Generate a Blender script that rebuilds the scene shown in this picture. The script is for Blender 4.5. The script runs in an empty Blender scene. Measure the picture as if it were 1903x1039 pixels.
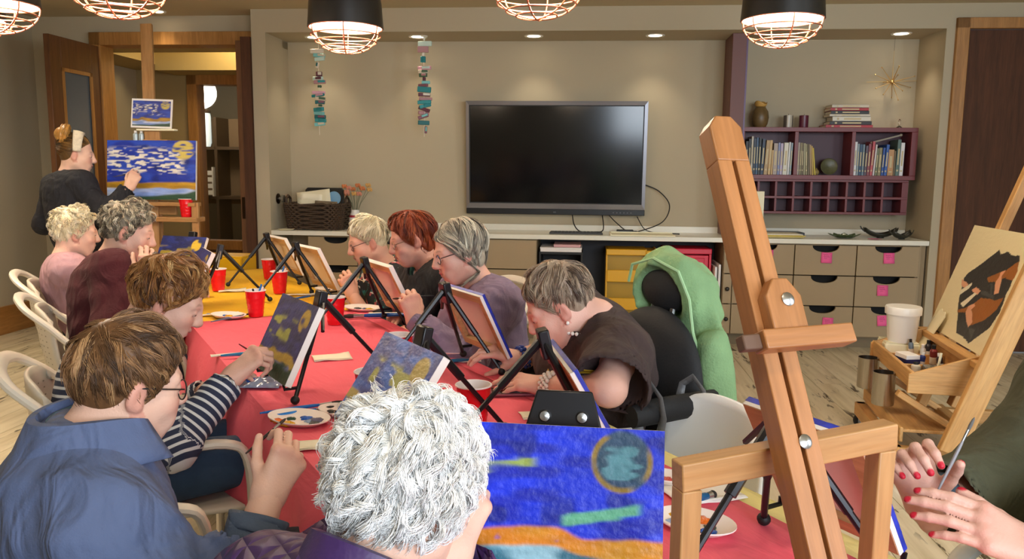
import bpy, bmesh, math, random
import numpy as np
from mathutils import Vector, Matrix
random.seed(7); RNG = np.random.default_rng(7)
C = bpy.context.scene.collection
SC = bpy.context.scene

# ------------------------------------------------------------------ camera
CAM_H = 1.39; FPX = 1480.0; PITCH = math.atan(199.5/1480); ROLL = .0096
_F = np.array([0, math.cos(PITCH), -math.sin(PITCH)])
_R0 = np.array([1., 0, 0]); _U0 = np.array([0, math.sin(PITCH), math.cos(PITCH)])
_R = _R0*math.cos(ROLL)+_U0*math.sin(ROLL); _U = _U0*math.cos(ROLL)-_R0*math.sin(ROLL)
cam = bpy.data.cameras.new('camera'); cam_o = bpy.data.objects.new('camera', cam); C.objects.link(cam_o)
cam.sensor_width = 36; cam.lens = FPX/1903*36; cam.clip_start = .02; cam.clip_end = 60
cam_o.matrix_world = Matrix(((_R[0], _U[0], -_F[0], 0), (_R[1], _U[1], -_F[1], 0), (_R[2], _U[2], -_F[2], CAM_H), (0, 0, 0, 1)))
SC.camera = cam_o

# ------------------------------------------------------------------ world, lights, exposure
SC.view_settings.view_transform = 'Standard'; SC.view_settings.look = 'None'
SC.view_settings.gamma = 1; SC.view_settings.use_curve_mapping = False
SC.view_settings.exposure = 0.3
wd = bpy.data.worlds.new('world'); SC.world = wd; wd.use_nodes = True
wd.node_tree.nodes['Background'].inputs[0].default_value = (.62, .78, 1, 1)
wd.node_tree.nodes['Background'].inputs[1].default_value = .6
def lamp(name, kind, loc, energy, col, look=None, size=.1, sizey=None, spot=None, blend=.6):
    l = bpy.data.lights.new(name, kind); l.energy = energy; l.color = col
    if kind == 'AREA':
        l.size = size
        if sizey: l.shape = 'RECTANGLE'; l.size_y = sizey
    else: l.shadow_soft_size = size
    if kind == 'SPOT': l.spot_size = math.radians(spot); l.spot_blend = blend
    o = bpy.data.objects.new(name, l); C.objects.link(o); o.location = loc
    if look is not None: o.rotation_euler = (Vector(look)-Vector(loc)).to_track_quat('-Z', 'Y').to_euler()
    return o
WARM = (1, .85, .64); DAY = (.80, .90, 1)
lamp('window_daylight', 'AREA', (1.85, -2.38, 1.85), 185, DAY, (1.2, 3, .9), 3.0, 1.6)
lamp('window_daylight_side', 'AREA', (4.55, .3, 1.7), 95, DAY, (0, 2.2, .8), 2.0, 1.5)

# ------------------------------------------------------------------ coordinates of the photograph's places
def V3(*a): return np.array(a, float)
def ray(px, py): return _F+_R*(px-951.5)/FPX-_U*(py-519.5)/FPX
CAMP = V3(0, 0, CAM_H)
def atY(px, py, Y):
    d = ray(px, py); return CAMP+d*(Y/d[1])
def atZ(px, py, z):
    d = ray(px, py); return CAMP+d*((z-CAM_H)/d[2])
WA = math.radians(5.1)
WE = V3(math.cos(WA), -math.sin(WA), 0); WN = V3(math.sin(WA), math.cos(WA), 0); WO = V3(0, 6.552, 0)
def W(s, d, z): return WO+WE*s+WN*d+V3(0, 0, z)          # back wall frame: along, beyond the counter front, up
TU = V3(.4942, -.8694, 0); TN = V3(.8694, .4942, 0); TO = V3(-1.35, 3.3, 0); TZ = .74
def T(t, n, z=TZ): return TO+TU*t+TN*n+V3(0, 0, z)         # table frame: along, across, up
def frame(o, x, y):
    x = Vector(x).normalized(); y = Vector(y); z = x.cross(y).normalized(); y = z.cross(x)
    return Matrix(((x[0], y[0], z[0], o[0]), (x[1], y[1], z[1], o[1]), (x[2], y[2], z[2], o[2]), (0, 0, 0, 1)))
def WM(s, d, z): return frame(W(s, d, z), WE, WN)           # x along wall, y away from camera, z up
def TM(t, n, z=TZ, rot=0):                                  # x along table (towards camera), y across to the right, rotated about z
    return frame(T(t, n, z), TU, TN) @ Matrix.Rotation(rot, 4, 'Z')

# ------------------------------------------------------------------ materials
def lin(h):
    if isinstance(h, str):
        h = h.lstrip('#'); h = [int(h[i:i+2], 16)/255 for i in (0, 2, 4)]
    return tuple(c/12.92 if c <= .04045 else ((c+.055)/1.055)**2.4 for c in h[:3])
class NT:
    def __init__(s, m): s.t = m.node_tree; s.n = s.t.nodes; s.b = s.n['Principled BSDF']
    def new(s, k, **kw):
        x = s.n.new(k)
        for a, b in kw.items(): setattr(x, a, b)
        return x
    def link(s, a, b): s.t.links.new(a, b)
    def mix(s, fac, a, b, mode='MIX'):
        x = s.new('ShaderNodeMix', data_type='RGBA', blend_type=mode)
        for i, v in ((0, fac), (6, a), (7, b)):
            if hasattr(v, 'links') or hasattr(v, 'is_linked'): s.link(v, x.inputs[i])
            else: x.inputs[i].default_value = v if i == 0 else (*v[:3], 1)
        return x.outputs[2]
    def ramp(s, fac, stops, interp='LINEAR'):
        r = s.new('ShaderNodeValToRGB'); r.color_ramp.interpolation = interp
        e = r.color_ramp.elements
        while len(e) < len(stops): e.new(.5)
        for el, (p, c) in zip(e, stops): el.position = p; el.color = (*c[:3], 1)
        s.link(fac, r.inputs[0]); return r.outputs[0]
    def coord(s, kind='Object', scale=(1, 1, 1), rot=(0, 0, 0)):
        c = s.new('ShaderNodeTexCoord'); m = s.new('ShaderNodeMapping')
        m.inputs['Scale'].default_value = scale; m.inputs['Rotation'].default_value = rot
        s.link(c.outputs[kind], m.inputs[0]); return m.outputs[0]
    def noise(s, vec, scale, detail=4, rough=.55, dist=0):
        x = s.new('ShaderNodeTexNoise'); x.inputs['Scale'].default_value = scale
        x.inputs['Detail'].default_value = detail; x.inputs['Roughness'].default_value = rough; x.inputs['Distortion'].default_value = dist
        if vec is not None: s.link(vec, x.inputs['Vector'])
        return x.outputs[0]
    def bump(s, h, strength, dist=.01):
        x = s.new('ShaderNodeBump'); x.inputs['Strength'].default_value = strength; x.inputs['Distance'].default_value = dist
        s.link(h, x.inputs['Height']); s.link(x.outputs[0], s.b.inputs['Normal'])
MATS = {}
def mat(name, col='808080', rough=.5, metal=0., var=.0, vs=8, bump=0., bs=40, emit=None, es=1, alpha=1, trans=0, spec=.5, attr=None, sheen=0, sss=0, stretch=(1, 1, 1), coat=0):
    if name in MATS: return MATS[name]
    m = bpy.data.materials.new(name); m.use_nodes = True; MATS[name] = m; t = NT(m); b = t.b
    c = lin(col); b.inputs['Base Color'].default_value = (*c, 1)
    b.inputs['Roughness'].default_value = rough; b.inputs['Metallic'].default_value = metal
    b.inputs['Specular IOR Level'].default_value = spec
    if trans: b.inputs['Transmission Weight'].default_value = trans
    if sheen: b.inputs['Sheen Weight'].default_value = sheen
    if coat: b.inputs['Coat Weight'].default_value = coat
    if sss:
        b.inputs['Subsurface Weight'].default_value = sss; b.inputs['Subsurface Radius'].default_value = (.012, .005, .003)
    if emit: b.inputs['Emission Color'].default_value = (*lin(emit), 1); b.inputs['Emission Strength'].default_value = es
    src = None
    if attr:
        a = t.new('ShaderNodeAttribute', attribute_name=attr); src = a.outputs['Color']
        t.link(src, b.inputs['Base Color'])
    if var or bump: vec = t.coord('Object', stretch)
    if var:
        n = t.noise(vec, vs)
        lo = t.ramp(n, [(.3, (1-var,)*3), (.7, (1+var*.0,)*3)])
        t.link(t.mix(1.0, src if src is not None else c, lo, 'MULTIPLY'), b.inputs['Base Color'])
    if bump: t.bump(t.noise(vec, bs, 3), bump, .01)
    return m
def wood(name, a, b_, rough=.5, scale=1, axis=2, bump=.08):
    if name in MATS: return MATS[name]
    m = bpy.data.materials.new(name); m.use_nodes = True; MATS[name] = m; t = NT(m)
    sc = [14, 14, 14]; sc[axis] = 1.0
    v = t.coord('Object', [x*scale for x in sc])
    n = t.noise(v, 2.2, 6, .6, .6); n2 = t.noise(v, 9, 3)
    c = t.ramp(n, [(.3, lin(a)), (.68, lin(b_))])
    c = t.mix(.35, c, t.ramp(n2, [(.35, (.55,)*3), (.6, (1,)*3)]), 'MULTIPLY')
    t.link(c, t.b.inputs['Base Color']); t.b.inputs['Roughness'].default_value = rough
    t.bump(n2, bump, .005)
    return m

# ------------------------------------------------------------------ mesh building
class MB:
    def __init__(s): s.v = []; s.f = []; s.m = []; s.cur = 0
    def add(s, vs, fs):
        o = len(s.v); s.v += [tuple(map(float, p)) for p in vs]
        s.f += [tuple(i+o for i in f) for f in fs]; s.m += [s.cur]*len(fs); return s
    def box(s, c, d, R=None):
        h = [x/2 for x in d]; P = [Vector((sx*h[0], sy*h[1], sz*h[2])) for sz in (-1, 1) for sy in (-1, 1) for sx in (-1, 1)]
        if R is not None: P = [R @ p for p in P]
        c = Vector(c)
        return s.add([p+c for p in P], [(0, 2, 3, 1), (4, 5, 7, 6), (0, 1, 5, 4), (2, 6, 7, 3), (0, 4, 6, 2), (1, 3, 7, 5)])
    def b2(s, lo, hi): return s.box([(a+b)/2 for a, b in zip(lo, hi)], [abs(b-a) for a, b in zip(lo, hi)])
    def beam(s, a, b, w, h, up=(0, 0, 1)):
        a = Vector(a); b = Vector(b); y = (b-a); L = y.length; y.normalize(); u = Vector(up)
        x = y.cross(u)
        if x.length < 1e-4: x = y.cross(Vector((1, 0, 0)))
        x.normalize(); z = x.cross(y)
        R = Matrix((x, y, z)).transposed()
        return s.box((a+b)/2, (w, L, h), R)
    def tube(s, pts, r, n=8, closed=False, flat=1.0, cap=True, up=None):
        P = [Vector(p) for p in pts]; N = len(P)
        rs = r if hasattr(r, '__len__') else [r]*N
        vs = []; prev = None
        for i in range(N):
            if closed: t = P[(i+1) % N]-P[i-1]
            else: t = P[min(i+1, N-1)]-P[max(i-1, 0)]
            t.normalize()
            if up is not None: x = Vector(up)
            else: x = prev if prev is not None else (Vector((0, 0, 1)) if abs(t.z) < .9 else Vector((1, 0, 0)))
            x = (x-t*x.dot(t))
            if x.length < 1e-6: x = t.orthogonal()
            x.normalize(); prev = x; y = t.cross(x)
            for k in range(n):
                a = 2*math.pi*k/n; vs.append(P[i]+x*(math.cos(a)*rs[i])+y*(math.sin(a)*rs[i]*flat))
        fs = []
        for i in range(N if closed else N-1):
            j = (i+1) % N
            for k in range(n):
                l = (k+1) % n; fs.append((i*n+k, i*n+l, j*n+l, j*n+k))
        if cap and not closed: fs += [tuple(range(n-1, -1, -1)), tuple((N-1)*n+k for k in range(n))]
        return s.add(vs, fs)
    def lathe(s, prof, n=24, c=(0, 0, 0), caps=True, R=None):
        c = Vector(c); vs = []; fs = []; N = len(prof)
        for r, z in prof:
            for k in range(n):
                a = 2*math.pi*k/n; p = Vector((r*math.cos(a), r*math.sin(a), z))
                if R is not None: p = R @ p
                vs.append(p+c)
        for i in range(N-1):
            for k in range(n):
                l = (k+1) % n; fs.append((i*n+k, i*n+l, (i+1)*n+l, (i+1)*n+k))
        if caps: fs += [tuple(range(n-1, -1, -1)), tuple((N-1)*n+k for k in range(n))]
        return s.add(vs, fs)
    def prism(s, poly, M=None, t=.01, z0=0):      # polygon in xy, extruded along z
        n = len(poly); vs = [Vector((p[0], p[1], z0)) for p in poly]+[Vector((p[0], p[1], z0+t)) for p in poly]
        if M is not None: vs = [M @ v for v in vs]
        fs = [tuple(range(n-1, -1, -1)), tuple(range(n, 2*n))]+[(i, (i+1) % n, n+(i+1) % n, n+i) for i in range(n)]
        return s.add(vs, fs)
    def ball(s, c, r, n=10, m=7, R=None):
        r = (r,)*3 if not hasattr(r, '__len__') else r; c = Vector(c); vs = []; fs = []
        for i in range(m+1):
            a = math.pi*i/m
            for k in range(n):
                b = 2*math.pi*k/n; p = Vector((math.sin(a)*math.cos(b)*r[0], math.sin(a)*math.sin(b)*r[1], -math.cos(a)*r[2]))
                if R is not None: p = R @ p
                vs.append(p+c)
        for i in range(m):
            for k in range(n):
                l = (k+1) % n; fs.append((i*n+k, i*n+l, (i+1)*n+l, (i+1)*n+k))
        return s.add(vs, fs)
    def sheet(s, fn, nu, nv):                      # fn(u,v) -> point
        vs = [fn(i/nu, j/nv) for j in range(nv+1) for i in range(nu+1)]
        return s.add(vs, [(j*(nu+1)+i, j*(nu+1)+i+1, (j+1)*(nu+1)+i+1, (j+1)*(nu+1)+i) for j in range(nv) for i in range(nu)])
    def mesh(s, name, mats, smooth=35):
        me = bpy.data.meshes.new(name); me.from_pydata(s.v, [], s.f)
        for m in (mats if isinstance(mats, (list, tuple)) else [mats]): me.materials.append(m)
        if any(s.m): me.polygons.foreach_set('material_index', s.m)
        bm = bmesh.new(); bm.from_mesh(me); bmesh.ops.remove_doubles(bm, verts=bm.verts, dist=1e-6) if False else None
        bmesh.ops.recalc_face_normals(bm, faces=bm.faces); bm.to_mesh(me); bm.free()
        if smooth is not None:
            me.polygons.foreach_set('use_smooth', [True]*len(me.polygons))
            me.set_sharp_from_angle(angle=math.radians(smooth))
        return me
def link(name, me, parent=None, bevel=0, solid=0, sub=0):
    o = bpy.data.objects.new(name, me); C.objects.link(o)
    if parent is not None: o.parent = parent
    if solid: m = o.modifiers.new('s', 'SOLIDIFY'); m.thickness = solid; m.offset = 0
    if sub: m = o.modifiers.new('u', 'SUBSURF'); m.levels = m.render_levels = sub
    if bevel:
        m = o.modifiers.new('b', 'BEVEL'); m.width = bevel; m.segments = 2; m.limit_method = 'ANGLE'; m.angle_limit = math.radians(40)
    return o
def part(name, mb, mats, parent, label=None, bevel=0, smooth=35, solid=0, sub=0):
    o = link(name, mb.mesh(name, mats, smooth), parent, bevel, solid, sub)
    if label: o['label'] = label
    return o
def thing(name, label, cat, M=None, group=None):
    o = bpy.data.objects.new(name, None); C.objects.link(o); o.empty_display_size = .05
    if M is not None: o.matrix_world = M if isinstance(M, Matrix) else Matrix.Translation(Vector(M))
    o['label'] = label; o['category'] = cat
    if group: o['group'] = group
    return o
def tag(o, label, cat, group=None):
    o['label'] = label; o['category'] = cat
    if group: o['group'] = group
    return o
def struct(name, mb, mats, parent=None, bevel=0, smooth=35):
    o = link(name, mb.mesh(name, mats, smooth), parent, bevel)
    o['kind'] = 'structure'; return o
def dup(root, M, label=None, group=None):
    r = root.copy(); C.objects.link(r); r.parent = None; r.matrix_world = M
    if label: r['label'] = label
    if group: r['group'] = group
    for ch in root.children:
        c = ch.copy(); C.objects.link(c); c.parent = r
        for g in ch.children:
            d = g.copy(); C.objects.link(d); d.parent = c
    return r
def np_mesh(name, v, f, mats, smooth=True, attrs=None):
    """v (N,3), f (M,4) or (M,3) numpy"""
    me = bpy.data.meshes.new(name); k = f.shape[1]
    me.vertices.add(len(v)); me.vertices.foreach_set('co', np.ascontiguousarray(v, np.float32).ravel())
    me.loops.add(f.size); me.loops.foreach_set('vertex_index', np.ascontiguousarray(f, np.int32).ravel())
    me.polygons.add(len(f)); me.polygons.foreach_set('loop_start', np.arange(0, f.size, k, dtype=np.int32))
    me.polygons.foreach_set('loop_total', np.full(len(f), k, np.int32))
    for m in (mats if isinstance(mats, (list, tuple)) else [mats]): me.materials.append(m)
    me.update(calc_edges=True); me.validate()
    if smooth: me.polygons.foreach_set('use_smooth', np.ones(len(me.polygons), bool))
    for n, (kind, arr) in (attrs or {}).items():
        a = me.attributes.new(n, kind, 'POINT')
        if kind == 'FLOAT_COLOR':
            if arr.shape[1] == 3: arr = np.hstack([arr, np.ones((len(arr), 1))])
            a.data.foreach_set('color', np.ascontiguousarray(arr, np.float32).ravel())
        elif kind == 'FLOAT_VECTOR': a.data.foreach_set('vector', np.ascontiguousarray(arr, np.float32).ravel())
        else: a.data.foreach_set('value', np.ascontiguousarray(arr, np.float32).ravel())
    return me
# ------------------------------------------------------------------ the room
wallm = mat('wall_paint', 'b4a78d', .85, bump=.04, bs=160)
ceilm = mat('ceiling_paint', 'c2b494', .9, bump=.04, bs=120)
oak = wood('oak_trim', '9a6a34', 'b98448', .45, 1, 2)
oakh = wood('oak_trim_across', '8a5f30', 'a87840', .45, 1, 0)
walnut = wood('walnut_door', '45260f', '5a331a', .75, 1, 2)
walnut_l = wood('walnut_leaf', '5a3820', '734a2a', .45, 1, 2)
M0 = WM(0, 0, 0)
def wstruct(name, boxes, m, bevel=0, parent=None):
    mb = MB()
    for lo, hi in boxes: mb.b2(lo, hi)
    o = struct(name, mb, m, parent, bevel)
    if parent is None: o.matrix_world = M0
    return o
SL, SR, DN = -4.25, 4.95, -9.2
# floor of separate vinyl planks
fm = bpy.data.materials.new('vinyl_plank'); fm.use_nodes = True; t = NT(fm)
g = t.new('ShaderNodeNewGeometry'); mp = t.new('ShaderNodeMapping'); mp.inputs['Rotation'].default_value = (0, 0, WA)
t.link(g.outputs['Position'], mp.inputs[0])
oi = t.new('ShaderNodeObjectInfo')
ad = t.new('ShaderNodeVectorMath', operation='ADD'); t.link(mp.outputs[0], ad.inputs[0])
cb = t.new('ShaderNodeCombineXYZ'); mul = t.new('ShaderNodeMath', operation='MULTIPLY'); mul.inputs[1].default_value = 37
t.link(oi.outputs['Random'], mul.inputs[0]); t.link(mul.outputs[0], cb.inputs[2]); t.link(cb.outputs[0], ad.inputs[1])
def sv(sx, sy):
    m = t.new('ShaderNodeMapping'); m.inputs['Scale'].default_value = (sx, sy, 1); t.link(ad.outputs[0], m.inputs[0]); return m.outputs[0]
base = t.ramp(t.noise(sv(3, .8), 2, 4), [(.3, lin('c2b391')), (.7, lin('dccfae'))])
base = t.mix(.6, base, t.ramp(t.noise(sv(24, 1.6), 1, 5), [(.3, lin('a8987a')), (.6, lin('d5cab2'))]))
streak = t.noise(sv(30, 4.6), 1.0, 3, .6, .8)
patch = t.ramp(t.noise(sv(3.0, 1.2), 1.3, 2), [(.44, (0, 0, 0)), (.58, (1, 1, 1))])
sm = t.ramp(streak, [(.575, (0, 0, 0)), (.615, (1, 1, 1))])
mk = t.mix(1, sm, patch, 'MULTIPLY')
base = t.mix(mk, base, lin('4e4230'))
t.link(base, t.b.inputs['Base Color']); t.b.inputs['Roughness'].default_value = .38
fl = wstruct('floor', [((SL, DN, -.08), (SR, 3.0, -.014)), ((-8, 2.0, -.08), (SL, 6.2, -.014)), ((SL, 3.0, -.08), (-2.0, 6.2, -.014))], mat('floor_screed', '857a66', .8))
pmesh = MB().b2((-.0985, -.7485, -.012), (.0985, .7485, 0)).mesh('plank', fm)
n = 0
for i in range(44):
    s_ = SL+.1+.2*i
    off = (i*.47) % 1.5
    for j in range(8):
        d_ = 1.9-off-1.5*j-.75
        X_, Y_ = W(s_, d_, 0)[:2]
        if d_-.75 > .3 or Y_ < -.3 or abs(X_) > Y_*.70+1.6 or n >= 298: continue
        p = link('plank', pmesh, fl); p.location = (s_, d_, 0); p['kind'] = 'structure'; n += 1
        if d_+.75 > .26 and s_ > -3.8 and s_ < -2.1: pass
wstruct('ceiling', [((SL, DN, 2.69), (SR, .8, 2.8))], ceilm)
wstruct('wall_left', [((SL-.12, DN, -.05), (SL, 1.96, 2.75))], wallm)
wstruct('wall_right', [((SR, -5.2, -.05), (SR+.12, .3, 2.75)), ((SR, DN, -.05), (SR+.12, -7.3, 2.75)), ((SR, -7.3, -.05), (SR+.12, -5.2, .9)), ((SR, -7.3, 2.5), (SR+.12, -5.2, 2.75))], wallm)
wstruct('wall_near', [((SL, DN-.1, -.05), (SR, DN, .9)), ((SL, DN-.1, 2.5), (SR, DN, 2.75)), ((SL, DN-.1, .9), (.9, DN, 2.5)), ((4.25, DN-.1, .9), (SR, DN, 2.5))], wallm)
# far wall: pier, alcove with soffit, wall right of it
wstruct('wall_back', [((-2.17, 0, 0), (-2.05, .52, 2.69)), ((-2.17, .50, 0), (3.42, .62, 2.69)), ((3.30, 0, 0), (3.365, .52, 2.69)), ((3.365, 0, 2.58), (4.95, .15, 2.69)),
                      ((4.58, 0, 0), (4.95, .15, 2.69)), ((-2.05, 0, 2.505), (3.30, .50, 2.69))], wallm)
wstruct('wall_hall', [((SL, .25, 0), (-3.70, .37, 2.69)), ((-3.70, .25, 2.55), (-2.17, .37, 2.69))], wallm)
wstruct('baseboard_left', [((SL, -7, 0), (SL+.02, .25, .235))], wood('oak_base', '9a6a34', 'b98448', .4, 1, 1), .004)
wstruct('baseboard_hall', [((SL, .232, 0), (-3.70, .25, .235))], oakh, .004)
# right door
wstruct('trim_1', [((3.365, -.03, 0), (3.46, .06, 2.58)), ((3.365, -.03, 2.50), (4.58, .06, 2.58)), ((4.50, -.03, 0), (4.58, .06, 2.58))], oak, .005)
d = wstruct('door_1', [((3.465, .02, .01), (4.495, .065, 2.495))], walnut, .003)
mb = MB().tube([(4.40, .02, 1.0), (4.40, -.05, 1.0), (4.28, -.05, 1.0)], .01); part('door_handle', mb, mat('brass_dark', '8a7448', .35, 1), d)
# doorway to the hall at the left
wstruct('trim_2', [((-3.70, .19, 0), (-3.60, .39, 2.55)), ((-3.70, .19, 2.44), (-2.17, .39, 2.55))], oak, .004)
def leaf(name, s, d0, d1, m):
    o = bpy.data.objects.new(name, None); C.objects.link(o); o.matrix_world = M0; o['kind'] = 'structure'
    t_ = .045; y0, y1 = min(d0, d1), max(d0, d1)
    for nm, a, b in (('stile', (s, y0, .02), (s+t_, y0+.14, 2.43)), ('stile', (s, y1-.14, .02), (s+t_, y1, 2.43)), ('rail', (s, y0+.14, 2.19), (s+t_, y1-.14, 2.43)), ('rail', (s, y0+.14, .02), (s+t_, y1-.14, .3))):
        part(nm, MB().b2(a, b), m, o, bevel=.003)
    g = part('pane', MB().b2((s+.018, y0+.14, .3), (s+.026, y1-.14, 2.19)), mat('frosted_pane', '8f98a0', .12, spec=.8, trans=.55), o)
    mb = MB(); w = .03
    for x in (s-.004, s+t_-.008):
        mb.b2((x, y0+.14, .3), (x+.012, y0+.14+w, 2.19)); mb.b2((x, y1-.14-w, .3), (x+.012, y1-.14, 2.19)); mb.b2((x, y0+.14, 2.16), (x+.012, y1-.14, 2.19))
    part('glazing_bead', mb, oak, o)
    return o
leaf('door_2', -3.66, -.46, .22, walnut_l)
d3 = wstruct('door_3', [((-2.30, -.02, .02), (-2.255, .25, 2.44))], walnut_l, .003)
part('door_edge', MB().b2((-2.255, -.025, .02), (-2.175, .25, 2.47)), walnut, d3)
part('latch_plate', MB().b2((-2.285, -.028, .98), (-2.262, -.018, 1.16)), mat('bronze_plate', '3a2c20', .35, 1), d3)
# hall beyond
hallw = mat('hall_wall', 'a08a5e', .85); dark = mat('dark_void', '2a241c', .8)
wstruct('wall_hall_right', [((-2.17, .62, 0), (-2.05, 6.2, 2.9)), ((-2.42, 1.86, 0), (-2.17, 1.96, 2.6)), ((SL, 1.86, 0), (-3.64, 1.96, 2.6)), ((-3.64, 1.86, 2.42), (-2.42, 1.96, 2.6)), ((-3.64, 1.86, 0), (-2.42, 1.96, .60))], hallw)
wstruct('ceiling_hall', [((SL, .37, 2.44), (-3.78, 1.9, 2.5)), ((-3.78, .37, 2.44), (-2.05, .62, 2.5)), ((-3.78, 1.40, 2.38), (-2.05, 1.9, 2.5)), ((-3.84, .55, 2.85), (-2.05, 1.5, 2.9)), ((-3.78, 1.40, 2.5), (-2.05, 1.46, 2.85)), ((-3.84, .55, 2.5), (-3.78, 1.46, 2.85)), ((-8, 1.96, 2.75), (-2.05, 6.2, 2.85))], mat('hall_ceiling', 'b09a66', .9))
wstruct('wall_far_room', [((-8, 6.1, 0), (-2.05, 6.2, 2.85)), ((-8.1, 1.96, 0), (-8, 6.2, 2.85)), ((-8, 1.9, 0), (SL, 1.96, 2.85))], mat('far_room_wall', '9a9484', .9))
tr = wstruct('trim_3', [((-3.66, 1.80, 0), (-3.55, 1.98, 2.44)), ((-2.58, 1.80, 0), (-2.42, 1.98, 2.44)), ((-3.66, 1.80, 2.28), (-2.42, 1.98, 2.44)), ((-3.66, 1.80, .52), (-2.42, 1.98, .62))], oak, .004)
wstruct('window_1', [((-3.55, 1.88, .62), (-2.58, 1.89, 2.28))], mat('window_glass', 'ffffff', .03, trans=1, spec=.4))
wstruct('wall_hall_panel', [((-3.64, 1.83, 0), (-2.42, 1.87, .53))], walnut_l)
sw = tag(link('switch_plate', MB().b2((-2.39, 1.845, 1.46), (-2.23, 1.862, 1.58)).mesh('switch_plate', mat('bronze_plate'))), 'dark bronze switch plate on the olive hall wall', 'switch'); sw.matrix_world = M0
# things seen through the hall window
fr = thing('display_shelf', 'dark display shelf seen through the hall window', 'shelf', WM(-4.85, 4.4, 0))
for z in (1.0, 1.68): part('shelf_board', MB().b2((-.75, -.2, z-.02), (.75, .2, z+.02)), mat('shelf_dark', '4a3a28', .5), fr)
for x in (-.74, .74, .35): part('upright', MB().b2((x-.02, -.2, 0), (x+.02, .2, 2.1)), mat('shelf_dark'), fr)
part('back_panel', MB().b2((-.75, .19, .9), (.75, .2, 2.1)), mat('shelf_back', '7a6448', .7), fr)
v = thing('glass_lantern', 'pale glass lantern glowing on the display shelf in the hall', 'lantern', WM(-4.72, 4.3, 1.70))
part('body', MB().lathe([(.09, 0), (.11, .06), (.11, .42), (.1, .46)], 16), mat('lantern_glass', 'e8f2f0', .25, emit='e8f4f0', es=.55), v)
part('cap', MB().lathe([(.11, .46), (.11, .5), (.02, .53)], 16), mat('shelf_dark'), v)
v = thing('black_box', 'black angular box on the display shelf behind the small print', 'box', WM(-5.22, 4.35, 1.70))
part('body', MB().b2((-.2, -.15, 0), (.15, .15, .33)), mat('matte_black', '141414', .6), v); part('lid', MB().prism([(-.2, .33), (.15, .33), (.05, .42), (-.2, .42)], Matrix.Rotation(math.pi/2, 4, 'X'), .28, -.14), mat('matte_black'), v)
v = thing('white_crate', 'white slatted crate on the lower shelf in the hall', 'crate', WM(-4.70, 4.3, 1.02))
for k in range(4): part('slat', MB().b2((-.17, -.14, .02+.09*k), (.17, -.12, .08+.09*k)), mat('white_paint', 'dedcd2', .5), v)
for x in (-.17, .15): part('post', MB().b2((x, -.14, 0), (x+.02, .14, .4)), mat('white_paint'), v)
v = thing('track_lamp', 'small white track lamp hanging in the room beyond the hall', 'lamp', WM(-4.45, 3.3, 2.10))
part('cord', MB().tube([(0, 0, .1), (0, 0, .6)], .006, 6), mat('matte_black'), v)
part('shade', MB().lathe([(.02, .1), (.03, .1), (.075, 0), (.07, 0)], 14, caps=False), mat('white_paint'), v)
part('bulb', MB().ball((0, 0, .02), .035), mat('lamp_glow', 'fff4dc', .5, emit='ffe9c0', es=14), v)
o = tag(link('light_strip', MB().b2((-1.0, -.03, 0), (1.2, .03, .03)).mesh('light_strip', mat('strip_glow', 'fff2d8', .5, emit='ffe8c0', es=3.5))), 'bright light strip along the ceiling of the room beyond the hall', 'light'); o.matrix_world = WM(-4.6, 4.9, 2.62); part('housing', MB().b2((-1.02, -.045, .03), (1.22, .045, .05)), mat('white_paint'), o)
lamp('hall_cove', 'POINT', W(-2.8, 1.0, 2.7), 20, (1, .82, .5), size=.15)
lamp('far_room', 'POINT', W(-4.3, 3.4, 2.35), 34, (1, .86, .68), size=.2)

# ------------------------------------------------------------------ recessed lights
def downlight(s, d, z, e, label, spot=95):
    t_ = thing('recessed_light', label, 'light', WM(s, d, z), 'recessed ceiling lights')
    part('trim_ring', MB().lathe([(.055, -.001), (.075, -.006), (.08, 0), (.05, .0)], 20, caps=False), mat('white_paint'), t_)
    part('lens', MB().lathe([(.0, -.003), (.054, -.003)], 20, caps=False), mat('downlight_lens', 'fff6e0', .5, emit='ffeccc', es=9), t_)
    p = W(s, d, z-.03); lamp('downlight', 'SPOT', p, e, WARM, p-V3(0, 0, 1), .05, spot=spot, blend=.8)
for s, dd, lb in ((-1.72, .24, 'recessed light in the soffit behind the second hanging lamp'), (-.83, .24, 'recessed light in the soffit above the longer paper garland'), (.14, .24, 'recessed light in the soffit above the television, left of two'),
              (1.13, .24, 'recessed light in the soffit above the television, right of two'), (3.05, .22, 'recessed light in the soffit above the starburst ornament')):
    downlight(s, dd, 2.505, 9, lb)
downlight(-3.0, .05, 2.69, 8, 'recessed ceiling light above the instructor easel')
for i, (s, dd) in enumerate(((-3.3, -1.6), (-2.4, -3.4), (-3.2, -4.6), (2.6, -2.4), (3.6, -5.4), (.6, -6.2), (-2.6, -6))):
    p = W(s, dd, 2.66); lamp('room_downlight', 'SPOT', p, 78 if i < 3 else 48, WARM, p-V3(0, 0, 1), .12, spot=130, blend=.9)

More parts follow.
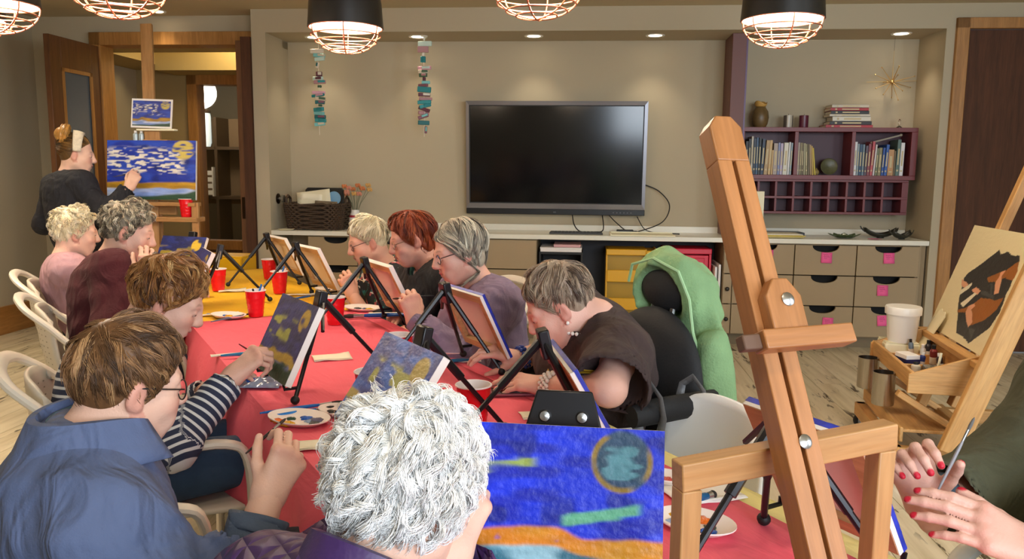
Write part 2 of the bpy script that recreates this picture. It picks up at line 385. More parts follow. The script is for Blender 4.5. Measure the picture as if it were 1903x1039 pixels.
# ------------------------------------------------------------------ pendants
blackm = mat('pendant_black', '1c1a18', .35, bump=.02); copper = mat('copper_wire', 'd88a70', .42, 1)
shade_in = mat('pendant_white', 'f6efe0', .6)
def pendant(x, y, z, label, e=19, r=.178):
    t_ = thing('pendant_lamp', label, 'lamp', (x, y, z), 'caged pendant lamps over the table')
    prof = [(.03, .40), (.05, .39), (.10, .37), (.135, .33), (.150, .27)]
    for k in range(4): zz = .235-.022*k; prof += [(.153+.0035*k, zz), (.158+.0035*k, zz-.008), (.153+.0035*k, zz-.016)]
    prof += [(.17, .11), (.174, .05), (r, .0), (r-.004, 0)]
    part('shade', MB().lathe([(a*r/.178, b) for a, b in prof], 40, caps=False), blackm, t_)
    part('inner_shade', MB().lathe([(r-.005, .001), (.165, .08), (.145, .2), (.08, .34), (.0, .36)], 32, caps=False), shade_in, t_)
    part('stem', MB().tube([(0, 0, .39), (0, 0, 2.69-z)], .008, 8), blackm, t_)
    part('canopy', MB().lathe([(.06, 2.69-z), (.06, 2.665-z), (.012, 2.65-z)], 20), blackm, t_)
    part('bulb', MB().lathe([(0, .035), (.07, .04), (.10, .07), (.09, .11), (.03, .16), (.02, .3)], 20, caps=False), mat('bulb_glow', 'fff3da', .5, emit='fff0d4', es=20), t_)
    part('diffuser', MB().lathe([(.0, .028), (r-.012, .028)], 32, caps=False), mat('diffuser_glow', 'fff6e6', .5, emit='fff2da', es=2.6), t_)
    dep = .118
    ring = lambda q: [((r-.006)*math.sqrt(max(0, 1-(q)**2))*math.cos(a), (r-.006)*math.sqrt(max(0, 1-q**2))*math.sin(a), -dep*q) for a in np.linspace(0, 2*math.pi, 30, endpoint=False)]
    for q in (.0, .30, .55, .76, .9): part('cage_ring', MB().tube(ring(q), .0032, 6, closed=True), copper, t_)
    a0 = x*3.1
    for k in range(3):
        a = a0+k*math.pi/3
        part('cage_rib', MB().tube([((r-.006)*math.cos(u)*math.cos(a), (r-.006)*math.cos(u)*math.sin(a), -dep*math.sin(u)) for u in np.linspace(0, math.pi, 17)], .0034, 6), copper, t_)
    lamp('pendant_light', 'POINT', (x, y, z-.02), e, WARM, size=.09)
for x, y, l in ((-.80, 3.90, 'black domed pendant lamp with copper cage left of the television'), (1.17, 3.60, 'black domed pendant lamp with copper cage right of the television'),
                (.08, 3.0, 'pendant lamp whose copper cage hangs above the television'), (-1.47, 3.06, 'pendant lamp whose copper cage hangs above the instructor'),
                (-2.17, 3.43, 'pendant lamp at the left edge with glowing white rim'), (-2.52, 3.75, 'pendant lamp cut off at the far left edge')):
    pendant(x, y, 2.06, l)
# ------------------------------------------------------------------ counter and cabinets along the far wall
taupe = mat('drawer_taupe', 'a08a68', .55); taupe_d = mat('cabinet_side', '8d7858', .6); inside = mat('drawer_shade', '1a1612', .8)
top = link('worktop', MB().b2((-2.045, -.02, .846), (3.29, .50, .884)).mesh('worktop', mat('worktop_white', 'e6e2d2', .3)), bevel=.003)
top.matrix_world = M0; tag(top, 'long off-white worktop running under the wall television', 'worktop')
part('backsplash', MB().b2((-2.045, .478, .884), (3.29, .498, .935)), mat('worktop_white'), top)
def drawer_front(w, h, notch=True):
    p = []
    if notch:
        r = w*.22; d = h*.235
        p = [(-w/2, -h/2), (w/2, -h/2), (w/2, h/2), (r, h/2)]
        for k in range(1, 12):
            a = math.pi*k/12; p.append((r*math.cos(a), h/2-d*math.sin(a)**.8))
        p += [(-r, h/2), (-w/2, h/2)]
    else: p = [(-w/2, -h/2), (w/2, -h/2), (w/2, h/2), (-w/2, h/2)]
    return MB().prism(p, Matrix.Rotation(math.pi/2, 4, 'X'), .02)
def cabinet(s0, s1, label, cols, rows=3, notch=True, knob=False, name='drawer_cabinet'):
    c = thing(name, label, 'cabinet', WM(s0, 0, 0)); w = (s1-s0)
    part('carcass', MB().b2((0, .03, .09), (.018, .47, .845)).b2((w-.018, .03, .09), (w, .47, .845)).b2((0, .45, .09), (w, .47, .845)).b2((0, .03, .09), (w, .47, .105)).b2((0, .032, .83), (w, .47, .844)), taupe_d, c)
    part('interior_shade', MB().b2((.02, .12, .11), (w-.02, .14, .83)), inside, c)  # near-black sheet: the shade behind the drawer fronts, put in as colour
    part('plinth', MB().b2((0, .07, 0), (w, .1, .09)), mat('plinth', '75664c', .6), c)
    cw = (w-.01*0)/cols; hh = .742/rows
    for i in range(cols):
        for j in range(rows):
            o = part('drawer', drawer_front(cw-.008, hh-.008, notch), taupe, c, bevel=.0015)
            o.location = (cw*(i+.5), .025, .842-hh*(j+.5)-.003)
            if knob:
                k = part('knob', MB().ball((0, -.035, hh*.0), (.018, .014, .018)), mat('knob_dark', '1d1712', .3), o)
    return c
cabinet(.202-.485*4, .202-.485, 'taupe drawer cabinet with half-moon cutouts at the left, behind the seated women', 3)
cabinet(.202-.485, .202, 'plain taupe drawer cabinet under the left end of the television', 1, 3, False)
cabinet(1.79, 3.235, 'taupe nine-drawer cabinet with half-moon cutouts and pink notes at the right', 3)
cabinet(1.715, 1.79, 'narrow cream cabinet with dark round knobs beside the open knee space', 1, 3, False, True)
side = tag(link('cabinet_filler', MB().b2((3.236, .03, 0), (3.285, .47, .845)).mesh('cabinet_filler', taupe_d)), 'narrow taupe filler panel closing the right end of the drawers', 'panel'); side.matrix_world = M0
part('edge_strip', MB().b2((3.236, .024, .0), (3.25, .03, .845)), taupe, side)
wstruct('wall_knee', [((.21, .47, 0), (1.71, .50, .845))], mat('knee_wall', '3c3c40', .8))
# pink notes
def note(s, z, d, label, rot=0):
    o = tag(link('sticky_note', MB().sheet(lambda u, v: (-.042+.084*u, -.010*(1-v)**2, -.042+.084*v), 3, 4).mesh('sticky_note', mat('note_pink', 'f0609a', .7)), solid=.001), label, 'note', 'pink notes on the drawers')
    o.matrix_world = WM(s, d, z) @ Matrix.Rotation(rot, 4, 'Y')
    mb = MB()
    for k, (a, b) in enumerate(((-.026, .012), (-.024, .02), (-.02, .004))):
        mb.tube([(a+(b-a)*q, -.0025-.0005*k, .022-.014*k+.003*math.sin(q*17+k)) for q in np.linspace(0, 1, 9)], .0011, 4)
    part('handwriting', mb, mat('pen_grey', '7a3050', .7), o)
for px, py, lb, r in ((1427, 474, 'pink note on the top left drawer beside the wooden easel mast', 0), (1536, 479, 'pink note on the top middle drawer', .03), (1652, 480, 'pink note on the top right drawer', -.02),
                      (1640, 540, 'pink note on the right drawer of the middle row', 0), (1538, 600, 'pink note on the bottom middle drawer', .04), (1640, 596, 'pink note on the bottom right drawer', -.05)):
    rr = ray(px, py); tt = float(np.dot(WO+WN*.0-CAMP, WN)/np.dot(rr, WN)); q = CAMP+rr*tt-WO
    note(float(q @ WE), float(q[2]), .001, lb, r)
# things in the knee space
k = thing('storage_rack', 'black open rack with white boxes on top under the worktop', 'rack', WM(.40, .24, 0))
bk = mat('matte_black')
for x in (-.18, .165): part('side_panel', MB().b2((x, -.2, 0), (x+.015, .2, .74)), bk, k)
for z in (.04, .38, .72): part('rack_shelf', MB().b2((-.165, -.2, z), (.165, .2, z+.018)), bk, k)
part('back_panel', MB().b2((-.165, .18, .05), (.165, .2, .72)), bk, k)
o = tag(link('flat_box', MB().b2((-.17, -.19, 0), (.17, .15, .035)).mesh('flat_box', mat('paper_white', 'e9e4e0', .7)), bevel=.003), 'flat white box on the black rack under the worktop', 'box'); o.matrix_world = WM(.40, .22, .74)
part('lid', MB().b2((-.173, -.193, .024), (.173, .153, .037)), mat('paper_white'), o, bevel=.002)
o = tag(link('pink_box', MB().b2((-.11, -.15, 0), (.11, .15, .02)).mesh('pink_box', mat('box_pink', 'd8a8a8', .7)), bevel=.003), 'flat pale pink box on top of the white box', 'box'); o.matrix_world = WM(.45, .2, .778)
part('lid', MB().b2((-.112, -.152, .012), (.112, .152, .022)), mat('box_pink'), o, bevel=.002)
o = tag(link('crumpled_bag', MB().ball((0, 0, .09), (.045, .03, .09), 12, 9).mesh('crumpled_bag', mat('foil', 'd8d8d4', .3, .6, bump=.6, bs=40))), 'small crumpled silvery bag on the black rack', 'bag'); o.matrix_world = WM(.49, .09, .40)
for v in o.data.vertices: v.co *= 1+.25*math.sin(v.co.x*150+v.co.z*90)*math.cos(v.co.y*130)
part('knot', MB().lathe([(.012, .17), (.006, .185), (.022, .215)], 10), mat('foil'), o)
def drawer_tower(name, s, w, h, n, col, trans, label, openfrom=9):
    c = thing(name, label, 'drawers', WM(s, .12, 0)); fm_ = mat(name+'_frame', col, .4); dm = mat(name+'_drawer', trans, .3)
    z0 = .02; hh = (h-.06)/n
    for x in (-w/2, w/2-.02): part('side', MB().b2((x, 0, z0), (x+.02, .3, h)), fm_, c, bevel=.004)
    part('cap', MB().b2((-w/2, -.015, h-.045), (w/2, .31, h)), fm_, c, bevel=.006)
    part('back', MB().b2((-w/2+.02, .28, z0), (w/2-.02, .3, h-.04)), fm_, c)
    for i in range(n):
        z = z0+hh*i
        part('rail', MB().b2((-w/2+.02, -.012, z), (w/2-.02, .28, z+.02)), fm_, c, bevel=.003)
        if i < openfrom:
            part('drawer', MB().b2((-w/2+.026, -.008, z+.026), (w/2-.026, .01, z+hh*.62)).b2((-w/2+.026, -.02, z+hh*.62-.012), (w/2-.026, -.004, z+hh*.66)), dm, c, bevel=.004)
        else:
            part('tray', MB().b2((-w/2+.026, -.008, z+.026), (w/2-.026, .01, z+hh*.92)).b2((-w/2+.06, -.02, z+hh*.35), (w/2-.06, -.006, z+hh*.8)), fm_, c, bevel=.004)
    return c
def bin_tower(s, w, h, label):
    c = thing('yellow_bins', label, 'drawers', WM(s, .12, 0)); fm_ = mat('bin_yellow', 'e0a800', .4); dm = mat('bin_yellow_deep', 'b08a08', .45)
    for x in (-w/2, w/2-.1, w/2-.012): part('side', MB().b2((x, 0, .02), (x+.012, .3, h)), fm_, c)
    part('narrow_front', MB().b2((w/2-.09, -.004, .02), (w/2-.012, .004, h-.05)), dm, c)
    part('cap', MB().b2((-w/2, -.015, h-.05), (w/2-.095, .3, h)), fm_, c, bevel=.005); part('cap', MB().b2((w/2-.09, -.01, h-.065), (w/2, .3, h-.01)), fm_, c, bevel=.005)
    zz = .02
    for i in range(3):
        part('bin_front', MB().b2((-w/2+.01, -.012, zz), (w/2-.1, .004, zz+.1)), fm_, c, bevel=.004)
        part('bin_inside', MB().b2((-w/2+.01, .05, zz), (w/2-.1, .06, zz+.235)), dm, c); part('bin_floor', MB().b2((-w/2+.01, .0, zz), (w/2-.1, .28, zz+.01)), dm, c)
        zz += .235
bin_tower(.985, .42, .765, 'tall yellow stacking bins under the worktop behind the green hooded jacket')
drawer_tower('red_storage_cart', 1.445, .385, .78, 4, 'd01838', 'a04058', 'red storage cart under the worktop beside the white boards', 3)
for i, (s, h) in enumerate(((1.665, .64), (1.695, .66))):
    o = tag(link('white_board', MB().b2((-.009, -.18, 0), (.009, .2, h)).mesh('white_board', mat('paper_white')), bevel=.002), ('white board leaning beside the red drawer cart', 'second white board, nearest the cream cabinet')[i], 'board'); o.matrix_world = WM(s, .22, 0)
# ------------------------------------------------------------------ television
tv = thing('television', 'large black wall television with silver bezel above the worktop', 'television', WM(.329, .40, 1.51) @ Matrix.Rotation(math.radians(3.2), 4, 'X'))
w, h = .772, .482; silver = mat('tv_silver', '9a9aa2', .3, .8)
def quadbar(o4, i4, y): return MB().add([(p[0], y, p[1]) for p in o4]+[(p[0], y-.012, p[1]) for p in i4]+[(p[0], y+.03, p[1]) for p in o4]+[(p[0], y+.03, p[1]) for p in i4], [(0, 1, 5, 4), (1, 2, 6, 5), (2, 3, 7, 6), (3, 0, 4, 7)][:0])
wi, hi, hb = w-.028, h-.035, -h+.095
def bezel(a, b, c_, d_):
    vs = [(p[0], -.02, p[1]) for p in (a, b)]+[(p[0], -.028, p[1]) for p in (c_, d_)]+[(p[0], .03, p[1]) for p in (a, b, c_, d_)]
    return MB().add(vs, [(0, 1, 2, 3), (4, 7, 6, 5), (0, 4, 5, 1), (1, 5, 6, 2), (2, 6, 7, 3), (3, 7, 4, 0)])
hbo = -h+.05
for a in (((-w, h), (w, h), (wi, hi), (-wi, hi)), ((w, h), (w, hbo), (wi, hb), (wi, hi)), ((-w, hbo), (-w, h), (-wi, hi), (-wi, hb)), ((w, hbo), (-w, hbo), (-wi, hb), (wi, hb))): part('bezel', bezel(*a), silver, tv, smooth=None)
part('screen', MB().b2((-wi-.002, -.016, hb-.002), (wi+.002, .02, hi+.002)), mat('tv_screen', '0a0b0d', .13, spec=.5), tv)
part('inner_edge', MB().b2((-wi-.001, -.02, hb), (-wi+.008, -.01, hi)).b2((wi-.008, -.02, hb), (wi, -.01, hi)).b2((-wi, -.02, hi-.008), (wi, -.01, hi)).b2((-wi, -.02, hb), (wi, -.01, hb+.008)), bk, tv)
part('speaker_bar', MB().b2((-w, -.024, -h), (w, .03, hbo)), mat('tv_black', '121214', .35), tv, bevel=.004)
part('back_housing', MB().b2((-.62, .03, -.4), (.62, .065, .4)), mat('tv_black'), tv)
mb = MB()
for i in range(6): mb.b2((.5+.03*i, -.0265, -h+.02), (.512+.03*i, -.024, -h+.028))
mb.b2((-.012, -.0265, -h+.018), (.012, -.024, -h+.026)); part('control_button', mb, mat('grey_button', '5a5a60', .5), tv)
# cables and keyboard under the television
def cord(name, pts, r, label, m=None, n=40):
    from mathutils import geometry
    P = [Vector(p) for p in pts]; out = []
    for i in range(len(P)-1):
        p0 = P[max(i-1, 0)]; p3 = P[min(i+2, len(P)-1)]
        for k in range(n//(len(P)-1)+1):
            u = k/(n//(len(P)-1)+1)
            out.append(.5*((2*P[i])+(-p0+P[i+1])*u+(2*p0-5*P[i]+4*P[i+1]-p3)*u*u+(-p0+3*P[i]-3*P[i+1]+p3)*u**3))
    out.append(P[-1])
    o = tag(link(name, MB().tube(out, r, 6).mesh(name, m or bk)), label, 'cable'); o.matrix_world = M0; return o
cord('cable', [(1.08, .47, 1.30), (1.22, .45, 1.24), (1.31, .40, 1.12), (1.25, .36, .98), (1.05, .32, .90), (.95, .30, .89)], .005, 'black cable looping from the right side of the television to the worktop')
cord('cable', [(.48, .45, 1.06), (.50, .36, .95), (.56, .28, .893), (.68, .27, .893), (.75, .33, .91), (.74, .44, 1.04)], .005, 'black cable hanging in a loop under the television')
cord('cable', [(.78, .42, 1.05), (.86, .36, .97), (.96, .3, .90), (1.1, .22, .892), (1.25, .25, .892), (1.38, .2, .892)], .005, 'black cable trailing right along the worktop under the television')
cord('cable', [(1.04, .42, 1.02), (1.1, .34, .92), (1.2, .28, .892), (1.32, .2, .892), (1.2, .16, .892), (1.05, .2, .893), (.98, .26, .892)], .004, 'tangled thin black cable right of the power brick')
o = tag(link('power_brick', MB().b2((-.07, -.03, 0), (.07, .03, .035)).mesh('power_brick', mat('tv_black')), bevel=.006), 'black power brick on the worktop below the television', 'adapter'); o.matrix_world = WM(.93, .24, .884)
part('plug', MB().b2((.07, -.012, .008), (.1, .012, .026)), bk, o)
kb = thing('keyboard', 'dark computer keyboard on the worktop below the television', 'keyboard', WM(.52, .14, .884))
part('base', MB().b2((-.22, -.07, 0), (.22, .07, .014)), mat('kb_base', '3a3a3a', .5), kb, bevel=.003)
ks = MB()
for r_ in range(5):
    for c_ in range(14): ks.b2((-.21+.03*c_, -.062+.025*r_, .014), (-.184+.03*c_, -.041+.025*r_, .019))
o = part('keys', ks, mat('kb_key', '262626', .5), kb); o['kind'] = 'stuff'
o = tag(link('white_tray', MB().b2((-.26, -.12, 0), (.26, .14, .012)).mesh('white_tray', mat('paper_cream', 'efe8c8', .6)), bevel=.003), 'flat cream board lying on the worktop right of the keyboard', 'board'); o.matrix_world = WM(1.06, .08, .884)
part('raised_edge', MB().b2((-.26, .125, .012), (.26, .14, .02)).b2((-.26, -.12, .012), (-.25, .125, .02)), mat('paper_cream'), o)
# ------------------------------------------------------------------ maroon shelves and the panel beside them
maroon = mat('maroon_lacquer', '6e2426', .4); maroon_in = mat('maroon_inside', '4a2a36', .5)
pn = tag(link('side_panel_upright', MB().b2((1.735, .15, .885), (1.85, .495, 2.505)).mesh('p', mat('plum_panel', '6c4038', .5)), bevel=.003), 'tall plum upright panel left of the maroon bookshelf', 'panel'); pn.matrix_world = M0; pn.name = 'upright_panel'
part('edge_band', MB().b2((1.845, .148, .885), (1.858, .17, 2.505)), mat('plum_edge', '5a3a66', .4), pn)
bs = thing('bookshelf', 'maroon wall bookshelf with three open compartments', 'shelf', WM(0, .25, 0))
D = .24
part('shelf_board', MB().b2((1.86, 0, 1.74), (3.25, D, 1.775)), maroon, bs, bevel=.002); part('shelf_board', MB().b2((1.86, 0, 1.355), (3.25, D, 1.39)), maroon, bs, bevel=.002)
for a, b in ((1.86, 1.885), (2.285, 2.315), (2.735, 2.765), (3.20, 3.25)): part('divider', MB().b2((a, 0, 1.39), (b, D, 1.74)), maroon, bs, bevel=.002)
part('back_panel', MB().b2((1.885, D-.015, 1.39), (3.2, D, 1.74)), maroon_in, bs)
pg = thing('pigeonhole_shelf', 'maroon pigeonhole unit of small square holes below the bookshelf', 'shelf', WM(0, .28, 0))
D = .20; s0, s1 = 1.87, 3.215
for z in (1.07, 1.196, 1.335): part('shelf_board', MB().b2((s0, 0, z), (s1, D, z+.02)), maroon, pg, bevel=.0015)
xs = [s0+.142*i for i in range(9)]+[3.165]
for i, x in enumerate(xs): part('divider', MB().b2((x, .002, 1.09), (x+(.05 if i == 9 else .018), D, 1.335)), maroon, pg, bevel=.0015)
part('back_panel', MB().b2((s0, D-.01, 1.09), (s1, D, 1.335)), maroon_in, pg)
# books: (width, height, depth, spine colour, lean)
page = mat('pages', 'e8dfc8', .8)
def book(M, w, h, dp, col, label, group, lean=0, flat=False):
    cv = mat('cover_'+col, col, .45)
    mb = MB().b2((0, 0, 0), (.0025 if w > .012 else .0015, dp, h)).b2((w-.0025, 0, 0), (w, dp, h)).b2((0, 0, 0), (w, .003, h))
    mb.cur = 1; mb.b2((.0022, .002, .004), (w-.0022, dp-.006, h-.004))
    mb.cur = 2
    if w > .014: mb.b2((w*.25, -.0008, h*.12), (w*.75, .001, h*.17)); mb.b2((w*.3, -.0008, h*.3), (w*.7, .001, h*.75))
    o = tag(link('book', mb.mesh('book', [cv, page, mat('spine_print', 'c8b890', .6)])), label, 'book', group)
    o.matrix_world = M @ Matrix.Rotation(lean, 4, 'Y'); return o
names = dict()
CN = {'10100f': 'black', 'c8beaa': 'cream', '22324a': 'navy', '3a5878': 'slate blue', '15253a': 'dark navy', 'b09060': 'tan', 'c8a468': 'buff', 'a8988c': 'taupe', 'b8a8c0': 'lilac', '8088b0': 'periwinkle', 'd8d4c4': 'ivory', 'e0e0e0': 'white', '90a0a8': 'pale grey',
      '8a8058': 'olive', '706040': 'khaki brown', 'a8a078': 'sage', 'b89a40': 'mustard', 'c8b020': 'yellow', '2a4a6a': 'deep blue', '8a4048': 'dusty red', 'c05058': 'rose red', '707858': 'moss', '1a4a9a': 'royal blue', '2858a8': 'bright blue', 'b88a58': 'light brown', '587068': 'grey green', 'd8d0d0': 'off-white', '584858': 'plum grey', '6a8090': 'steel blue'}
ORD = ['first', 'second', 'third', 'fourth', 'fifth', 'sixth', 'seventh', 'eighth', 'ninth', 'tenth', 'eleventh', 'twelfth', 'thirteenth', 'fourteenth', 'fifteenth', 'sixteenth', 'seventeenth', 'eighteenth', 'nineteenth', 'twentieth']
def row(s, z, d, items, where, group):
    for i, (w, h, col, ln) in enumerate(items):
        book(WM(s, d, z), w, h, .17, col, '%s book from the left in the %s, %s spine' % (ORD[i], where, CN[col]), group, ln); s += w+.0015+abs(math.sin(ln))*h*.12
row(1.90, 1.391, .27, [(.022, .27, '10100f', 0), (.02, .29, '10100f', 0), (.016, .31, 'c8beaa', 0), (.022, .295, '15253a', 0), (.016, .30, '3a5878', 0), (.02, .30, '10100f', .01), (.024, .29, '22324a', .03), (.03, .28, 'b09060', .05), (.022, .28, 'c8a468', .03), (.014, .2, 'c8a468', .02),
     (.034, .255, 'a8988c', 0), (.018, .26, '8088b0', 0), (.022, .255, 'b8a8c0', 0), (.036, .26, 'd8d4c4', .02), (.014, .265, 'e0e0e0', .02), (.016, .26, '90a0a8', .02)], 'left compartment', 'books in the left compartment')
row(2.318, 1.391, .27, [(.018, .262, 'a8988c', 0), (.015, .26, '8a8058', 0), (.016, .258, '706040', -.02), (.014, .256, 'a8a078', -.03), (.018, .25, '8a8058', -.05), (.014, .25, '706040', -.05), (.014, .245, 'b09060', -.07), (.012, .235, 'b89a40', -.09), (.012, .22, 'c8b020', -.12)][::1], 'middle compartment', 'books in the middle compartment')
row(2.768, 1.391, .27, [(.022, .27, 'e0e0e0', 0), (.016, .255, '90a0a8', 0), (.022, .25, '2a4a6a', 0), (.018, .25, '6a8090', 0), (.02, .24, '584858', .02), (.022, .255, '8a4048', .02), (.02, .275, 'c05058', .04), (.014, .25, 'd8d0d0', .05), (.018, .22, '707858', .03), (.026, .225, '8a8058', .02),
     (.02, .225, '1a4a9a', .03), (.024, .25, '2858a8', .04), (.046, .21, 'b88a58', 0), (.014, .2, '706040', 0), (.028, .29, '587068', .02), (.03, .265, 'e0e0e0', .01)], 'right compartment', 'books in the right compartment')
o = tag(link('wooden_bar', MB().beam((0, 0, 0), (.23, 0, .062), .012, .014, (0, 1, 0)).ball((.235, 0, .064), .012).mesh('wooden_bar', mat('grey_wood', '9a9080', .6))), 'slim grey bar lying slanted on top of the right books', 'bar'); o.matrix_world = WM(2.90, .30, 1.655)
cord('starburst_thread', [(3.07, .40, 2.505), (3.07, .40, 2.40)], .001, 'thin thread holding the starburst ornament').name = 'hanging_thread'
# stack of books on top of the shelf
z = 1.776
for i, (w, dp, h, col, lb, dx) in enumerate(((.37, .2, .022, 'b02030', 'red book at the bottom of the stack', .0), (.33, .19, .028, '2a2020', 'thick black book, second from the bottom of the stack', .01), (.30, .18, .036, 'd8d4c4', 'thick white book in the middle of the stack', .015), (.32, .18, .02, 'c8c0b0', 'thin pale book above the thick white one in the stack', .0),
                                (.30, .18, .024, '1c1c1c', 'black book under the red one near the top of the stack', .0), (.30, .18, .024, 'a82028', 'red book second from the top of the stack', -.005), (.29, .18, .024, 'c8beaa', 'cream book on the very top of the stack', .0))):
    o = book(WM(2.72+dx-w/2, .29, z+h) @ Matrix.Rotation(math.pi/2, 4, 'Y'), h, w, dp, col, lb, 'stacked books on the shelf top'); z += h+.001
v = thing('ceramic_jug', 'brown ceramic jug with a torn open rim on the shelf top', 'vase', WM(2.02, .35, 1.776))
jug = mat('jug_glaze', '7a6038', .4, var=.5, vs=14)
part('body', MB().lathe([(.045, 0), (.062, .03), (.07, .08), (.062, .13), (.04, .165), (.036, .175)], 24), jug, v)
rim = MB().sheet(lambda u, q: ((.038+.012*q)*math.cos(6.283*u), (.038+.012*q)*math.sin(6.283*u), .17+(.018+.028*abs(math.sin(2.2*math.pi*u+.4))**2)*q), 24, 4)
part('torn_rim', rim, mat('jug_rim', 'c89a50', .5), v, solid=.004)
for s, col, lb in ((2.245, '5a5048', 'grey and black candle cylinder on the shelf top'), (2.37, '5a1a30', 'dark purple candle cylinder on the shelf top')):
    c = thing('candle', lb, 'candle', WM(s, .34, 1.776)); part('body', MB().lathe([(.036, 0), (.037, .005), (.037, .098), (.03, .1)], 24), mat('candle_'+col, col, .35), c)
    if col[0] == '5' and col[1] == 'a' and col[2] == '5': part('silver_band', MB().sheet(lambda u, q: (.0376*math.sin(-.5+1.2*u), -.0376*math.cos(-.5+1.2*u), .1*q), 8, 1), mat('candle_silver', 'b8b0a0', .3), c)
    part('wick', MB().tube([(0, 0, .1), (.001, 0, .112)], .0015, 5), bk, c)
st = thing('starburst_ornament', 'gold wire starburst hanging above the right end of the shelf', 'ornament', WM(3.07, .40, 2.15)); gold = mat('gold_wire', 'c8a468', .35, .9)
part('hub', MB().ball((0, 0, 0), .018), gold, st)
for k in range(14):
    a = k*2.39996; zz = 1-2*(k+.5)/14; rr = math.sqrt(1-zz*zz); L = .13+.05*((k*7) % 3)/2; dv = Vector((rr*math.cos(a), rr*math.sin(a)*.7, zz))
    part('spike', MB().tube([dv*.01, dv*L], [.004, .0016], 6).ball(dv*L, .006, 6, 5), gold, st)
part('spike', MB().tube([(0, 0, 0), (0, 0, .25)], [.003, .0012], 6), gold, st); part('spike', MB().tube([(-.2, 0, 0), (.2, 0, .01)], [.002, .002], 6), gold, st)
v = thing('glass_figurine', 'tiny clear glass figurine on the right end of the shelf top', 'figurine', WM(3.13, .34, 1.776)); gl = mat('clear_glass', 'ffffff', .05, trans=1)
part('body', MB().lathe([(.02, 0), (.022, .006), (.006, .02), (.012, .04), (.008, .065), (.0, .075)], 14), gl, v); part('base', MB().lathe([(.024, 0), (.024, .005)], 14), gl, v)
v = thing('plate_disc', 'round olive dish standing on edge in the middle compartment', 'dish', WM(2.60, .37, 1.391+.068) @ Matrix.Rotation(math.radians(80), 4, 'X'))
part('dish', MB().lathe([(.0, .0), (.04, .001), (.055, .006), (.067, .014), (.069, .016), (.065, .018), (.05, .01), (0, .006)], 28, caps=False), mat('dish_olive', '5c5a3a', .4, var=.3, vs=30), v)
v = thing('seashell', 'small tan shell beside the olive dish', 'shell', WM(2.50, .36, 1.391)); part('shell', MB().ball((0, 0, .022), (.024, .018, .024), 12, 8), mat('shell_tan', 'a08850', .5, bump=.4, bs=60), v); part('tip', MB().lathe([(.012, .04), (.004, .055), (0, .06)], 10), mat('shell_tan'), v)
# right end of the worktop
v = thing('picture_block', 'cream and brown picture carton standing behind the wooden easel', 'carton', WM(1.95, .16, .885)); part('carton', MB().b2((-.07, -.05, 0), (.085, .05, .37)), mat('paper_cream'), v, bevel=.002); part('printed_front', MB().b2((-.068, -.0515, .01), (.083, -.0495, .14)), mat('carton_print', '9a7848', .6, var=.5, vs=25), v); part('dark_figure', MB().b2((-.03, -.053, .14), (.02, -.05, .36)), mat('carton_dark', '6a6450', .6), v)
for i, (dx, col, lb) in enumerate(((0, 'd8c890', 'cream folder at the bottom of the paper pile by the easel mast'), (.012, 'e8d070', 'yellow folder in the paper pile by the easel mast'), (-.01, 'f0e8d0', 'white paper sheets on top of the folder pile'))):
    o = tag(link('folder', MB().sheet(lambda u, q: (-.17+.34*u, -.12+.24*q, .004*math.sin(3*u)*q), 5, 4).mesh('folder', mat('folder_'+col, col, .7)), solid=.006), lb, 'folder'); o.matrix_world = WM(2.17+dx, .13, .892+.011*i)
o = tag(link('black_binder', MB().b2((-.16, -.1, 0), (.16, .1, .03)).mesh('black_binder', mat('tv_black')), bevel=.004), 'flat black binder behind the paper pile', 'binder'); o.matrix_world = WM(2.25, .36, .885); part('label_strip', MB().b2((-.1, -.102, .01), (.1, -.1, .02)), mat('grey_button'), o)
v = thing('leaf_dish', 'low glass dish with green leaf pattern on the worktop', 'dish', WM(2.69, .14, .885)); lg = mat('leaf_glass', '6f8058', .2, var=.5, vs=30, trans=.3)
for k in range(9):
    a = k*2*math.pi/9
    part('leaf', MB().sheet(lambda u, q: ((.04+.09*u)*math.cos(a+(q-.5)*.8*math.sin(math.pi*min(1, u*.9+.1))), (.03+.05*u)*math.sin(a+(q-.5)*.8*math.sin(math.pi*min(1, u*.9+.1))), .008+.03*u*u), 5, 4), lg, v, solid=.004)
part('bowl', MB().lathe([(.0, .002), (.06, .004), (.08, .012), (.075, .014), (0, .01)], 20, caps=False), lg, v)
o = tag(link('sticky_note', bpy.data.objects['sticky_note'].data, solid=.001), 'pink note lying on the edge of the worktop', 'note'); o.matrix_world = WM(2.885, .02, .889) @ Matrix.Rotation(-1.5, 4, 'X')
for i, (s, d_, sc, lb) in enumerate(((3.0, .22, 1.0, 'dark leaf-shaped bowl on the worktop, nearer the pink note'), (3.13, .12, .85, 'dark leaf-shaped bowl at the right end of the worktop'))):
    v = thing('leaf_bowl', lb, 'bowl', WM(s, d_, .886) @ Matrix.Rotation(.5*i, 4, 'Z') @ Matrix.Scale(sc, 4)); dm = mat('bowl_dark', '2e2e26', .35, bump=.3, bs=30)
    part('bowl', MB().sheet(lambda u, q: ((-.13+.26*u), (-.06+.12*q)*math.sin(math.pi*(u*.86+.07))**.7, .006+.05*abs(2*u-1)**2.2+.03*(2*q-1)**2), 10, 6), dm, v, solid=.006); part('stem', MB().tube([(-.12, 0, .05), (-.15, .01, .075), (-.16, .01, .095)], [.008, .006, .004], 6), dm, v); part('foot', MB().lathe([(.03, 0), (.025, .012)], 12), dm, v)
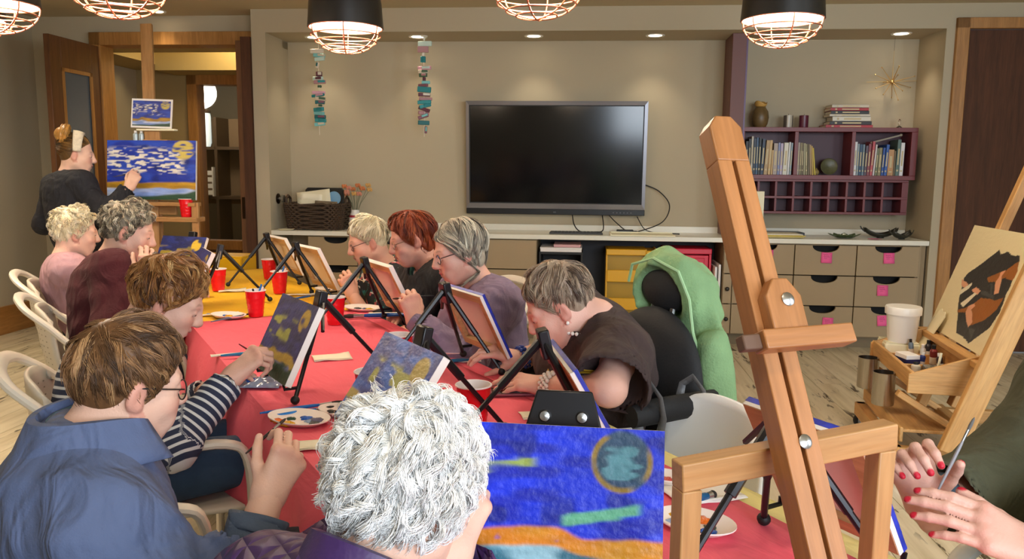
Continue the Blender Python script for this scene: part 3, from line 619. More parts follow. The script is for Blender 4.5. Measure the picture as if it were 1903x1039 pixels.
# left end of the worktop: basket, vase, knob plate
bsk = thing('wicker_basket', 'dark woven basket full of papers on the left end of the worktop', 'basket', WM(-1.715, .22, .885)); wick = mat('wicker', '4a3420', .6, var=.5, vs=60, bump=.5, bs=120)
def ringr(z, g): return [((.235+.03*z/.22)*math.copysign(abs(math.cos(a))**.35, math.cos(a))+g*math.sin(a*30), (.14+.02*z/.22)*math.copysign(abs(math.sin(a))**.35, math.sin(a))+g*math.cos(a*30), z+g*2*math.sin(a*30)) for a in np.linspace(0, 2*math.pi, 120, endpoint=False)]
for k in range(12): part('weave_row', MB().tube(ringr(.012+.0185*k, .003*(-1)**k), .0105, 6, closed=True), wick, bsk)
part('liner', MB().b2((-.22, -.12, .005), (.22, .12, .05)).b2((-.225, -.13, .01), (-.215, .13, .21)).b2((.215, -.13, .01), (.225, .13, .21)).b2((-.22, -.135, .01), (.22, -.125, .21)).b2((-.22, .125, .01), (.22, .135, .21)), mat('wicker_dark', '2a1c10', .8), bsk)
for x in (-.262, .262): part('handle', MB().tube([(x, -.05, .2), (x, -.05, .26), (x, 0, .285), (x, .05, .26), (x, .05, .2)], .012, 8), wick, bsk)
def sheet_obj(name, M, w, h, col, label, cat='paper', curl=.01, th=.002):
    o = tag(link(name, MB().sheet(lambda u, q: (w*(u-.5), curl*math.sin(3.1*u+q), h*q), 6, 5).mesh(name, mat('sheet_'+col, col, .7)), solid=th), label, cat); o.matrix_world = M; return o
sheet_obj('paper_sheet', WM(-1.72, .17, .96) @ Matrix.Rotation(-.12, 4, 'Y') @ Matrix.Rotation(-.15, 4, 'X'), .30, .26, 'e8dfc0', 'large cream sheet sticking up out of the basket')
sheet_obj('paper_sheet', WM(-1.63, .14, .93) @ Matrix.Rotation(.05, 4, 'Y') @ Matrix.Rotation(-.1, 4, 'X'), .2, .20, '7a6a54', 'brown booklet at the front right of the basket', 'booklet', .012, .006)
sheet_obj('paper_sheet', WM(-1.78, .2, .95) @ Matrix.Rotation(.06, 4, 'Y'), .2, .24, 'f2ead0', 'pale sheet at the left inside the basket')
o = tag(link('black_case', MB().prism([(-.17, 0), (.17, 0), (.17, .25), (.15, .27), (-.15, .27), (-.17, .25)], Matrix.Rotation(math.pi/2, 4, 'X'), .04).mesh('black_case', mat('tv_black')), bevel=.006), 'black case with pale blue discs standing at the back of the basket', 'case'); o.matrix_world = WM(-1.68, .33, .97)
for x in (-.06, .09): part('disc', MB().lathe([(.0, 0), (.06, .001), (.06, .003), (0, .004)], 20, caps=False, R=Matrix.Rotation(math.pi/2, 3, 'X'), c=(x, -.043, .18)), mat('disc_blue', '8ab8d8', .3), o)
v = thing('flower_vase', 'white and red banded vase of dried orange flowers by the basket', 'vase', WM(-1.385, .22, .885)); wht = mat('china_white', 'e8e2da', .25)
part('body', MB().lathe([(.03, 0), (.05, .01), (.055, .07), (.05, .11), (.036, .15), (.034, .17)], 24), wht, v); part('red_band', MB().lathe([(.0505, .105), (.052, .115), (.047, .125)], 24, caps=False), mat('band_red', 'a02030', .4), v); part('grey_band', MB().lathe([(.0555, .06), (.0565, .068), (.0555, .076)], 24, caps=False), mat('band_grey', '8a8a88', .4), v)
rs = random.Random(3); green = mat('dry_stem', '7a7a60', .7)
for k in range(13):
    a = k*2.4; sp = .03+.11*rs.random(); hx, hy, hz = sp*math.cos(a)*1.2, sp*math.sin(a)*.6, .30+.09*rs.random()
    part('stem', MB().tube([(0.01*math.cos(a), .01*math.sin(a), .12), (hx*.4, hy*.4, .23), (hx, hy, hz)], [.003, .0025, .002], 5), green, v)
    fb = MB()
    for q in range(6):
        b = q*1.047; fb.ball((hx+.014*math.cos(b), hy+.012*math.sin(b), hz+.008*(q % 2)), (.012, .01, .014), 6, 5)
    part('blossom', fb, mat(('dry_orange', 'dry_pink', 'dry_gold')[k % 3], ('c87848', 'c8826a', 'c89a58')[k % 3], .8), v)
o = thing('wall_knob', 'dark round metal cap on the left side of the alcove', 'fitting', WM(-2.045, .16, 1.145)); part('plate', MB().lathe([(.045, 0), (.045, .006), (.02, .01)], 20, R=Matrix.Rotation(math.pi/2, 3, 'Y')), mat('bronze_plate'), o); part('cap', MB().lathe([(.014, .008), (.014, .03), (.032, .035), (.032, .055), (.0, .06)], 20, R=Matrix.Rotation(math.pi/2, 3, 'Y')), mat('steel', 'a8a8a8', .3, 1), o)
o = tag(link('cream_plate', MB().lathe([(.0, 0), (.05, 0), (.07, .008), (.068, .01), (0, .004)], 20, caps=False).mesh('cream_plate', mat('paper_cream'))), 'small cream saucer at the left end of the worktop', 'saucer'); o.matrix_world = WM(-1.93, .03, .885)
o = thing('tablet_stand', 'black tablet lying on the worktop behind the red-haired woman', 'tablet', WM(-1.16, .2, .885)); part('tablet', MB().b2((-.14, -.09, 0), (.14, .09, .012)), mat('tv_black'), o, bevel=.003); part('cover', MB().b2((-.15, -.1, .013), (.15, .1, .02)), mat('paper_white'), o, bevel=.002); part('screen', MB().b2((-.12, -.07, .0205), (.12, .07, .022)), mat('tv_screen'), o)
# paper garlands hanging from the soffit
pal = ['cfe8e0', '7fc8c8', '2a8a90', '1e6a70', 'b8888c', '6a3a48', 'd8c8b0', 'e0a8b8', '8a5a68', '3a9aa0', 'e8e0d0', '4a6a50']
def garland(s, d_, z0, z1, seq, label):
    g = thing('paper_garland', label, 'garland', WM(s, d_, 0))
    part('string', MB().tube([(.004*math.sin(k*1.3), 0, 2.503+(z1-2.503)*k/14) for k in range(15)], .0022, 5), mat('string_white', 'e8e0d0', .8), g)
    part('hook', MB().lathe([(.03, 2.504), (.028, 2.498), (.008, 2.494), (.008, 2.47)], 14), mat('white_paint'), g)
    z = z0; rg = random.Random(int(s*100))
    for i, (w, h, ci, rot, gap) in enumerate(seq):
        z -= gap+h; M_ = Matrix.Translation((rg.uniform(-.012, .012), rg.uniform(-.012, .012), z+h/2)) @ Matrix.Rotation(rot, 4, 'Y') @ Matrix.Rotation(rg.uniform(-.5, .5), 4, 'Z')
        o = part('paper_roll', MB().b2((-w/2, -.012, -h/2), (w/2, .012, h/2)), mat('garland_'+pal[ci], pal[ci], .6), g, bevel=.004); o.matrix_local = M_
        if h > .02 and rg.random() < .6:
            o2 = part('paper_roll', MB().b2((-w*.3, -.013, -h*.3), (w*.3, .013, h*.3)), mat('garland_'+pal[(ci+5) % 12], pal[(ci+5) % 12], .6), g, bevel=.003); o2.matrix_local = M_ @ Matrix.Translation((w*.16, -.006, h*.1))
garland(-1.675, .20, 2.40, 1.69, [(.115, .035, 10, 0, 0), (.10, .03, 1, .05, 0), (.085, .03, 0, -.1, 0), (.02, .05, 10, .2, .01), (.05, .04, 5, 0, .03), (.11, .03, 0, .03, 0), (.10, .03, 4, -.05, 0), (.03, .02, 11, 0, .01), (.11, .025, 7, 0, .03), (.115, .022, 2, -.12, 0), (.09, .03, 6, .1, 0), (.08, .03, 3, 0, .0), (.06, .03, 6, .1, 0), (.105, .032, 9, -.05, 0), (.10, .03, 1, .08, 0), (.10, .03, 3, 0, 0), (.10, .03, 9, .05, 0), (.09, .03, 1, -.12, 0)], 'shorter garland of rolled papers hanging near the alcove corner')
garland(-.77, .20, 2.46, 1.68, [(.12, .04, 0, .02, .0), (.09, .05, 4, 0, 0), (.02, .03, 10, .2, 0), (.04, .05, 2, 0, 0), (.12, .03, 7, 0, .03), (.085, .03, 6, 0, 0), (.07, .03, 11, 0, 0), (.02, .03, 5, 0, 0), (.07, .025, 1, 0, 0), (.09, .025, 8, 0, 0), (.115, .045, 2, .08, 0), (.10, .03, 5, 0, .005), (.11, .025, 4, 0, .005), (.115, .03, 9, -.05, 0), (.10, .03, 9, -.3, 0), (.10, .028, 5, .3, 0), (.09, .03, 4, .05, 0), (.09, .03, 8, -.35, 0), (.095, .035, 3, .02, .02), (.02, .06, 8, .05, .01)], 'longer garland of rolled papers hanging left of the television')
# ------------------------------------------------------------------ tables and cloths
legm = mat('table_leg', '3a3a3c', .4, .6); tabletop = mat('table_grey', 'b8b4a8', .5)
def folding_table(t0, t1, label):
    o = thing('folding_table', label, 'table', TM((t0+t1)/2, .38, 0), 'folding tables in one long row'); L = (t1-t0)/2
    part('tabletop', MB().b2((-L, -.375, .70), (L, .375, .732)), tabletop, o, bevel=.006)
    for x in (-L+.18, L-.18):
        for y in (-.3, .3): part('leg', MB().tube([(x, y, 0), (x, y, .70)], .014, 8), legm, o)
        part('crossbar', MB().tube([(x, -.3, .12), (x, .3, .12)], .010, 8), legm, o)
folding_table(-1.86, -.05, 'folding table under the yellow cloth'); folding_table(-.04, 1.77, 'folding table under the far half of the pink cloth'); folding_table(1.78, 3.6, 'folding table under the near half of the pink cloth')
def cloth_mat(name, a, b_):
    m = bpy.data.materials.new(name); m.use_nodes = True; t = NT(m); v = t.coord('Object')
    t.link(t.mix(.5, t.ramp(t.noise(v, 3, 4), [(.3, lin(a)), (.7, lin(b_))]), lin(a)), t.b.inputs['Base Color']); t.b.inputs['Roughness'].default_value = .75
    w = t.noise(t.coord('Object', (3, 9, 3)), 1.6, 4, .5, 1.2); t.bump(w, .35, .02); return m
pinkc = cloth_mat('cloth_pink', 'ea5c70', 'f0687a'); yelc = cloth_mat('cloth_yellow', 'e4ae14', 'ecba22'); palec = cloth_mat('cloth_pale_yellow', 'e2d48a', 'ead99a')
def cloth(name, label, t0, t1, n0, n1, dl, dr, m, z=.7365, seed=0, end0=0, end1=0):
    """sheet over the table: n0..n1 flat, dl / dr hang down at the two long sides"""
    rg = random.Random(seed); ph = [rg.uniform(0, 6) for _ in range(6)]
    segs = []
    if dl: segs += [('l', q) for q in np.linspace(1, 0, 10)[:-1]]
    segs += [('t', q) for q in np.linspace(0, 1, 20)]
    if dr: segs += [('r', q) for q in np.linspace(0, 1, 10)[1:]]
    nt = max(12, int((t1-t0)/.045)); vs = []
    for i in range(nt+1):
        tt = t0+(t1-t0)*i/nt
        for k, q in segs:
            if k == 't':
                n_ = n0+(n1-n0)*q; zz = z+.0012*math.sin(tt*9+n_*4+ph[0])*math.sin(n_*7+ph[1])
            else:
                d = (dl if k == 'l' else dr)*q; d *= 1+.10*math.sin(tt*2.3+ph[2])+.05*math.sin(tt*7+ph[3])
                wv = (.006+.05*q)*(.45*math.sin(tt*8+ph[4])+.55*math.sin(tt*15+ph[5]+2*math.sin(tt*3)))*min(1, q*3)
                e = .02*min(1, q*5)+.035*q+wv*.7
                n_ = (n0-e) if k == 'l' else (n1+e); zz = z-d-.0*q
            vs.append((tt-t0, n_, zz))
    ns = len(segs); fs = [(i*ns+j, i*ns+j+1, (i+1)*ns+j+1, (i+1)*ns+j) for i in range(nt) for j in range(ns-1)]
    o = tag(link(name, MB().add(vs, fs).mesh(name, m, 60), solid=.0012), label, 'tablecloth'); o.matrix_world = TM(t0, 0, 0); return o
cloth('tablecloth', 'yellow paper tablecloth on the far table', -1.88, -.02, .0, .765, .22, .2, yelc, .7352, 1)
cloth('tablecloth', 'pink paper tablecloth over the near tables', -.06, 3.62, .0, .70, .30, 0, pinkc, .7385, 2)
cloth('tablecloth', 'pale yellow cloth edging the right side under the pink one', -.04, 3.62, .5, .765, 0, .18, palec, .7358, 3)
cloth('table_runner', 'pink paper strip along the far right side of the table', -.06, 1.66, .70, .768, 0, .24, pinkc, .7386, 4)
TOPZ = .7405
# ------------------------------------------------------------------ canvases with paint
def vn(u, v, fx, fy, seed):
    r = np.random.default_rng(seed); g = r.random((64, 64)); x = np.abs(u*fx); y = np.abs(v*fy); xi = x.astype(int); yi = y.astype(int); xf = x-xi; yf = y-yi
    xf = xf*xf*(3-2*xf); yf = yf*yf*(3-2*yf); G = lambda a, b: g[a % 64, b % 64]
    return (G(xi, yi)*(1-xf)+G(xi+1, yi)*xf)*(1-yf)+(G(xi, yi+1)*(1-xf)+G(xi+1, yi+1)*xf)*yf
def L3(h): return np.array(lin(h))
def mixc(a, b, m): return a*(1-m[..., None])+b*m[..., None]
def sst(x, a, b): t_ = np.clip((x-a)/(b-a), 0, 1); return t_*t_*(3-2*t_)
def paint(kind, u, v, sd=0):
    n1 = vn(u, v, 5, 14, sd+1); n2 = vn(u, v, 14, 40, sd+2); n3 = vn(u, v, 9, 9, sd+3); e = (vn(u, v, 8, 3, sd+4)-.5)
    C_ = {'royal': ('0a1fa8', '0f2fd0', '0a1560', 'b8871c', 'd07a10', '2e6a80', '86b4c4'), 'lesson': ('16309a', '2448b8', '10205e', 'c89a28', '7a5a18', '7c98d8', 'c4d2f0'), 'navy': ('2a2c66', '34367a', '1c1e44', 'a88c30', 'b8983a', '7a80c0', '2e4a2c'), 'blue': ('1c3c9a', '2f66c8', '142a78', 'c8b060', 'b09a48', '2a4aa8', '4a7ad0'), 'dark': ('121c58', '1a2a78', '0c1240', 'b89a28', 'c8a830', '2a3a80', '4a5a90')}[kind]
    A, B, D, O1, O2, W1, W2 = [L3(c) for c in C_]
    c = mixc(A+0*u[..., None], B, sst(n1, .35, .7)); c = mixc(c, D, sst(n3, .62, .85)*.6)
    y0 = .30+.10*e
    if kind == 'royal':
        y0 = .335+.07*e+.03*np.sin(5*u)
        pt = ((u-.80)/.145)**2+((v-.80)/.185)**2; c = mixc(c, L3('2a4a50'), (1-sst(pt+.3*(n3-.5), .8, 1.1))*.9); c = mixc(c, L3('8a7430'), sst(pt, .62, .8)*(1-sst(pt, .95, 1.12))*sst(n3, .35, .6)); c = mixc(c, L3('5a98a8'), (1-sst(pt+.5*(n2-.5), .2, .45))*.8)
        d1 = np.abs(v-(.72+.16*(u-.1))) ; c = mixc(c, L3('8aa050'), (1-sst(d1+.02*(n2-.5), .02, .045))*(1-sst(u, .34, .42))*sst(n1, .2, .5)); d2 = np.abs(v-(.42+.25*(u-.5))); c = mixc(c, L3('5aa888'), (1-sst(d2+.02*(n2-.5), .02, .045))*sst(u, .5, .55)*(1-sst(u, .86, .92))*sst(n1, .15, .5))
    elif kind == 'lesson':
        band = sst(v, .38, .5)*(1-sst(v, .80, .93)); c = mixc(c, L3('e0dcd0'), band*sst(vn(u+.15*v, v, 18, 46, sd+9), .52, .66)*sst(vn(u, v, 4, 3, sd+8), .35, .55)); pt = ((u-.86)/.13)**2+((v-.84)/.17)**2; c = mixc(c, L3('c8b45a'), (1-sst(pt, .7, 1.1))*sst(n2, .25, .6))
    elif kind in ('navy', 'blue', 'dark'):
        m = sst(v, .42, .5)*(1-sst(v, .70, .78))*(.5+.5*np.sign(.75-u)); c = mixc(c, L3('a8a850') if kind != 'dark' else L3('8a7a28'), m*sst(vn(u, v, 9, 12, sd+5), .52, .66)); pt = ((u-.82)/.11)**2+((v-.78)/.15)**2; c = mixc(c, O2*1.1, (1-sst(pt, .8, 1.1))*sst(n3, .2, .5))
    c = mixc(c, mixc(O1+0*u[..., None], O2, n1), (1-sst(v, y0, y0+.03))*sst(n2+.4, .3, .5)); y1 = y0-.10-.03*n3
    c = mixc(c, mixc(W1+0*u[..., None], W2, sst(n1, .35, .75)), 1-sst(v, y1, y1+.03))
    g0 = (.01+.11*u**3+.03*n3) if kind == 'lesson' else (.13+.06*n3)
    if kind in ('lesson', 'navy'): c = mixc(c, L3('2c4a34'), 1-sst(v, g0, g0+.04))
    return np.clip(c*(.86+.28*n2[..., None]), 0, 1)
paintm = mat('oil_paint', rough=.42, attr='Col', bump=.15, bs=80); canv = mat('canvas_white', 'e8e2dc', .8); canvb = mat('canvas_back', 'e8dac8', .85); strm = wood('stretcher_wood', 'b88f5c', 'd2ab78', .6, 1, 0)
def canvas(M, w, h, kind, label, sd=0, res=.005, th=.018, group=None, painter=None):
    o = thing('canvas', label, 'painting', M, group); nu, nv = max(8, int(w/res)), max(8, int(h/res))
    U, Vv = np.meshgrid(np.linspace(0, 1, nu+1), np.linspace(0, 1, nv+1)); col = (painter or (lambda a, b: paint(kind, a, b, sd)))(U, Vv)
    P = np.stack([(U-.5)*w, np.full_like(U, -.0012)-.0008*vn(U, Vv, 30, 60, 5), Vv*h], -1).reshape(-1, 3)
    i, j = np.meshgrid(np.arange(nu), np.arange(nv)); a = (j*(nu+1)+i).ravel(); F = np.stack([a, a+1, a+nu+2, a+nu+1], 1)
    part_np = np_mesh('painted_face', P, F, paintm, True, {'Col': ('FLOAT_COLOR', col.reshape(-1, 3))}); f = link('painted_face', part_np, o)
    part('canvas_wrap', MB().b2((-w/2, -.0008, 0), (w/2, .0, h)).b2((-w/2, 0, 0), (-w/2+.0015, th, h)).b2((w/2-.0015, 0, 0), (w/2, th, h)).b2((-w/2, 0, 0), (w/2, th, .0015)).b2((-w/2, 0, h-.0015), (w/2, th, h)), canv, o)
    part('canvas_back', MB().b2((-w/2+.002, .001, .002), (w/2-.002, .003, h-.002)), canvb, o)
    b = .028*min(1, h/.24)
    for lo, hi in (((-w/2+.0015, .004, .0015), (w/2-.0015, th+.001, b)), ((-w/2+.0015, .004, h-b), (w/2-.0015, th+.001, h-.0015)), ((-w/2+.0015, .004, b), (-w/2+b, th+.001, h-b)), ((w/2-b, .004, b), (w/2-.0015, th+.001, h-b))): part('stretcher_bar', MB().b2(lo, hi), strm, o)
    return o
# ------------------------------------------------------------------ small black table easels
em = mat('easel_black', '17161a', .32, .3); rub = mat('rubber', '0e0e0e', .6)
TILT = math.atan2(.135, .275)
def table_easel(t, n, rot, label, plate=False, spread=.14, zbase=TOPZ):
    o = thing('table_easel', label, 'easel', TM(t, n, zbase, rot)); ap = Vector((0, .135, .275))
    for s in (-1, 1):
        a = Vector((s*spread, 0, .012)); b = ap+Vector((s*.014, 0, -.01)); l = part('leg', MB().tube([a, a.lerp(b, .5)], .0065, 8).tube([a.lerp(b, .45), b], .0085, 8), em, o)
        part('rubber_foot', MB().ball(a, (.013, .013, .0125), 10, 7), rub, l)
        q = a.lerp(b, .12); part('canvas_hook', MB().tube([q, q+Vector((0, -.012, 0)), q+Vector((0, -.04, .0)), q+Vector((0, -.042, .014))], .005, 6), em, l)
    r0 = ap+Vector((0, .008, -.012)); r1 = Vector((0, .36, .012)); l = part('rear_leg', MB().tube([r0, r0.lerp(r1, .42)], .0105, 8).tube([r0.lerp(r1, .4), r1], .0062, 8), em, o)
    part('rubber_foot', MB().ball(r1, (.013, .013, .0125), 10, 7), rub, l)
    if not plate: part('head_block', MB().beam(ap+Vector((0, .004, .018)), ap+Vector((0, -.012, -.05)), .046, .026, (0, 1, .3)), em, o, bevel=.004)
    if not plate: part('clamp_arm', MB().tube([ap+Vector((.012, .0, -.01)), ap+Vector((.10, -.035, -.085))], .006, 6), em, o)
    if plate:
        R_ = frame((0, .112, .268), (1, 0, 0), (0, .25, 1)); pl = part('back_plate', MB().prism([(-.045, .03), (.045, .03), (.062, -.03), (.115, -.10), (-.115, -.10), (-.062, -.03)], R_, .008), em, o, bevel=.003)
        for x in (-.03, .03): part('bolt', MB().lathe([(.0, .012), (.008, .011), (.010, .006), (.010, 0)], 14, c=R_ @ Vector((x, -.012, .006)), R=R_.to_3x3()), mat('steel'), pl)
        part('slot', MB().prism([(-.025, -.045), (-.012, -.04), (-.012, -.06), (-.028, -.06)], R_, .0095), mat('slot_pink', 'c06a72', .7), pl); part('slot', MB().prism([(.012, -.04), (.022, -.04), (.022, -.06), (.012, -.06)], R_, .0092), mat('slot_grey', '5a5a60', .5), pl)
    return o
def on_easel(t, n, rot, w, h, kind, label, sd=0, res=.006, dx=0, tilt=TILT, group=None, slide=0):
    M = TM(t, n, TOPZ, rot) @ Matrix.Translation((dx, -.004, .046+slide)) @ Matrix.Rotation(-tilt, 4, 'X') @ Matrix.Translation((0, -.031, 0))
    return canvas(M, w, h, kind, label, sd, res, group=group)
PI = math.pi
EAS = [(-1.12, .70, PI+.1, 'dark', 'farthest black table easel on the right, on the yellow cloth', 'canvas seen from behind on the farthest right table easel'),
       (-.48, .70, PI+.12, 'blue', 'black table easel in front of the woman in the floral top', 'canvas seen from behind before the woman in the floral top'),
       (.36, .775, PI, 'blue', 'black table easel between the floral and lavender tops', 'canvas seen from behind with pinkish back, in front of the black vest'),
       (1.20, .755, PI, 'blue', 'black table easel in front of the lavender sweatshirt', 'canvas seen from behind with blue painted edge, in front of the lavender sweatshirt'),
       (2.06, .62, PI-.40, 'blue', 'black table easel turned edge-on in front of the brown t-shirt', 'canvas seen almost edge-on in front of the brown t-shirt'),
       (2.68, .655, PI, 'blue', 'black table easel behind the tall wooden mast, facing the olive sleeve', 'canvas seen from behind at the lower right, facing the olive sleeve'),
       (-1.25, .10, .7, 'dark', 'table easel beyond the maroon cardigan, mostly hidden', 'small dark blue canvas with yellow blot beyond the maroon cardigan'),
       (-.46, .07, 0, 'navy', 'black table easel in front of the pink-sweater woman', 'dark blue canvas with white edge beside the striped-top woman\'s forehead'),
       (1.22, .075, .08, 'navy', 'black table easel in front of the striped-top woman', 'navy canvas with ochre and green bands in front of the striped-top woman'),
       (1.86, .13, .05, 'blue', 'black table easel partly hidden behind the white curly hair', 'blue canvas with cream patches just above the white curly hair')]
for i, (t_, n_, r_, k_, l1, l2) in enumerate(EAS): table_easel(t_, n_, r_, l1); on_easel(t_, n_, r_, .235 if i == 5 else .31, .235, k_, l2, 20+i*7, .005, slide=-.030 if i == 4 else 0, tilt=.62 if i == 9 else (.52 if i in (4, 5) else TILT), dx=-.0075 if i == 5 else 0)
for i_, sd_ in ((3, 1), (4, 1), (5, 1)):
    cv_ = [o for o in bpy.data.objects if o.get('label') == EAS[i_][5]][0]; w_ = .235 if i_ == 5 else .31
    part('painted_edge', MB().b2((-w_/2-.0006, -.0006, -.0005), (w_/2+.0006, .009, .0).__class__((w_/2+.0006, .009, .0003))).b2((-w_/2-.0006, -.0006, .2345), (w_/2+.0006, .010, .2358)).b2((-w_/2-.0008, -.0006, 0), (-w_/2+.0004, .008, .235)), mat('edge_blue', '2a3cc0', .45, var=.5, vs=40), cv_)
table_easel(2.575, .172, .92, 'black table easel with a wide back plate behind the large royal blue canvas', True)
on_easel(2.575, .172, .92, .315, .245, 'royal', 'large royal blue canvas with ochre band beside the white curly hair', 3, .0025, tilt=.30, slide=-.026)
# ------------------------------------------------------------------ cups, plates, napkins, brushes
cupr = mat('cup_red', 'd8101c', .25); cupw = mat('cup_white', 'f0e6e2', .4); water = mat('paint_water', '8a7070', .1, spec=.6)
def cup(M, label, stick=0, sd=0):
    o = thing('red_cup', label, 'cup', M, 'red plastic cups of rinse water')
    prof = [(.029, 0), (.031, .001)]
    for z in (.02, .04, .062, .085): r = .031+.0135*z/.118; prof += [(r, z-.004), (r+.0012, z), (r+.0004, z+.004)]
    prof += [(.0440, .116)]
    part('cup_wall', MB().lathe(prof, 28, caps=False).lathe([(.0, .0015), (.03, .0015)], 28, caps=False), cupr, o); part('rim', MB().tube([(.045*math.cos(a), .045*math.sin(a), .118) for a in np.linspace(0, 2*PI, 28, endpoint=False)], .0022, 6, closed=True), cupw, o)
    part('lining', MB().lathe([(.028, .004), (.0432, .117)], 28, caps=False), cupw, o); part('rinse_water', MB().lathe([(0, .094), (.0405, .094)], 28, caps=False), water, o)
    for k in range(stick):
        a = 1.3*k+sd; part('brush_end', MB().tube([(.02*math.cos(a+2.8), .02*math.sin(a+2.8), .01), (.038*math.cos(a), .038*math.sin(a), .128+.006*k)], [.003, .0045], 6), (em, cupw, mat('brush_blue', '1a6ab8', .3))[k % 3], o)
    return o
for px, py, z, l, s in ((501, 518, 0, 'red cup behind the two farthest easels on the yellow cloth', 0), (520, 545, 0, 'red cup beside the crossing easel leg on the yellow cloth', 3), (406, 540, 0, 'red cup beside the white canvas edge at the left of the yellow cloth', 0), (476, 588, 0, 'red cup at the front edge of the yellow cloth', 3),
                       (742, 622, .118, 'red cup in the middle of the pink cloth, behind the blue canvas', 0), (690, 690, .118, 'red cup half hidden by the blue canvas with cream patches', 0), (622, 552, .118, 'red cup behind the navy canvas corner', 0), (880, 715, .118, 'nearest red cup with murky water on the pink cloth', 0)):
    p = atZ(px, py, TOPZ+z); cup(Matrix.Translation((p[0], p[1], TOPZ)), l, s, px)
platem = mat('paper_plate', 'f0e4dc', .55)
PC = {'o': 'e06a10', 'y': 'd8a010', 'b': '1a5cc0', 'k': '26262a', 'g': '2a4a38', 'p': '4a4468', 'w': 'e8e4e8', 'r': 'c03028', 'u': '8aa0c0'}
def plate(px, py, a, b, rot, blobs, label, z=TOPZ):
    p = atZ(px, py, z); o = thing('paint_plate', label, 'plate', Matrix.Translation((p[0], p[1], z)) @ Matrix.Rotation(rot, 4, 'Z'), 'paper plates of paint'); S = Matrix.Diagonal((a, b, 1))
    part('dish', MB().lathe([(0, .003), (.6, .003), (.74, .006), (.95, .015), (1.0, .016), (1.0, .0135), (.75, .002), (.6, 0), (0, 0)], 36, caps=False, R=S), platem, o)
    for i, (x, y, r, c) in enumerate(blobs):
        m = MB().ball((x*a, y*b, .004), (r*1.25, r, r*.4), 12, 7); bl = part('paint_blob', m, mat('wet_paint_'+c, PC[c], .25, bump=.5, bs=120), o)
        for v in bl.data.vertices: v.co.x += .2*r*math.sin(v.co.y*400+i); v.co.y += .25*r*math.sin(v.co.x*330+2*i)
    return o
plate(556, 784, .092, .062, -.5, [(-.5, -.5, .014, 'o'), (-.3, .0, .011, 'g'), (.05, .35, .014, 'b'), (.45, .35, .017, 'p'), (.55, .0, .012, 'k'), (-.05, -.6, .016, 'y'), (.3, .1, .01, 'u')], 'oval paper plate of paints at the table edge beside the blue shirt')
plate(636, 770, .072, .05, -.5, [(.2, .4, .018, 'y'), (-.45, -.1, .011, 'k')], 'smaller paper plate with ochre paint next to the white curly hair')
plate(674, 576, .10, .07, -.5, [(-.3, 0, .014, 'k'), (.4, 0, .02, 'y'), (0, .2, .01, 'p')], 'paper plate of paints below the floral top')
plate(832, 655, .10, .07, -.5, [(0, .4, .013, 'p'), (.4, .1, .01, 'k'), (.1, -.2, .013, 'y'), (-.3, .2, .01, 'u')], 'paper plate of paints below the lavender sweatshirt')
plate(425, 590, .09, .06, -.5, [(.0, 0, .018, 'y'), (.4, 0, .014, 'o'), (-.4, .2, .01, 'b')], 'paper plate with yellow paint at the seam of the two cloths')
plate(612, 541, .09, .06, -.5, [(-.2, .2, .012, 'k'), (.3, .1, .014, 'p'), (0, -.3, .012, 'y')], 'paper plate of paints behind the navy canvas on the yellow cloth')
plate(1292, 980, .076, .056, -.6, [(-.6, .3, .014, 'y'), (.05, .5, .015, 'o'), (.35, .1, .010, 'g'), (.4, -.25, .013, 'b'), (.15, -.6, .011, 'p'), (-.6, -.2, .009, 'u')], 'nearest paper plate of paints under the wooden crossbar')
plate(1237, 895, .045, .034, -.6, [(0, 0, .014, 'r'), (.3, .2, .008, 'k')], 'small paper plate at the right edge of the large blue canvas')
def napkin(px, py, w, h, rot, label, col='f0ead2', marks=None, z=TOPZ):
    p = atZ(px, py, z); o = tag(link('napkin', MB().sheet(lambda u, v: (w*(u-.5), h*(v-.5), .0015+.004*max(0, math.sin(5*u+3*v))**2+.006*max(0, u-.8)), 8, 6).mesh('napkin', mat('napkin_'+col, col, .85)), solid=.0015), label, 'napkin', 'paper napkins on the cloth'); o.matrix_world = Matrix.Translation((p[0], p[1], z)) @ Matrix.Rotation(rot, 4, 'Z')
    part('folded_edge', MB().sheet(lambda u, v: (w*(u-.5)*.98, h*(-.48+.12*v), .006+.002*math.sin(4*u)), 6, 2), mat('napkin_'+col), o, solid=.001)
    for x, y, r, c in (marks or []): part('paint_smear', MB().ball((x, y, .008), (r*1.6, r, .0015), 10, 5), mat('wet_paint_'+c, PC[c], .25), o)
napkin(617, 665, .13, .10, .35, 'cream napkin in the middle of the pink cloth'); napkin(592, 828, .13, .075, .25, 'cream napkin hanging over the table edge above the jeans'); napkin(432, 540, .14, .10, .3, 'crumpled napkin under the crossed easel legs on the yellow cloth')
napkin(668, 750, .16, .05, .35, 'napkin with green paint smears left of the white curly hair', marks=[(.03, .0, .01, 'g'), (-.02, .01, .006, 'g')]); napkin(1300, 915, .15, .12, .35, 'white napkin with orange and blue marks under the wooden crossbar', 'f4eee8', [(.02, .03, .008, 'o'), (-.04, .0, .006, 'o')]); napkin(1005, 772, .11, .07, .2, 'napkin at the table corner beside the edge-on canvas')
napkin(455, 657, .23, .035, .45, 'narrow strip of white paper under the striped-top woman\'s brush', 'f2eee0'); napkin(730, 583, .22, .05, .12, 'white paper strip under the large flat brush', 'f2ead8'); napkin(848, 672, .17, .035, .12, 'white paper strip by the lavender woman\'s plate', 'eee8e0'); napkin(405, 585, .18, .04, .4, 'white paper with blue smears on the yellow cloth', 'eceae4', [(.02, 0, .008, 'b'), (-.04, 0, .006, 'u')]); napkin(560, 548, .17, .04, .2, 'white paper strip between the two farthest easels', 'eeeadf')
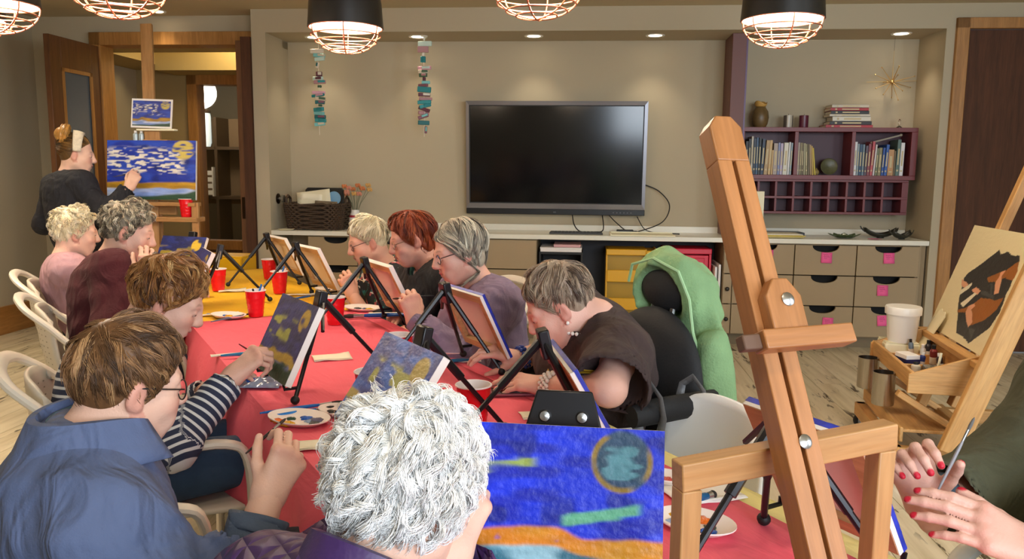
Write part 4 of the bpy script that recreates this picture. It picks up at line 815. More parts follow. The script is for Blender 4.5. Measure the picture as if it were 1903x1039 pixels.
def brush(a, b, label, handle='1a6ab8', r=.005, bristle='2a2420', flat=1.0, group='paint brushes'):
    a = Vector(a); b = Vector(b); L = (b-a).length; o = thing('paintbrush', label, 'paintbrush', frame(a, (b-a), (b-a).cross(Vector((0, 0, 1))) if abs((b-a).normalized().z) < .95 else (0, 1, 0)), group); X = lambda p: [(L*q, 0, 0) for q in p]
    part('handle', MB().tube(X((0, .1, .4, .62, .70)), [r*.5, r*.75, r*1.1, r*1.0, r*.75], 10), mat('brush_'+handle, handle, .25), o); part('ferrule', MB().tube(X((.69, .84)), [r*.85, r*1.0], 10), mat('steel'), o)
    part('bristles', MB().tube(X((.83, .90, .97, 1.0)), [r*.9, r*1.15, r*.8, r*.2], 10), mat('bristle_'+bristle, bristle, .8), o); return o
def tz(px, py, dz=.006): return atZ(px, py, TOPZ+dz)
brush(tz(483, 768), tz(640, 746), 'blue-handled brush lying at the table edge, upper of two'); brush(tz(500, 774), tz(625, 756), 'blue-handled brush lying at the table edge, lower of two', '2a78c8')
brush(tz(765, 584, .012), tz(636, 588, .012), 'large flat blue brush below the floral top', '1a58a8', .009); brush(tz(880, 668, .012), tz(806, 672, .012), 'teal brush below the lavender woman\'s plate', '1a6a90', .006); brush(tz(392, 598, .01), tz(470, 582, .01), 'slim grey-blue brush on the yellow cloth', '5a6a80', .004)
brush(tz(410, 661, .012), tz(500, 654, .012), 'blue brush beside the striped-top woman\'s hand', '1a80b0', .006, 'b09040'); brush(tz(1282, 930, .012), tz(1330, 918, .012), 'thick blue brush on the white napkin under the crossbar', '1a5a88', .008); brush(tz(540, 556, .01), tz(592, 548, .01), 'blue brush between the farthest easels', '2a60a8', .005)
o = thing('paint_bag', 'crumpled clear bag of blue paint at the table edge', 'bag', Matrix.Translation(tuple(tz(487, 716, .0)))); bg = MB().sheet(lambda u, v: (.13*(u-.5), .10*(v-.5), .006+.018*math.sin(PI*u)*math.sin(PI*v)+.005*math.sin(17*u+3)*math.sin(13*v)), 14, 12)
part('bag_film', bg, mat('bag_film', '9aa8c0', .15, var=.4, vs=60, spec=.8), o, solid=.002); part('blue_paint', MB().ball((-.02, 0, .012), (.034, .026, .012), 12, 7), mat('wet_paint_b', PC['b'], .25), o)
ph = thing('phone', 'smartphone in a pink case lying by the brown t-shirt woman\'s hand', 'phone', Matrix.Translation(tuple(tz(957, 731, .001))) @ Matrix.Rotation(.12, 4, 'Z')); part('case', MB().b2((-.075, -.037, 0), (.075, .037, .009)), mat('case_pink', '8a4050', .4), ph, bevel=.004); part('screen', MB().b2((-.070, -.033, .0085), (.070, .033, .0098)), mat('phone_glass', '2a2624', .08), ph, bevel=.001); part('camera_bump', MB().b2((-.066, -.028, .0095), (-.045, -.008, .0105)), mat('phone_glass'), ph)
# ------------------------------------------------------------------ white armchairs
chm = bpy.data.materials.new('chair_plastic'); chm.use_nodes = True; t = NT(chm); t.b.inputs['Base Color'].default_value = (*lin('d8d0c2'), 1); t.b.inputs['Roughness'].default_value = .4
chp = mat('chair_perforated', 'cfc6b6', .5)
def armchair(label, M):
    o = thing('armchair', label, 'chair', M, 'white plastic armchairs'); half = [(.285, .21, .0), (.28, .215, .40), (.275, .205, .60), (.272, .15, .650), (.27, .02, .655), (.268, -.10, .665), (.262, -.19, .71), (.245, -.265, .785), (.195, -.335, .845), (.10, -.362, .868), (0, -.368, .872)]
    path = half+[(-x, y, z) for x, y, z in half[::-1][1:]]
    P = [Vector(p) for p in path]; sm = []
    for i in range(len(P)-1):
        p0, p1, p2, p3 = P[max(i-1, 0)], P[i], P[i+1], P[min(i+2, len(P)-1)]
        for k in range(4): u = k/4; sm.append(.5*((2*p1)+(p2-p0)*u+(2*p0-5*p1+4*p2-p3)*u*u+(3*p1-p0-3*p2+p3)*u**3))
    sm.append(P[-1]); part('arm_rail', MB().tube(sm, .021, 10, flat=.62), chm, o)
    part('seat', MB().sheet(lambda u, v: (.235*(2*u-1)*(1-.06*v), .22-.46*v, .455-.018*math.sin(PI*u)*math.sin(PI*v)-.012*(1-v)**3), 10, 10), chm, o, solid=.016)
    def bk_(u, v):
        a = (2*u-1); w = .225*(1-.10*v**2)*(1-.22*max(0, v-.82)/.18*abs(a)**6); z = .455+.385*v
        return (w*a, -.235-.075*v+.055*a*a-.02*math.sin(PI*v), z-.05*max(0, v-.8)/.2*a**4)
    bp = part('backrest', MB().sheet(bk_, 14, 16), chp, o, solid=.012)
    hm = MB()
    for i in range(9):
        for j in range(13):
            u, v = .14+.09*i, .16+.058*j; p = Vector(bk_(u, v)); q = Vector(bk_(u+.022, v)); r_ = Vector(bk_(u, v+.011)); n_ = (q-p).cross(r_-p).normalized()
            for s in (-.0068, .0068): hm.add([p+n_*s-(r_-p)*.5, q+n_*s-(r_-p)*.5, q+n_*s+(r_-p)*.5, p+n_*s+(r_-p)*.5], [(0, 1, 2, 3)])
    h_ = part('slot_holes', hm, mat('slot_shade', '8f8674', .8), bp); h_['kind'] = 'stuff'
    for s in (-1, 1): part('rear_leg', MB().tube([(s*.215, -.20, .45), (s*.235, -.25, .25), (s*.255, -.30, 0)], [.022, .019, .015], 8), chm, o); part('arm_support', MB().tube([(s*.262, -.19, .70), (s*.235, -.215, .56), (s*.215, -.20, .45)], [.016, .018, .02], 8), chm, o)
    return o
def seatM(t, n, rot): return TM(t, n, 0, rot)          # rot 0 faces +n (towards the table from the left side)
CH = [(-1.02, -.30, -.05, 'white armchair behind the pink-sweater woman'), (-.16, -.25, 0, 'white armchair behind the maroon cardigan'), (1.07, -.25, .0, 'white armchair with slotted back behind the striped-top woman'), (2.0, -.42, 0, 'white armchair under the woman in the blue shirt'), (2.62, -.30, .2, 'white armchair under the white-haired woman in purple'),
      (-.42, 1.05, PI, 'white armchair under the floral-top woman'), (.22, 1.10, PI, 'white armchair under the woman in the black vest'), (.80, 1.06, PI-.1, 'white armchair behind the lavender sweatshirt'), (2.95, 1.25, PI, 'white armchair under the woman in olive')]
c0 = armchair(CH[0][3], seatM(*CH[0][:3]))
for t_, n_, r_, l_ in CH[1:]: dup(c0, seatM(t_, n_, r_), l_)
sc = thing('side_chair', 'empty white chair with a smooth rounded back behind the wooden crossbar', 'chair', TM(2.04, .75, 0, PI-.12)); shm = mat('shell_white', 'ffffff', .35)
def shell(u, v):
    a = 2*u-1; w = .225*(1-.08*v)*(1-.30*max(0, v-.74)/.26*abs(a)**5); z = .44+.370*v; return (w*a, -.215-.07*v+.06*a*a-.015*math.sin(PI*v), z-.07*(max(0, v-.72)/.28)**2*abs(a)**3.2)
part('backrest', MB().sheet(shell, 16, 16), shm, sc, solid=.012); part('seat', MB().sheet(lambda u, v: (.23*(2*u-1), .22-.44*v, .45-.016*math.sin(PI*u)*math.sin(PI*v)), 10, 10), shm, sc, solid=.016)
for s in (-1, 1):
    part('arm', MB().tube([(s*.225, -.23, .60), (s*.262, -.16, .655), (s*.27, .02, .66), (s*.265, .12, .64), (s*.255, .17, .45)], .018, 8, flat=.7), shm, sc); part('leg', MB().tube([(s*.20, .19, .44), (s*.22, .22, 0)], [.018, .014], 8), shm, sc); part('leg', MB().tube([(s*.20, -.2, .44), (s*.23, -.28, 0)], [.018, .014], 8), shm, sc)
# ------------------------------------------------------------------ wooden studio pieces
pine = wood('pine', 'a07240', 'b68a58', .5, 1, 1); pine_d = wood('honey_pine', '925e30', 'aa7244', .42, 1, 1); brown_end = mat('end_grain', '5a4030', .7)
def bar(name, a, b, w, h, m, parent, up=(0, 0, 1), bevel=.003, label=None, poly=None):
    a = Vector(a); b = Vector(b); y = (b-a).normalized(); x = y.cross(Vector(up)); x.normalize(); z = x.cross(y); L = (b-a).length
    M = Matrix(((x[0], y[0], z[0], a[0]), (x[1], y[1], z[1], a[1]), (x[2], y[2], z[2], a[2]), (0, 0, 0, 1)))
    mb = MB().b2((-w/2, 0, -h/2), (w/2, L, h/2)) if poly is None else MB().prism(poly, None, h, -h/2)
    o = part(name, mb, m, parent, label, bevel); o.matrix_local = (parent.matrix_world.inverted() @ M if parent.parent is None else M); return o
# the wooden table easel in the near foreground
we = thing('wooden_easel', 'honey-coloured wooden easel with slotted mast in the near foreground', 'easel', Matrix.Translation((.34, .85, TOPZ)))
bpy.context.view_layer.update()
mt, mbt = Vector(atY(1333, 226, 1.08)), Vector(atY(1526, 1039, .83)); md = (mbt-mt).normalized(); mlow = mt+md*((mt.z-TOPZ-.01)/-md.z); mlen = (mlow-mt).length
cb0, cb1 = Vector(atY(1258, 884, .885)), Vector(atY(1655, 806, .985)); mx = Vector((cb1.x-cb0.x, cb1.y-cb0.y, 0)).normalized(); mx = (mx-md*mx.dot(md)).normalized()
mz = mx.cross(-md).normalized()        # out of the front of the mast
if mz.y > 0: mz = -mz
up = -md
def mpt(x, s, z=0): return mt+mx*x+md*s+mz*z
S0 = (Vector(atY(1350, 312, 1.055))-mt).dot(md)
MW = .0475; g = .0055
bar('mast_head', mpt(0, S0), mpt(0, 0), MW, .030, pine_d, we, mz, .002, None, [(-MW/2, 0), (MW/2, 0), (MW/2, S0-.016), (MW/2-.012, S0), (-MW/2+.012, S0), (-MW/2, S0-.016)])
for s in (-1, 1): bar('mast_rail', mpt(s*(MW/2+g/2)/2, mlen), mpt(s*(MW/2+g/2)/2, S0-.0005), MW/2-g/2, .030, pine_d, we, mz, .0015)
bar('slot_back', mpt(0, mlen, -.012), mpt(0, S0, -.012), g, .004, brown_end, we, mz, 0)
def sat(px, py): r = ray(px, py); n_ = mz; k = (Vector(mt)-Vector(CAMP)).dot(n_)/Vector(r).dot(n_); q = Vector(CAMP)+Vector(r)*k-mt; return q.dot(mx), q.dot(md)
x1, s1 = sat(1424, 534); x2, s2 = sat(1444, 640); bw = .049; bl = s2-s1
bar('clamp_block', mpt(.010, s2, .024), mpt(.010, s1, .024), bw, .020, pine_d, we, mz, .002, None, [(-bw/2, 0), (bw/2, 0), (bw/2, bl-.022), (bw/2-.014, bl), (-bw/2+.014, bl), (-bw/2, bl-.022)])
steel = mat('steel', 'a8a8a8', .3, 1)
def bolt(px, py, off, r=.0085):
    x, s = sat(px, py); c = mpt(x, s, off); R_ = mz.to_track_quat('Z', 'Y').to_matrix()
    b_ = part('bolt', MB().lathe([(.0, .004), (r*.6, .0035), (r, .0015), (r, 0)], 18, c=c-Vector(we.location), R=R_), steel, we)
bolt(1433, 573, .034); bolt(1481, 825, .015)
xa, sa = sat(1386, 648); xb, sb = sat(1548, 634); bar('ledge', mpt(xa, sa, .028), mpt(xb, sb, .028), .024, .026, pine_d, we, mz, .002); xc, sc_ = sat(1353, 651); bar('ledge_end', mpt(xc, sc_, .026), mpt(xa, sa, .026), .018, .016, brown_end, we, mz, .002)
bh = .034
bar('crossbar', cb0-Vector((0, 0, 0)), cb1, .026, bh, pine, we, (0, 0, 1), .002)
d_ = (cb1-cb0).normalized()
for c_ in (cb0+d_*.014, cb1-d_*.014): bar('leg', Vector((c_.x, c_.y, TOPZ)), Vector((c_.x, c_.y, c_.z-bh/2)), .026, .026, pine, we, (d_.y, -d_.x, 0), .002)
bar('foot_rail', Vector((cb0.x+.014*d_.x, cb0.y, TOPZ+.016)), Vector((cb1.x-.014*d_.x, cb1.y, TOPZ+.016)), .02, .03, pine, we)
part('back_bolt', MB().tube([mpt(0, sat(1481, 825)[1], .012)-Vector(we.location), mpt(0, sat(1481, 825)[1], -.09)-Vector(we.location)], .004, 8), steel, we)
# the instructor's tall easel with lesson painting
IY = 5.25
ie = thing('tall_easel', 'tall wooden studio easel holding the lesson painting by the doorway', 'easel', Matrix.Translation((-2.42, 5.35, 0))); bpy.context.view_layer.update()
ia, ib = Vector(atY(284, 378, IY+.05)), Vector(atY(272, 45, IY+.28))
bar('mast', ia+(ia-ib)*.75, ib, .075, .03, pine, ie, (.1, -1, .2)); bar('mast', ia+Vector((0, .03, -.8)), ia+Vector((0, .03, .1)), .09, .03, pine, ie, (.1, -1, 0))
fd = Vector((WE[0], WE[1], 0)); tr_ = Vector(atY(300, 379, IY))
bar('canvas_ledge', tr_-fd*.28, tr_+fd*.25, .09, .024, pine, ie); sh = Vector(atY(318, 407, IY)); bar('lower_shelf', sh-fd*.30, sh+fd*.205, .12, .03, pine, ie)
bar('panel', sh-fd*.28+Vector((0, .04, .02)), sh-fd*.28+Vector((0, .04, .125)), .02, .02, pine, ie); bar('front_panel', sh-fd*.25+Vector((0, .05, .07)), sh+fd*.02+Vector((0, .05, .07)), .02, .09, pine, ie)
for s in (-.33, .18):
    a = sh+fd*s+Vector((0, -.02, .11)); bar('leg', Vector((a.x+.02*s, a.y-.05, .06)), a, .045, .03, pine, ie, (0, -1, 0))
bar('base_beam', Vector((sh.x-.42, sh.y-.05, .035)), Vector((sh.x+.27, sh.y-.09, .035)), .06, .06, pine, ie); bar('base_beam', Vector((sh.x-.05, sh.y-.1, .035)), Vector((sh.x-.02, sh.y+.5, .035)), .06, .06, pine, ie)
kn = tr_+fd*.22+Vector((0, -.03, -.22)); part('crank', MB().tube([kn-Vector(ie.location), kn+Vector((.03, 0, .02))-Vector(ie.location), kn+Vector((.035, 0, -.06))-Vector(ie.location)], .006, 6), steel, ie)
cup(Matrix.Translation(tuple(sh+fd*.115+Vector((0, -.02, .0155)))), 'red cup standing on the shelf of the instructor\'s tall easel')
cl = Vector(atY(281, 371, IY-.02)); canvas(frame(cl, fd, (-WE[1], WE[0], .0)) @ Matrix.Rotation(-.10, 4, 'X'), .605, .385, 'lesson', 'large blue lesson painting with white dashes on the tall easel', 77, .006)
pl_ = Vector(atY(281, 238, IY+.07)); ps = thing('sample_print', 'small framed blue sample picture on the mast above the lesson painting', 'picture', frame(pl_, fd, (-WE[1], WE[0], 0)) @ Matrix.Rotation(-.12, 4, 'X') @ Matrix.Rotation(.03, 4, 'Y'))
U, Vv = np.meshgrid(np.linspace(0, 1, 41), np.linspace(0, 1, 31)); col = paint('lesson', U, Vv, 140)*.8+.03; P = np.stack([(U-.5)*.26, np.full_like(U, -.004), .012+Vv*.165], -1).reshape(-1, 3); i_, j_ = np.meshgrid(np.arange(40), np.arange(30)); a_ = (j_*41+i_).ravel()
link('print_face', np_mesh('print_face', P, np.stack([a_, a_+1, a_+42, a_+41], 1), paintm, True, {'Col': ('FLOAT_COLOR', col.reshape(-1, 3))}), ps); part('white_border', MB().b2((-.14, -.002, 0), (.14, .004, .19)), mat('paper_white'), ps)
bar('print_ledge', pl_-fd*.09+Vector((0, 0, -.012)), pl_+fd*.17+Vector((0, 0, -.012)), .05, .012, mat('paper_cream'), ie); bar('clip_block', pl_+Vector((0, .02, -.085)), pl_+Vector((0, .02, -.015)), .10, .03, pine, ie, (0, -1, 0)); bar('clip_foot', pl_-fd*.05+Vector((0, .0, -.085)), pl_+fd*.12+Vector((0, .0, -.085)), .05, .02, pine, ie)
for i, dx in enumerate((-.115, -.075)):
    p = pl_+fd*dx+Vector((0, .01, -.085)); b_ = thing('paint_bottle', ('left of two small clear bottles under the sample picture', 'right of two small clear bottles under the sample picture')[i], 'bottle', Matrix.Translation(tuple(p))); part('bottle_body', MB().lathe([(.016, 0), (.016, .045), (.008, .055)], 14), mat('bottle_clear', 'a8b4b8', .1, spec=.8), b_); part('cap', MB().lathe([(.009, .055), (.009, .068), (.0, .069)], 12), mat('paper_white'), b_)
bar('bottle_ledge', pl_-fd*.14+Vector((0, .01, -.092)), pl_-fd*.04+Vector((0, .01, -.092)), .04, .012, pine, ie)
# ------------------------------------------------------------------ rolling studio easel at the right
SX = V3(math.cos(-1.767), math.sin(-1.767), 0); SY = V3(-SX[1], SX[0], 0)
sc_ = V3(2.281, 4.281, 0)+SX*.43
SM = frame(sc_, SX, SY)              # x along the picture towards the camera, y back, z up
se = thing('studio_easel', 'pine studio easel on casters with a paint tray at the right', 'easel', SM); bpy.context.view_layer.update()
def sbar(name, a, b, w, h, up=(0, 0, 1), m=None, bevel=.004):
    a = Vector(a); b = Vector(b); y = (b-a).normalized(); x = y.cross(Vector(up)).normalized(); z = x.cross(y); L = (b-a).length
    o = part(name, MB().b2((-w/2, 0, -h/2), (w/2, L, h/2)), m or pine_l, se, None, bevel); o.matrix_local = Matrix(((x[0], y[0], z[0], a[0]), (x[1], y[1], z[1], a[1]), (x[2], y[2], z[2], a[2]), (0, 0, 0, 1))); return o
pine_l = wood('light_pine', 'bd8a4e', 'd4a468', .5, 1, 1)
TS = .323; dk = wood('dark_beam', '4a3018', '5c3c20', .5, 1, 1)
def lean(x, q, off=0): return (x, math.sin(TS)*q+math.cos(TS)*off, .58+math.cos(TS)*q-math.sin(TS)*off)
for x in (-.20, .30): sbar('upright_rail', lean(x, -.44, .045), lean(x, 1.05, .045), .055, .045, (0, -1, .3))
sbar('side_upright', lean(.475, -.44, -.01), lean(.475, .80, -.01), .10, .04, (1, 0, 0)); sbar('centre_mast', lean(.05, -.3, .085), lean(.05, 1.25, .085), .07, .03, (0, -1, .3))
sbar('picture_ledge', lean(-.44, -.03, -.02), lean(.44, -.03, -.02), .06, .03)
sbar('under_panel', lean(-.30, -.10, .03), lean(.34, -.10, .03), .02, .13)
# tray with sloping cheeks
tz_ = .43
sbar('tray_floor', (-.36, -.14, tz_), (.36, -.14, tz_), .30, .016); sbar('tray_front', (-.36, -.29, tz_+.03), (.36, -.29, tz_+.03), .018, .08); sbar('tray_divider', (-.10, -.15, tz_+.03), (-.09, -.15, tz_+.03), .26, .06); sbar('tray_divider', (.14, -.15, tz_+.03), (.15, -.15, tz_+.03), .26, .06)
for x in (-.36, .35):
    c = part('tray_cheek', MB().prism([(-.31, tz_-.03), (.0, tz_-.03), (.04, tz_+.16), (-.02, tz_+.16), (-.31, tz_+.06)], frame((x, 0, 0), (0, 1, 0), (0, 0, 1)), .016), pine_l, se, bevel=.003)
sbar('tray_brace', (.32, -.34, tz_-.04), (.32, .05, tz_-.28), .04, .03); sbar('tray_brace', (-.32, -.34, tz_-.04), (-.32, .05, tz_-.28), .04, .03)
# base with casters
for x in (-.36, .36): sbar('base_runner', (x, -.36, .11), (x, .55, .11), .045, .07)
sbar('base_front', (-.38, -.34, .11), (.38, -.34, .11), .05, .07); sbar('base_rear', (-.38, .45, .11), (.38, .45, .11), .05, .07); sbar('base_middle', (-.38, .06, .12), (.42, .06, .12), .05, .08)
sbar('step_shelf', (-.36, -.22, .22), (.36, -.22, .22), .2, .016); sbar('step_front', (-.36, -.32, .20), (.36, -.32, .20), .016, .07)
for x in (-.36, .36): sbar('step_support', (x, -.22, .14), (x, -.22, .22), .2, .02)
for x in (-.38, .38):
    for y in (-.33, .5):
        w_ = part('caster', MB().lathe([(.006, -.018), (.034, -.018), (.036, -.01), (.036, .01), (.034, .018), (.006, .018)], 18, c=(x, y, .0365), R=Matrix.Rotation(PI/2, 3, 'Y')), rub, se); part('caster_fork', MB().b2((x-.026, y-.016, .03), (x-.02, y+.016, .08)).b2((x+.02, y-.016, .03), (x+.026, y+.016, .08)).lathe([(.03, .074), (.03, .086), (.02, .092)], 14, c=(x, y, 0)), steel, w_)
sbar('dark_post', (.12, .72, .1), (.10, .30, 1.25), .06, .05, (1, 0, 0), dk); sbar('dark_beam', (-.4, .62, .16), (.9, .62, .16), .06, .08, (0, 0, 1), dk)
# the abstract picture
def abstract(u, v):
    c = np.zeros(u.shape+(3,))+L3('e8d8ae'); n = vn(u, v, 12, 12, 3)*.02
    def poly(pts, col):
        ins = np.zeros(u.shape, bool); k = len(pts)
        for i in range(k):
            (x0, y0), (x1, y1) = pts[i], pts[(i+1) % k]; cond = ((y0 > v+n) != (y1 > v+n)); xs_ = (x1-x0)*(v+n-y0)/((y1-y0) if abs(y1-y0) > 1e-9 else 1e-9)+x0; ins ^= cond & (u+n < xs_)
        c[ins] = L3(col)
    blk, br, pk, gr = '2c2824', '9a5a1c', 'e0a07c', '4a4844'
    for p, col in ABS: poly(p, {'k': blk, 'b': br, 'p': pk, 'g': gr, 'w': 'ece0c4'}[col])
    return c
def puv(zx, zy):                       # pixel of the photograph -> place on the picture plane
    px, py = 1640+zx*263/976, 420+zy*280/1039
    B = V3(2.281, 4.281, .581); bk = V3(-SX[1], SX[0], 0); upv = bk*math.sin(TS)+V3(0, 0, math.cos(TS)); nr = np.cross(SX, upv); r = ray(px, py); k = np.dot(B-CAMP, nr)/np.dot(r, nr); q = CAMP+r*k-B
    return float(q @ SX)/.86, float(q @ upv)/.583
ABS = [([puv(*p) for p in pts], c) for pts, c in (
    ([(810, 165), (825, 190), (875, 170), (890, 195), (955, 200), (955, 240), (915, 300), (905, 380), (850, 520), (820, 590), (740, 705), (605, 805), (515, 730), (528, 620), (545, 450), (575, 350), (600, 320), (700, 250)], 'k'),
    ([(955, 240), (930, 250), (865, 300), (740, 345), (745, 380), (800, 375), (860, 350), (905, 375), (940, 310)], 'b'),
    ([(855, 485), (790, 505), (690, 490), (640, 530), (580, 560), (530, 570), (530, 590), (585, 590), (600, 690), (720, 640), (800, 570)], 'b'),
    ([(820, 320), (858, 300), (850, 315), (832, 340), (835, 370), (815, 455), (785, 465), (795, 380), (815, 350)], 'p'), ([(585, 590), (605, 545), (640, 530), (655, 540), (625, 570), (635, 600), (630, 660), (600, 695)], 'p'),
    ([(555, 360), (590, 380), (600, 400), (575, 425), (552, 405)], 'p'), ([(620, 440), (655, 418), (690, 440), (665, 470), (640, 465)], 'p'), ([(545, 440), (620, 390), (627, 398), (600, 430), (543, 470)], 'w'), ([(553, 525), (645, 455), (660, 465), (570, 552)], 'w'),
    ([(690, 440), (790, 475), (775, 500), (690, 465)], 'g'), ([(755, 390), (775, 390), (770, 470), (755, 465)], 'g'), ([(600, 700), (650, 710), (610, 790)], 'g'))]
pm = frame((2.281+SX[0]*.43, 4.281+SX[1]*.43, .581), SX, SY) @ Matrix.Rotation(-TS, 4, 'X')
canvas(pm, .86, .583, None, 'abstract black and brown shapes on a cream canvas on the studio easel', 0, .005, .03, painter=abstract)
o = bpy.data.objects[[x.name for x in bpy.data.objects if x.name.startswith('canvas') and x.get('label', '').startswith('abstract')][0]]
stp = MB()
for k in range(14): stp.b2((.4305, .012, .03+.04*k), (.4325, .02, .038+.04*k))
part('staples', stp, mat('staple_dark', '4a3a30', .4, .5), o)
# things on the tray
def strayM(x, y, z): return SM @ Matrix.Translation((x, y, z))
b_ = thing('white_bucket', 'white plastic bucket with lid on the left of the studio easel tray', 'bucket', strayM(-.34, -.16, tz_+.075)); bp_ = mat('bucket_white', 'eeeae4', .35)
part('bucket_body', MB().lathe([(.068, 0), (.072, .02), (.082, .15), (.084, .155)], 28), bp_, b_); part('lid', MB().lathe([(.084, .15), (.091, .15), (.092, .185), (.088, .192), (.0, .192)], 28, caps=False), bp_, b_)
b_ = thing('cream_jar', 'cream block under the white bucket on the tray corner', 'block', strayM(-.365, -.17, tz_+.01)); part('block', MB().b2((-.085, -.085, 0), (.09, .09, .062)), mat('paper_cream'), b_, bevel=.01); part('top_plate', MB().b2((-.08, -.08, .062), (.085, .085, .066)), mat('paper_cream'), b_)
for i, (x, lb) in enumerate(((-.22, 'steel can hanging under the far end of the tray'), (.10, 'steel can hanging under the near end of the tray'))):
    c = thing('steel_can', lb, 'can', strayM(x, -.345, tz_-.16) @ Matrix.Rotation(.0, 4, 'X')); part('can_wall', MB().lathe([(.0, 0), (.05, 0), (.052, .004), (.052, .16), (.0535, .163), (.050, .163), (.048, .01), (0, .008)], 28, caps=False), mat('brushed_steel', 'b8b0a6', .22, 1), c)
    part('hanger', MB().tube([(0, .045, .15), (0, .055, .19), (0, .07, .20)], .004, 6), steel, c)
rt = random.Random(5)
for i, (x, y, h, r, col, lb) in enumerate(((-.18, -.1, .11, .016, '2a2a30', 'black paint tube standing in the tray'), (-.12, -.14, .10, .014, 'd8d4d0', 'white paint tube standing in the tray'), (-.02, -.12, .12, .018, '7a2a2a', 'dark red paint tube leaning in the tray'), (.04, -.2, .09, .016, '22306a', 'blue labelled paint tube in the tray'), (-.24, -.16, .10, .013, '6a7a8a', 'grey paint tube at the far end of the tray'), (.1, -.12, .10, .015, '3a2a2a', 'brown paint tube leaning by the ledge'), (.19, -.26, .07, .022, 'c8c0b0', 'squat pale jar at the near end of the tray'))):
    c = thing('paint_tube', lb, 'paint tube', strayM(x, y+.03, tz_+.009) @ Matrix.Rotation(rt.uniform(-.15, .15), 4, 'X') @ Matrix.Rotation(rt.uniform(-.15, .15), 4, 'Y')); part('tube_body', MB().lathe([(r, 0), (r, h*.75), (r*.5, h*.85)], 14), mat('tube_'+col, col, .3), c); part('cap', MB().lathe([(r*.55, h*.84), (r*.55, h), (0, h+.001)], 12), mat('paper_white' if i % 2 else 'matte_black'), c); part('label_band', MB().lathe([(r*1.02, h*.2), (r*1.02, h*.5)], 14, caps=False), mat('tube_label', 'd8d0c4', .5), c)
c = thing('paint_box', 'small white paint box with a navy band in the tray', 'box', strayM(.04, -.23, tz_+.009) @ Matrix.Rotation(.3, 4, 'Z')); part('carton', MB().b2((-.05, -.035, 0), (.05, .035, .08)), mat('paper_white'), c, bevel=.002); part('navy_band', MB().b2((-.051, -.036, .03), (.051, .036, .06)), mat('band_navy', '1c2050', .4), c)
c = thing('mixing_tin', 'clear square tin with a short brush standing in it', 'tin', strayM(.23, -.15, tz_+.009)); part('tin', MB().b2((-.055, -.05, 0), (.055, .05, .06)), mat('tin_glass', '8a8478', .15, .3), c, bevel=.006); part('brush_stub', MB().tube([(0, 0, .03), (.01, .01, .13)], .006, 8), mat('paper_cream'), c)
for i, (x, q, w, h, col, lb) in enumerate(((-.37, -.02, .12, .22, 'e8dcb8', 'cream card leaning left of the abstract picture'), (-.43, -.02, .08, .17, 'b8b4ac', 'grey card leaning behind the cream card'), (-.36, -.05, .06, .13, '8a8a88', 'small grey card in front of the leaning cards'))):
    o = tag(link('leaning_card', MB().b2((-w/2, 0, 0), (w/2, .004, h)).mesh('leaning_card', mat('card_'+col, col, .7))), lb, 'card'); o.matrix_world = SM @ Matrix.Translation((x+.06, -.08+.02*i, tz_+.05)) @ Matrix.Rotation(-.42, 4, 'X') @ Matrix.Rotation(.2-.1*i, 4, 'Y'); part('torn_edge', MB().prism([(-w/2, h), (w/2, h), (w*.2, h+.02), (-w*.1, h+.008), (-w*.3, h+.015)], Matrix.Rotation(PI/2, 4, 'X'), .0035, -.0037), mat('card_'+col), o)
k = thing('palette_knife', 'small wire stand on the floor beam of the studio easel', 'stand', strayM(.46, -.1, .158)); k.name = 'wire_stand'; part('wire', MB().tube([(0, 0, .0), (0, 0, .07), (-.02, 0, .09)], .003, 6).tube([(0, 0, .07), (.02, 0, .088)], .003, 6), steel, k); part('wood_base', MB().lathe([(.025, -.15), (.025, -.02), (.02, 0)], 14), pine_l, k)
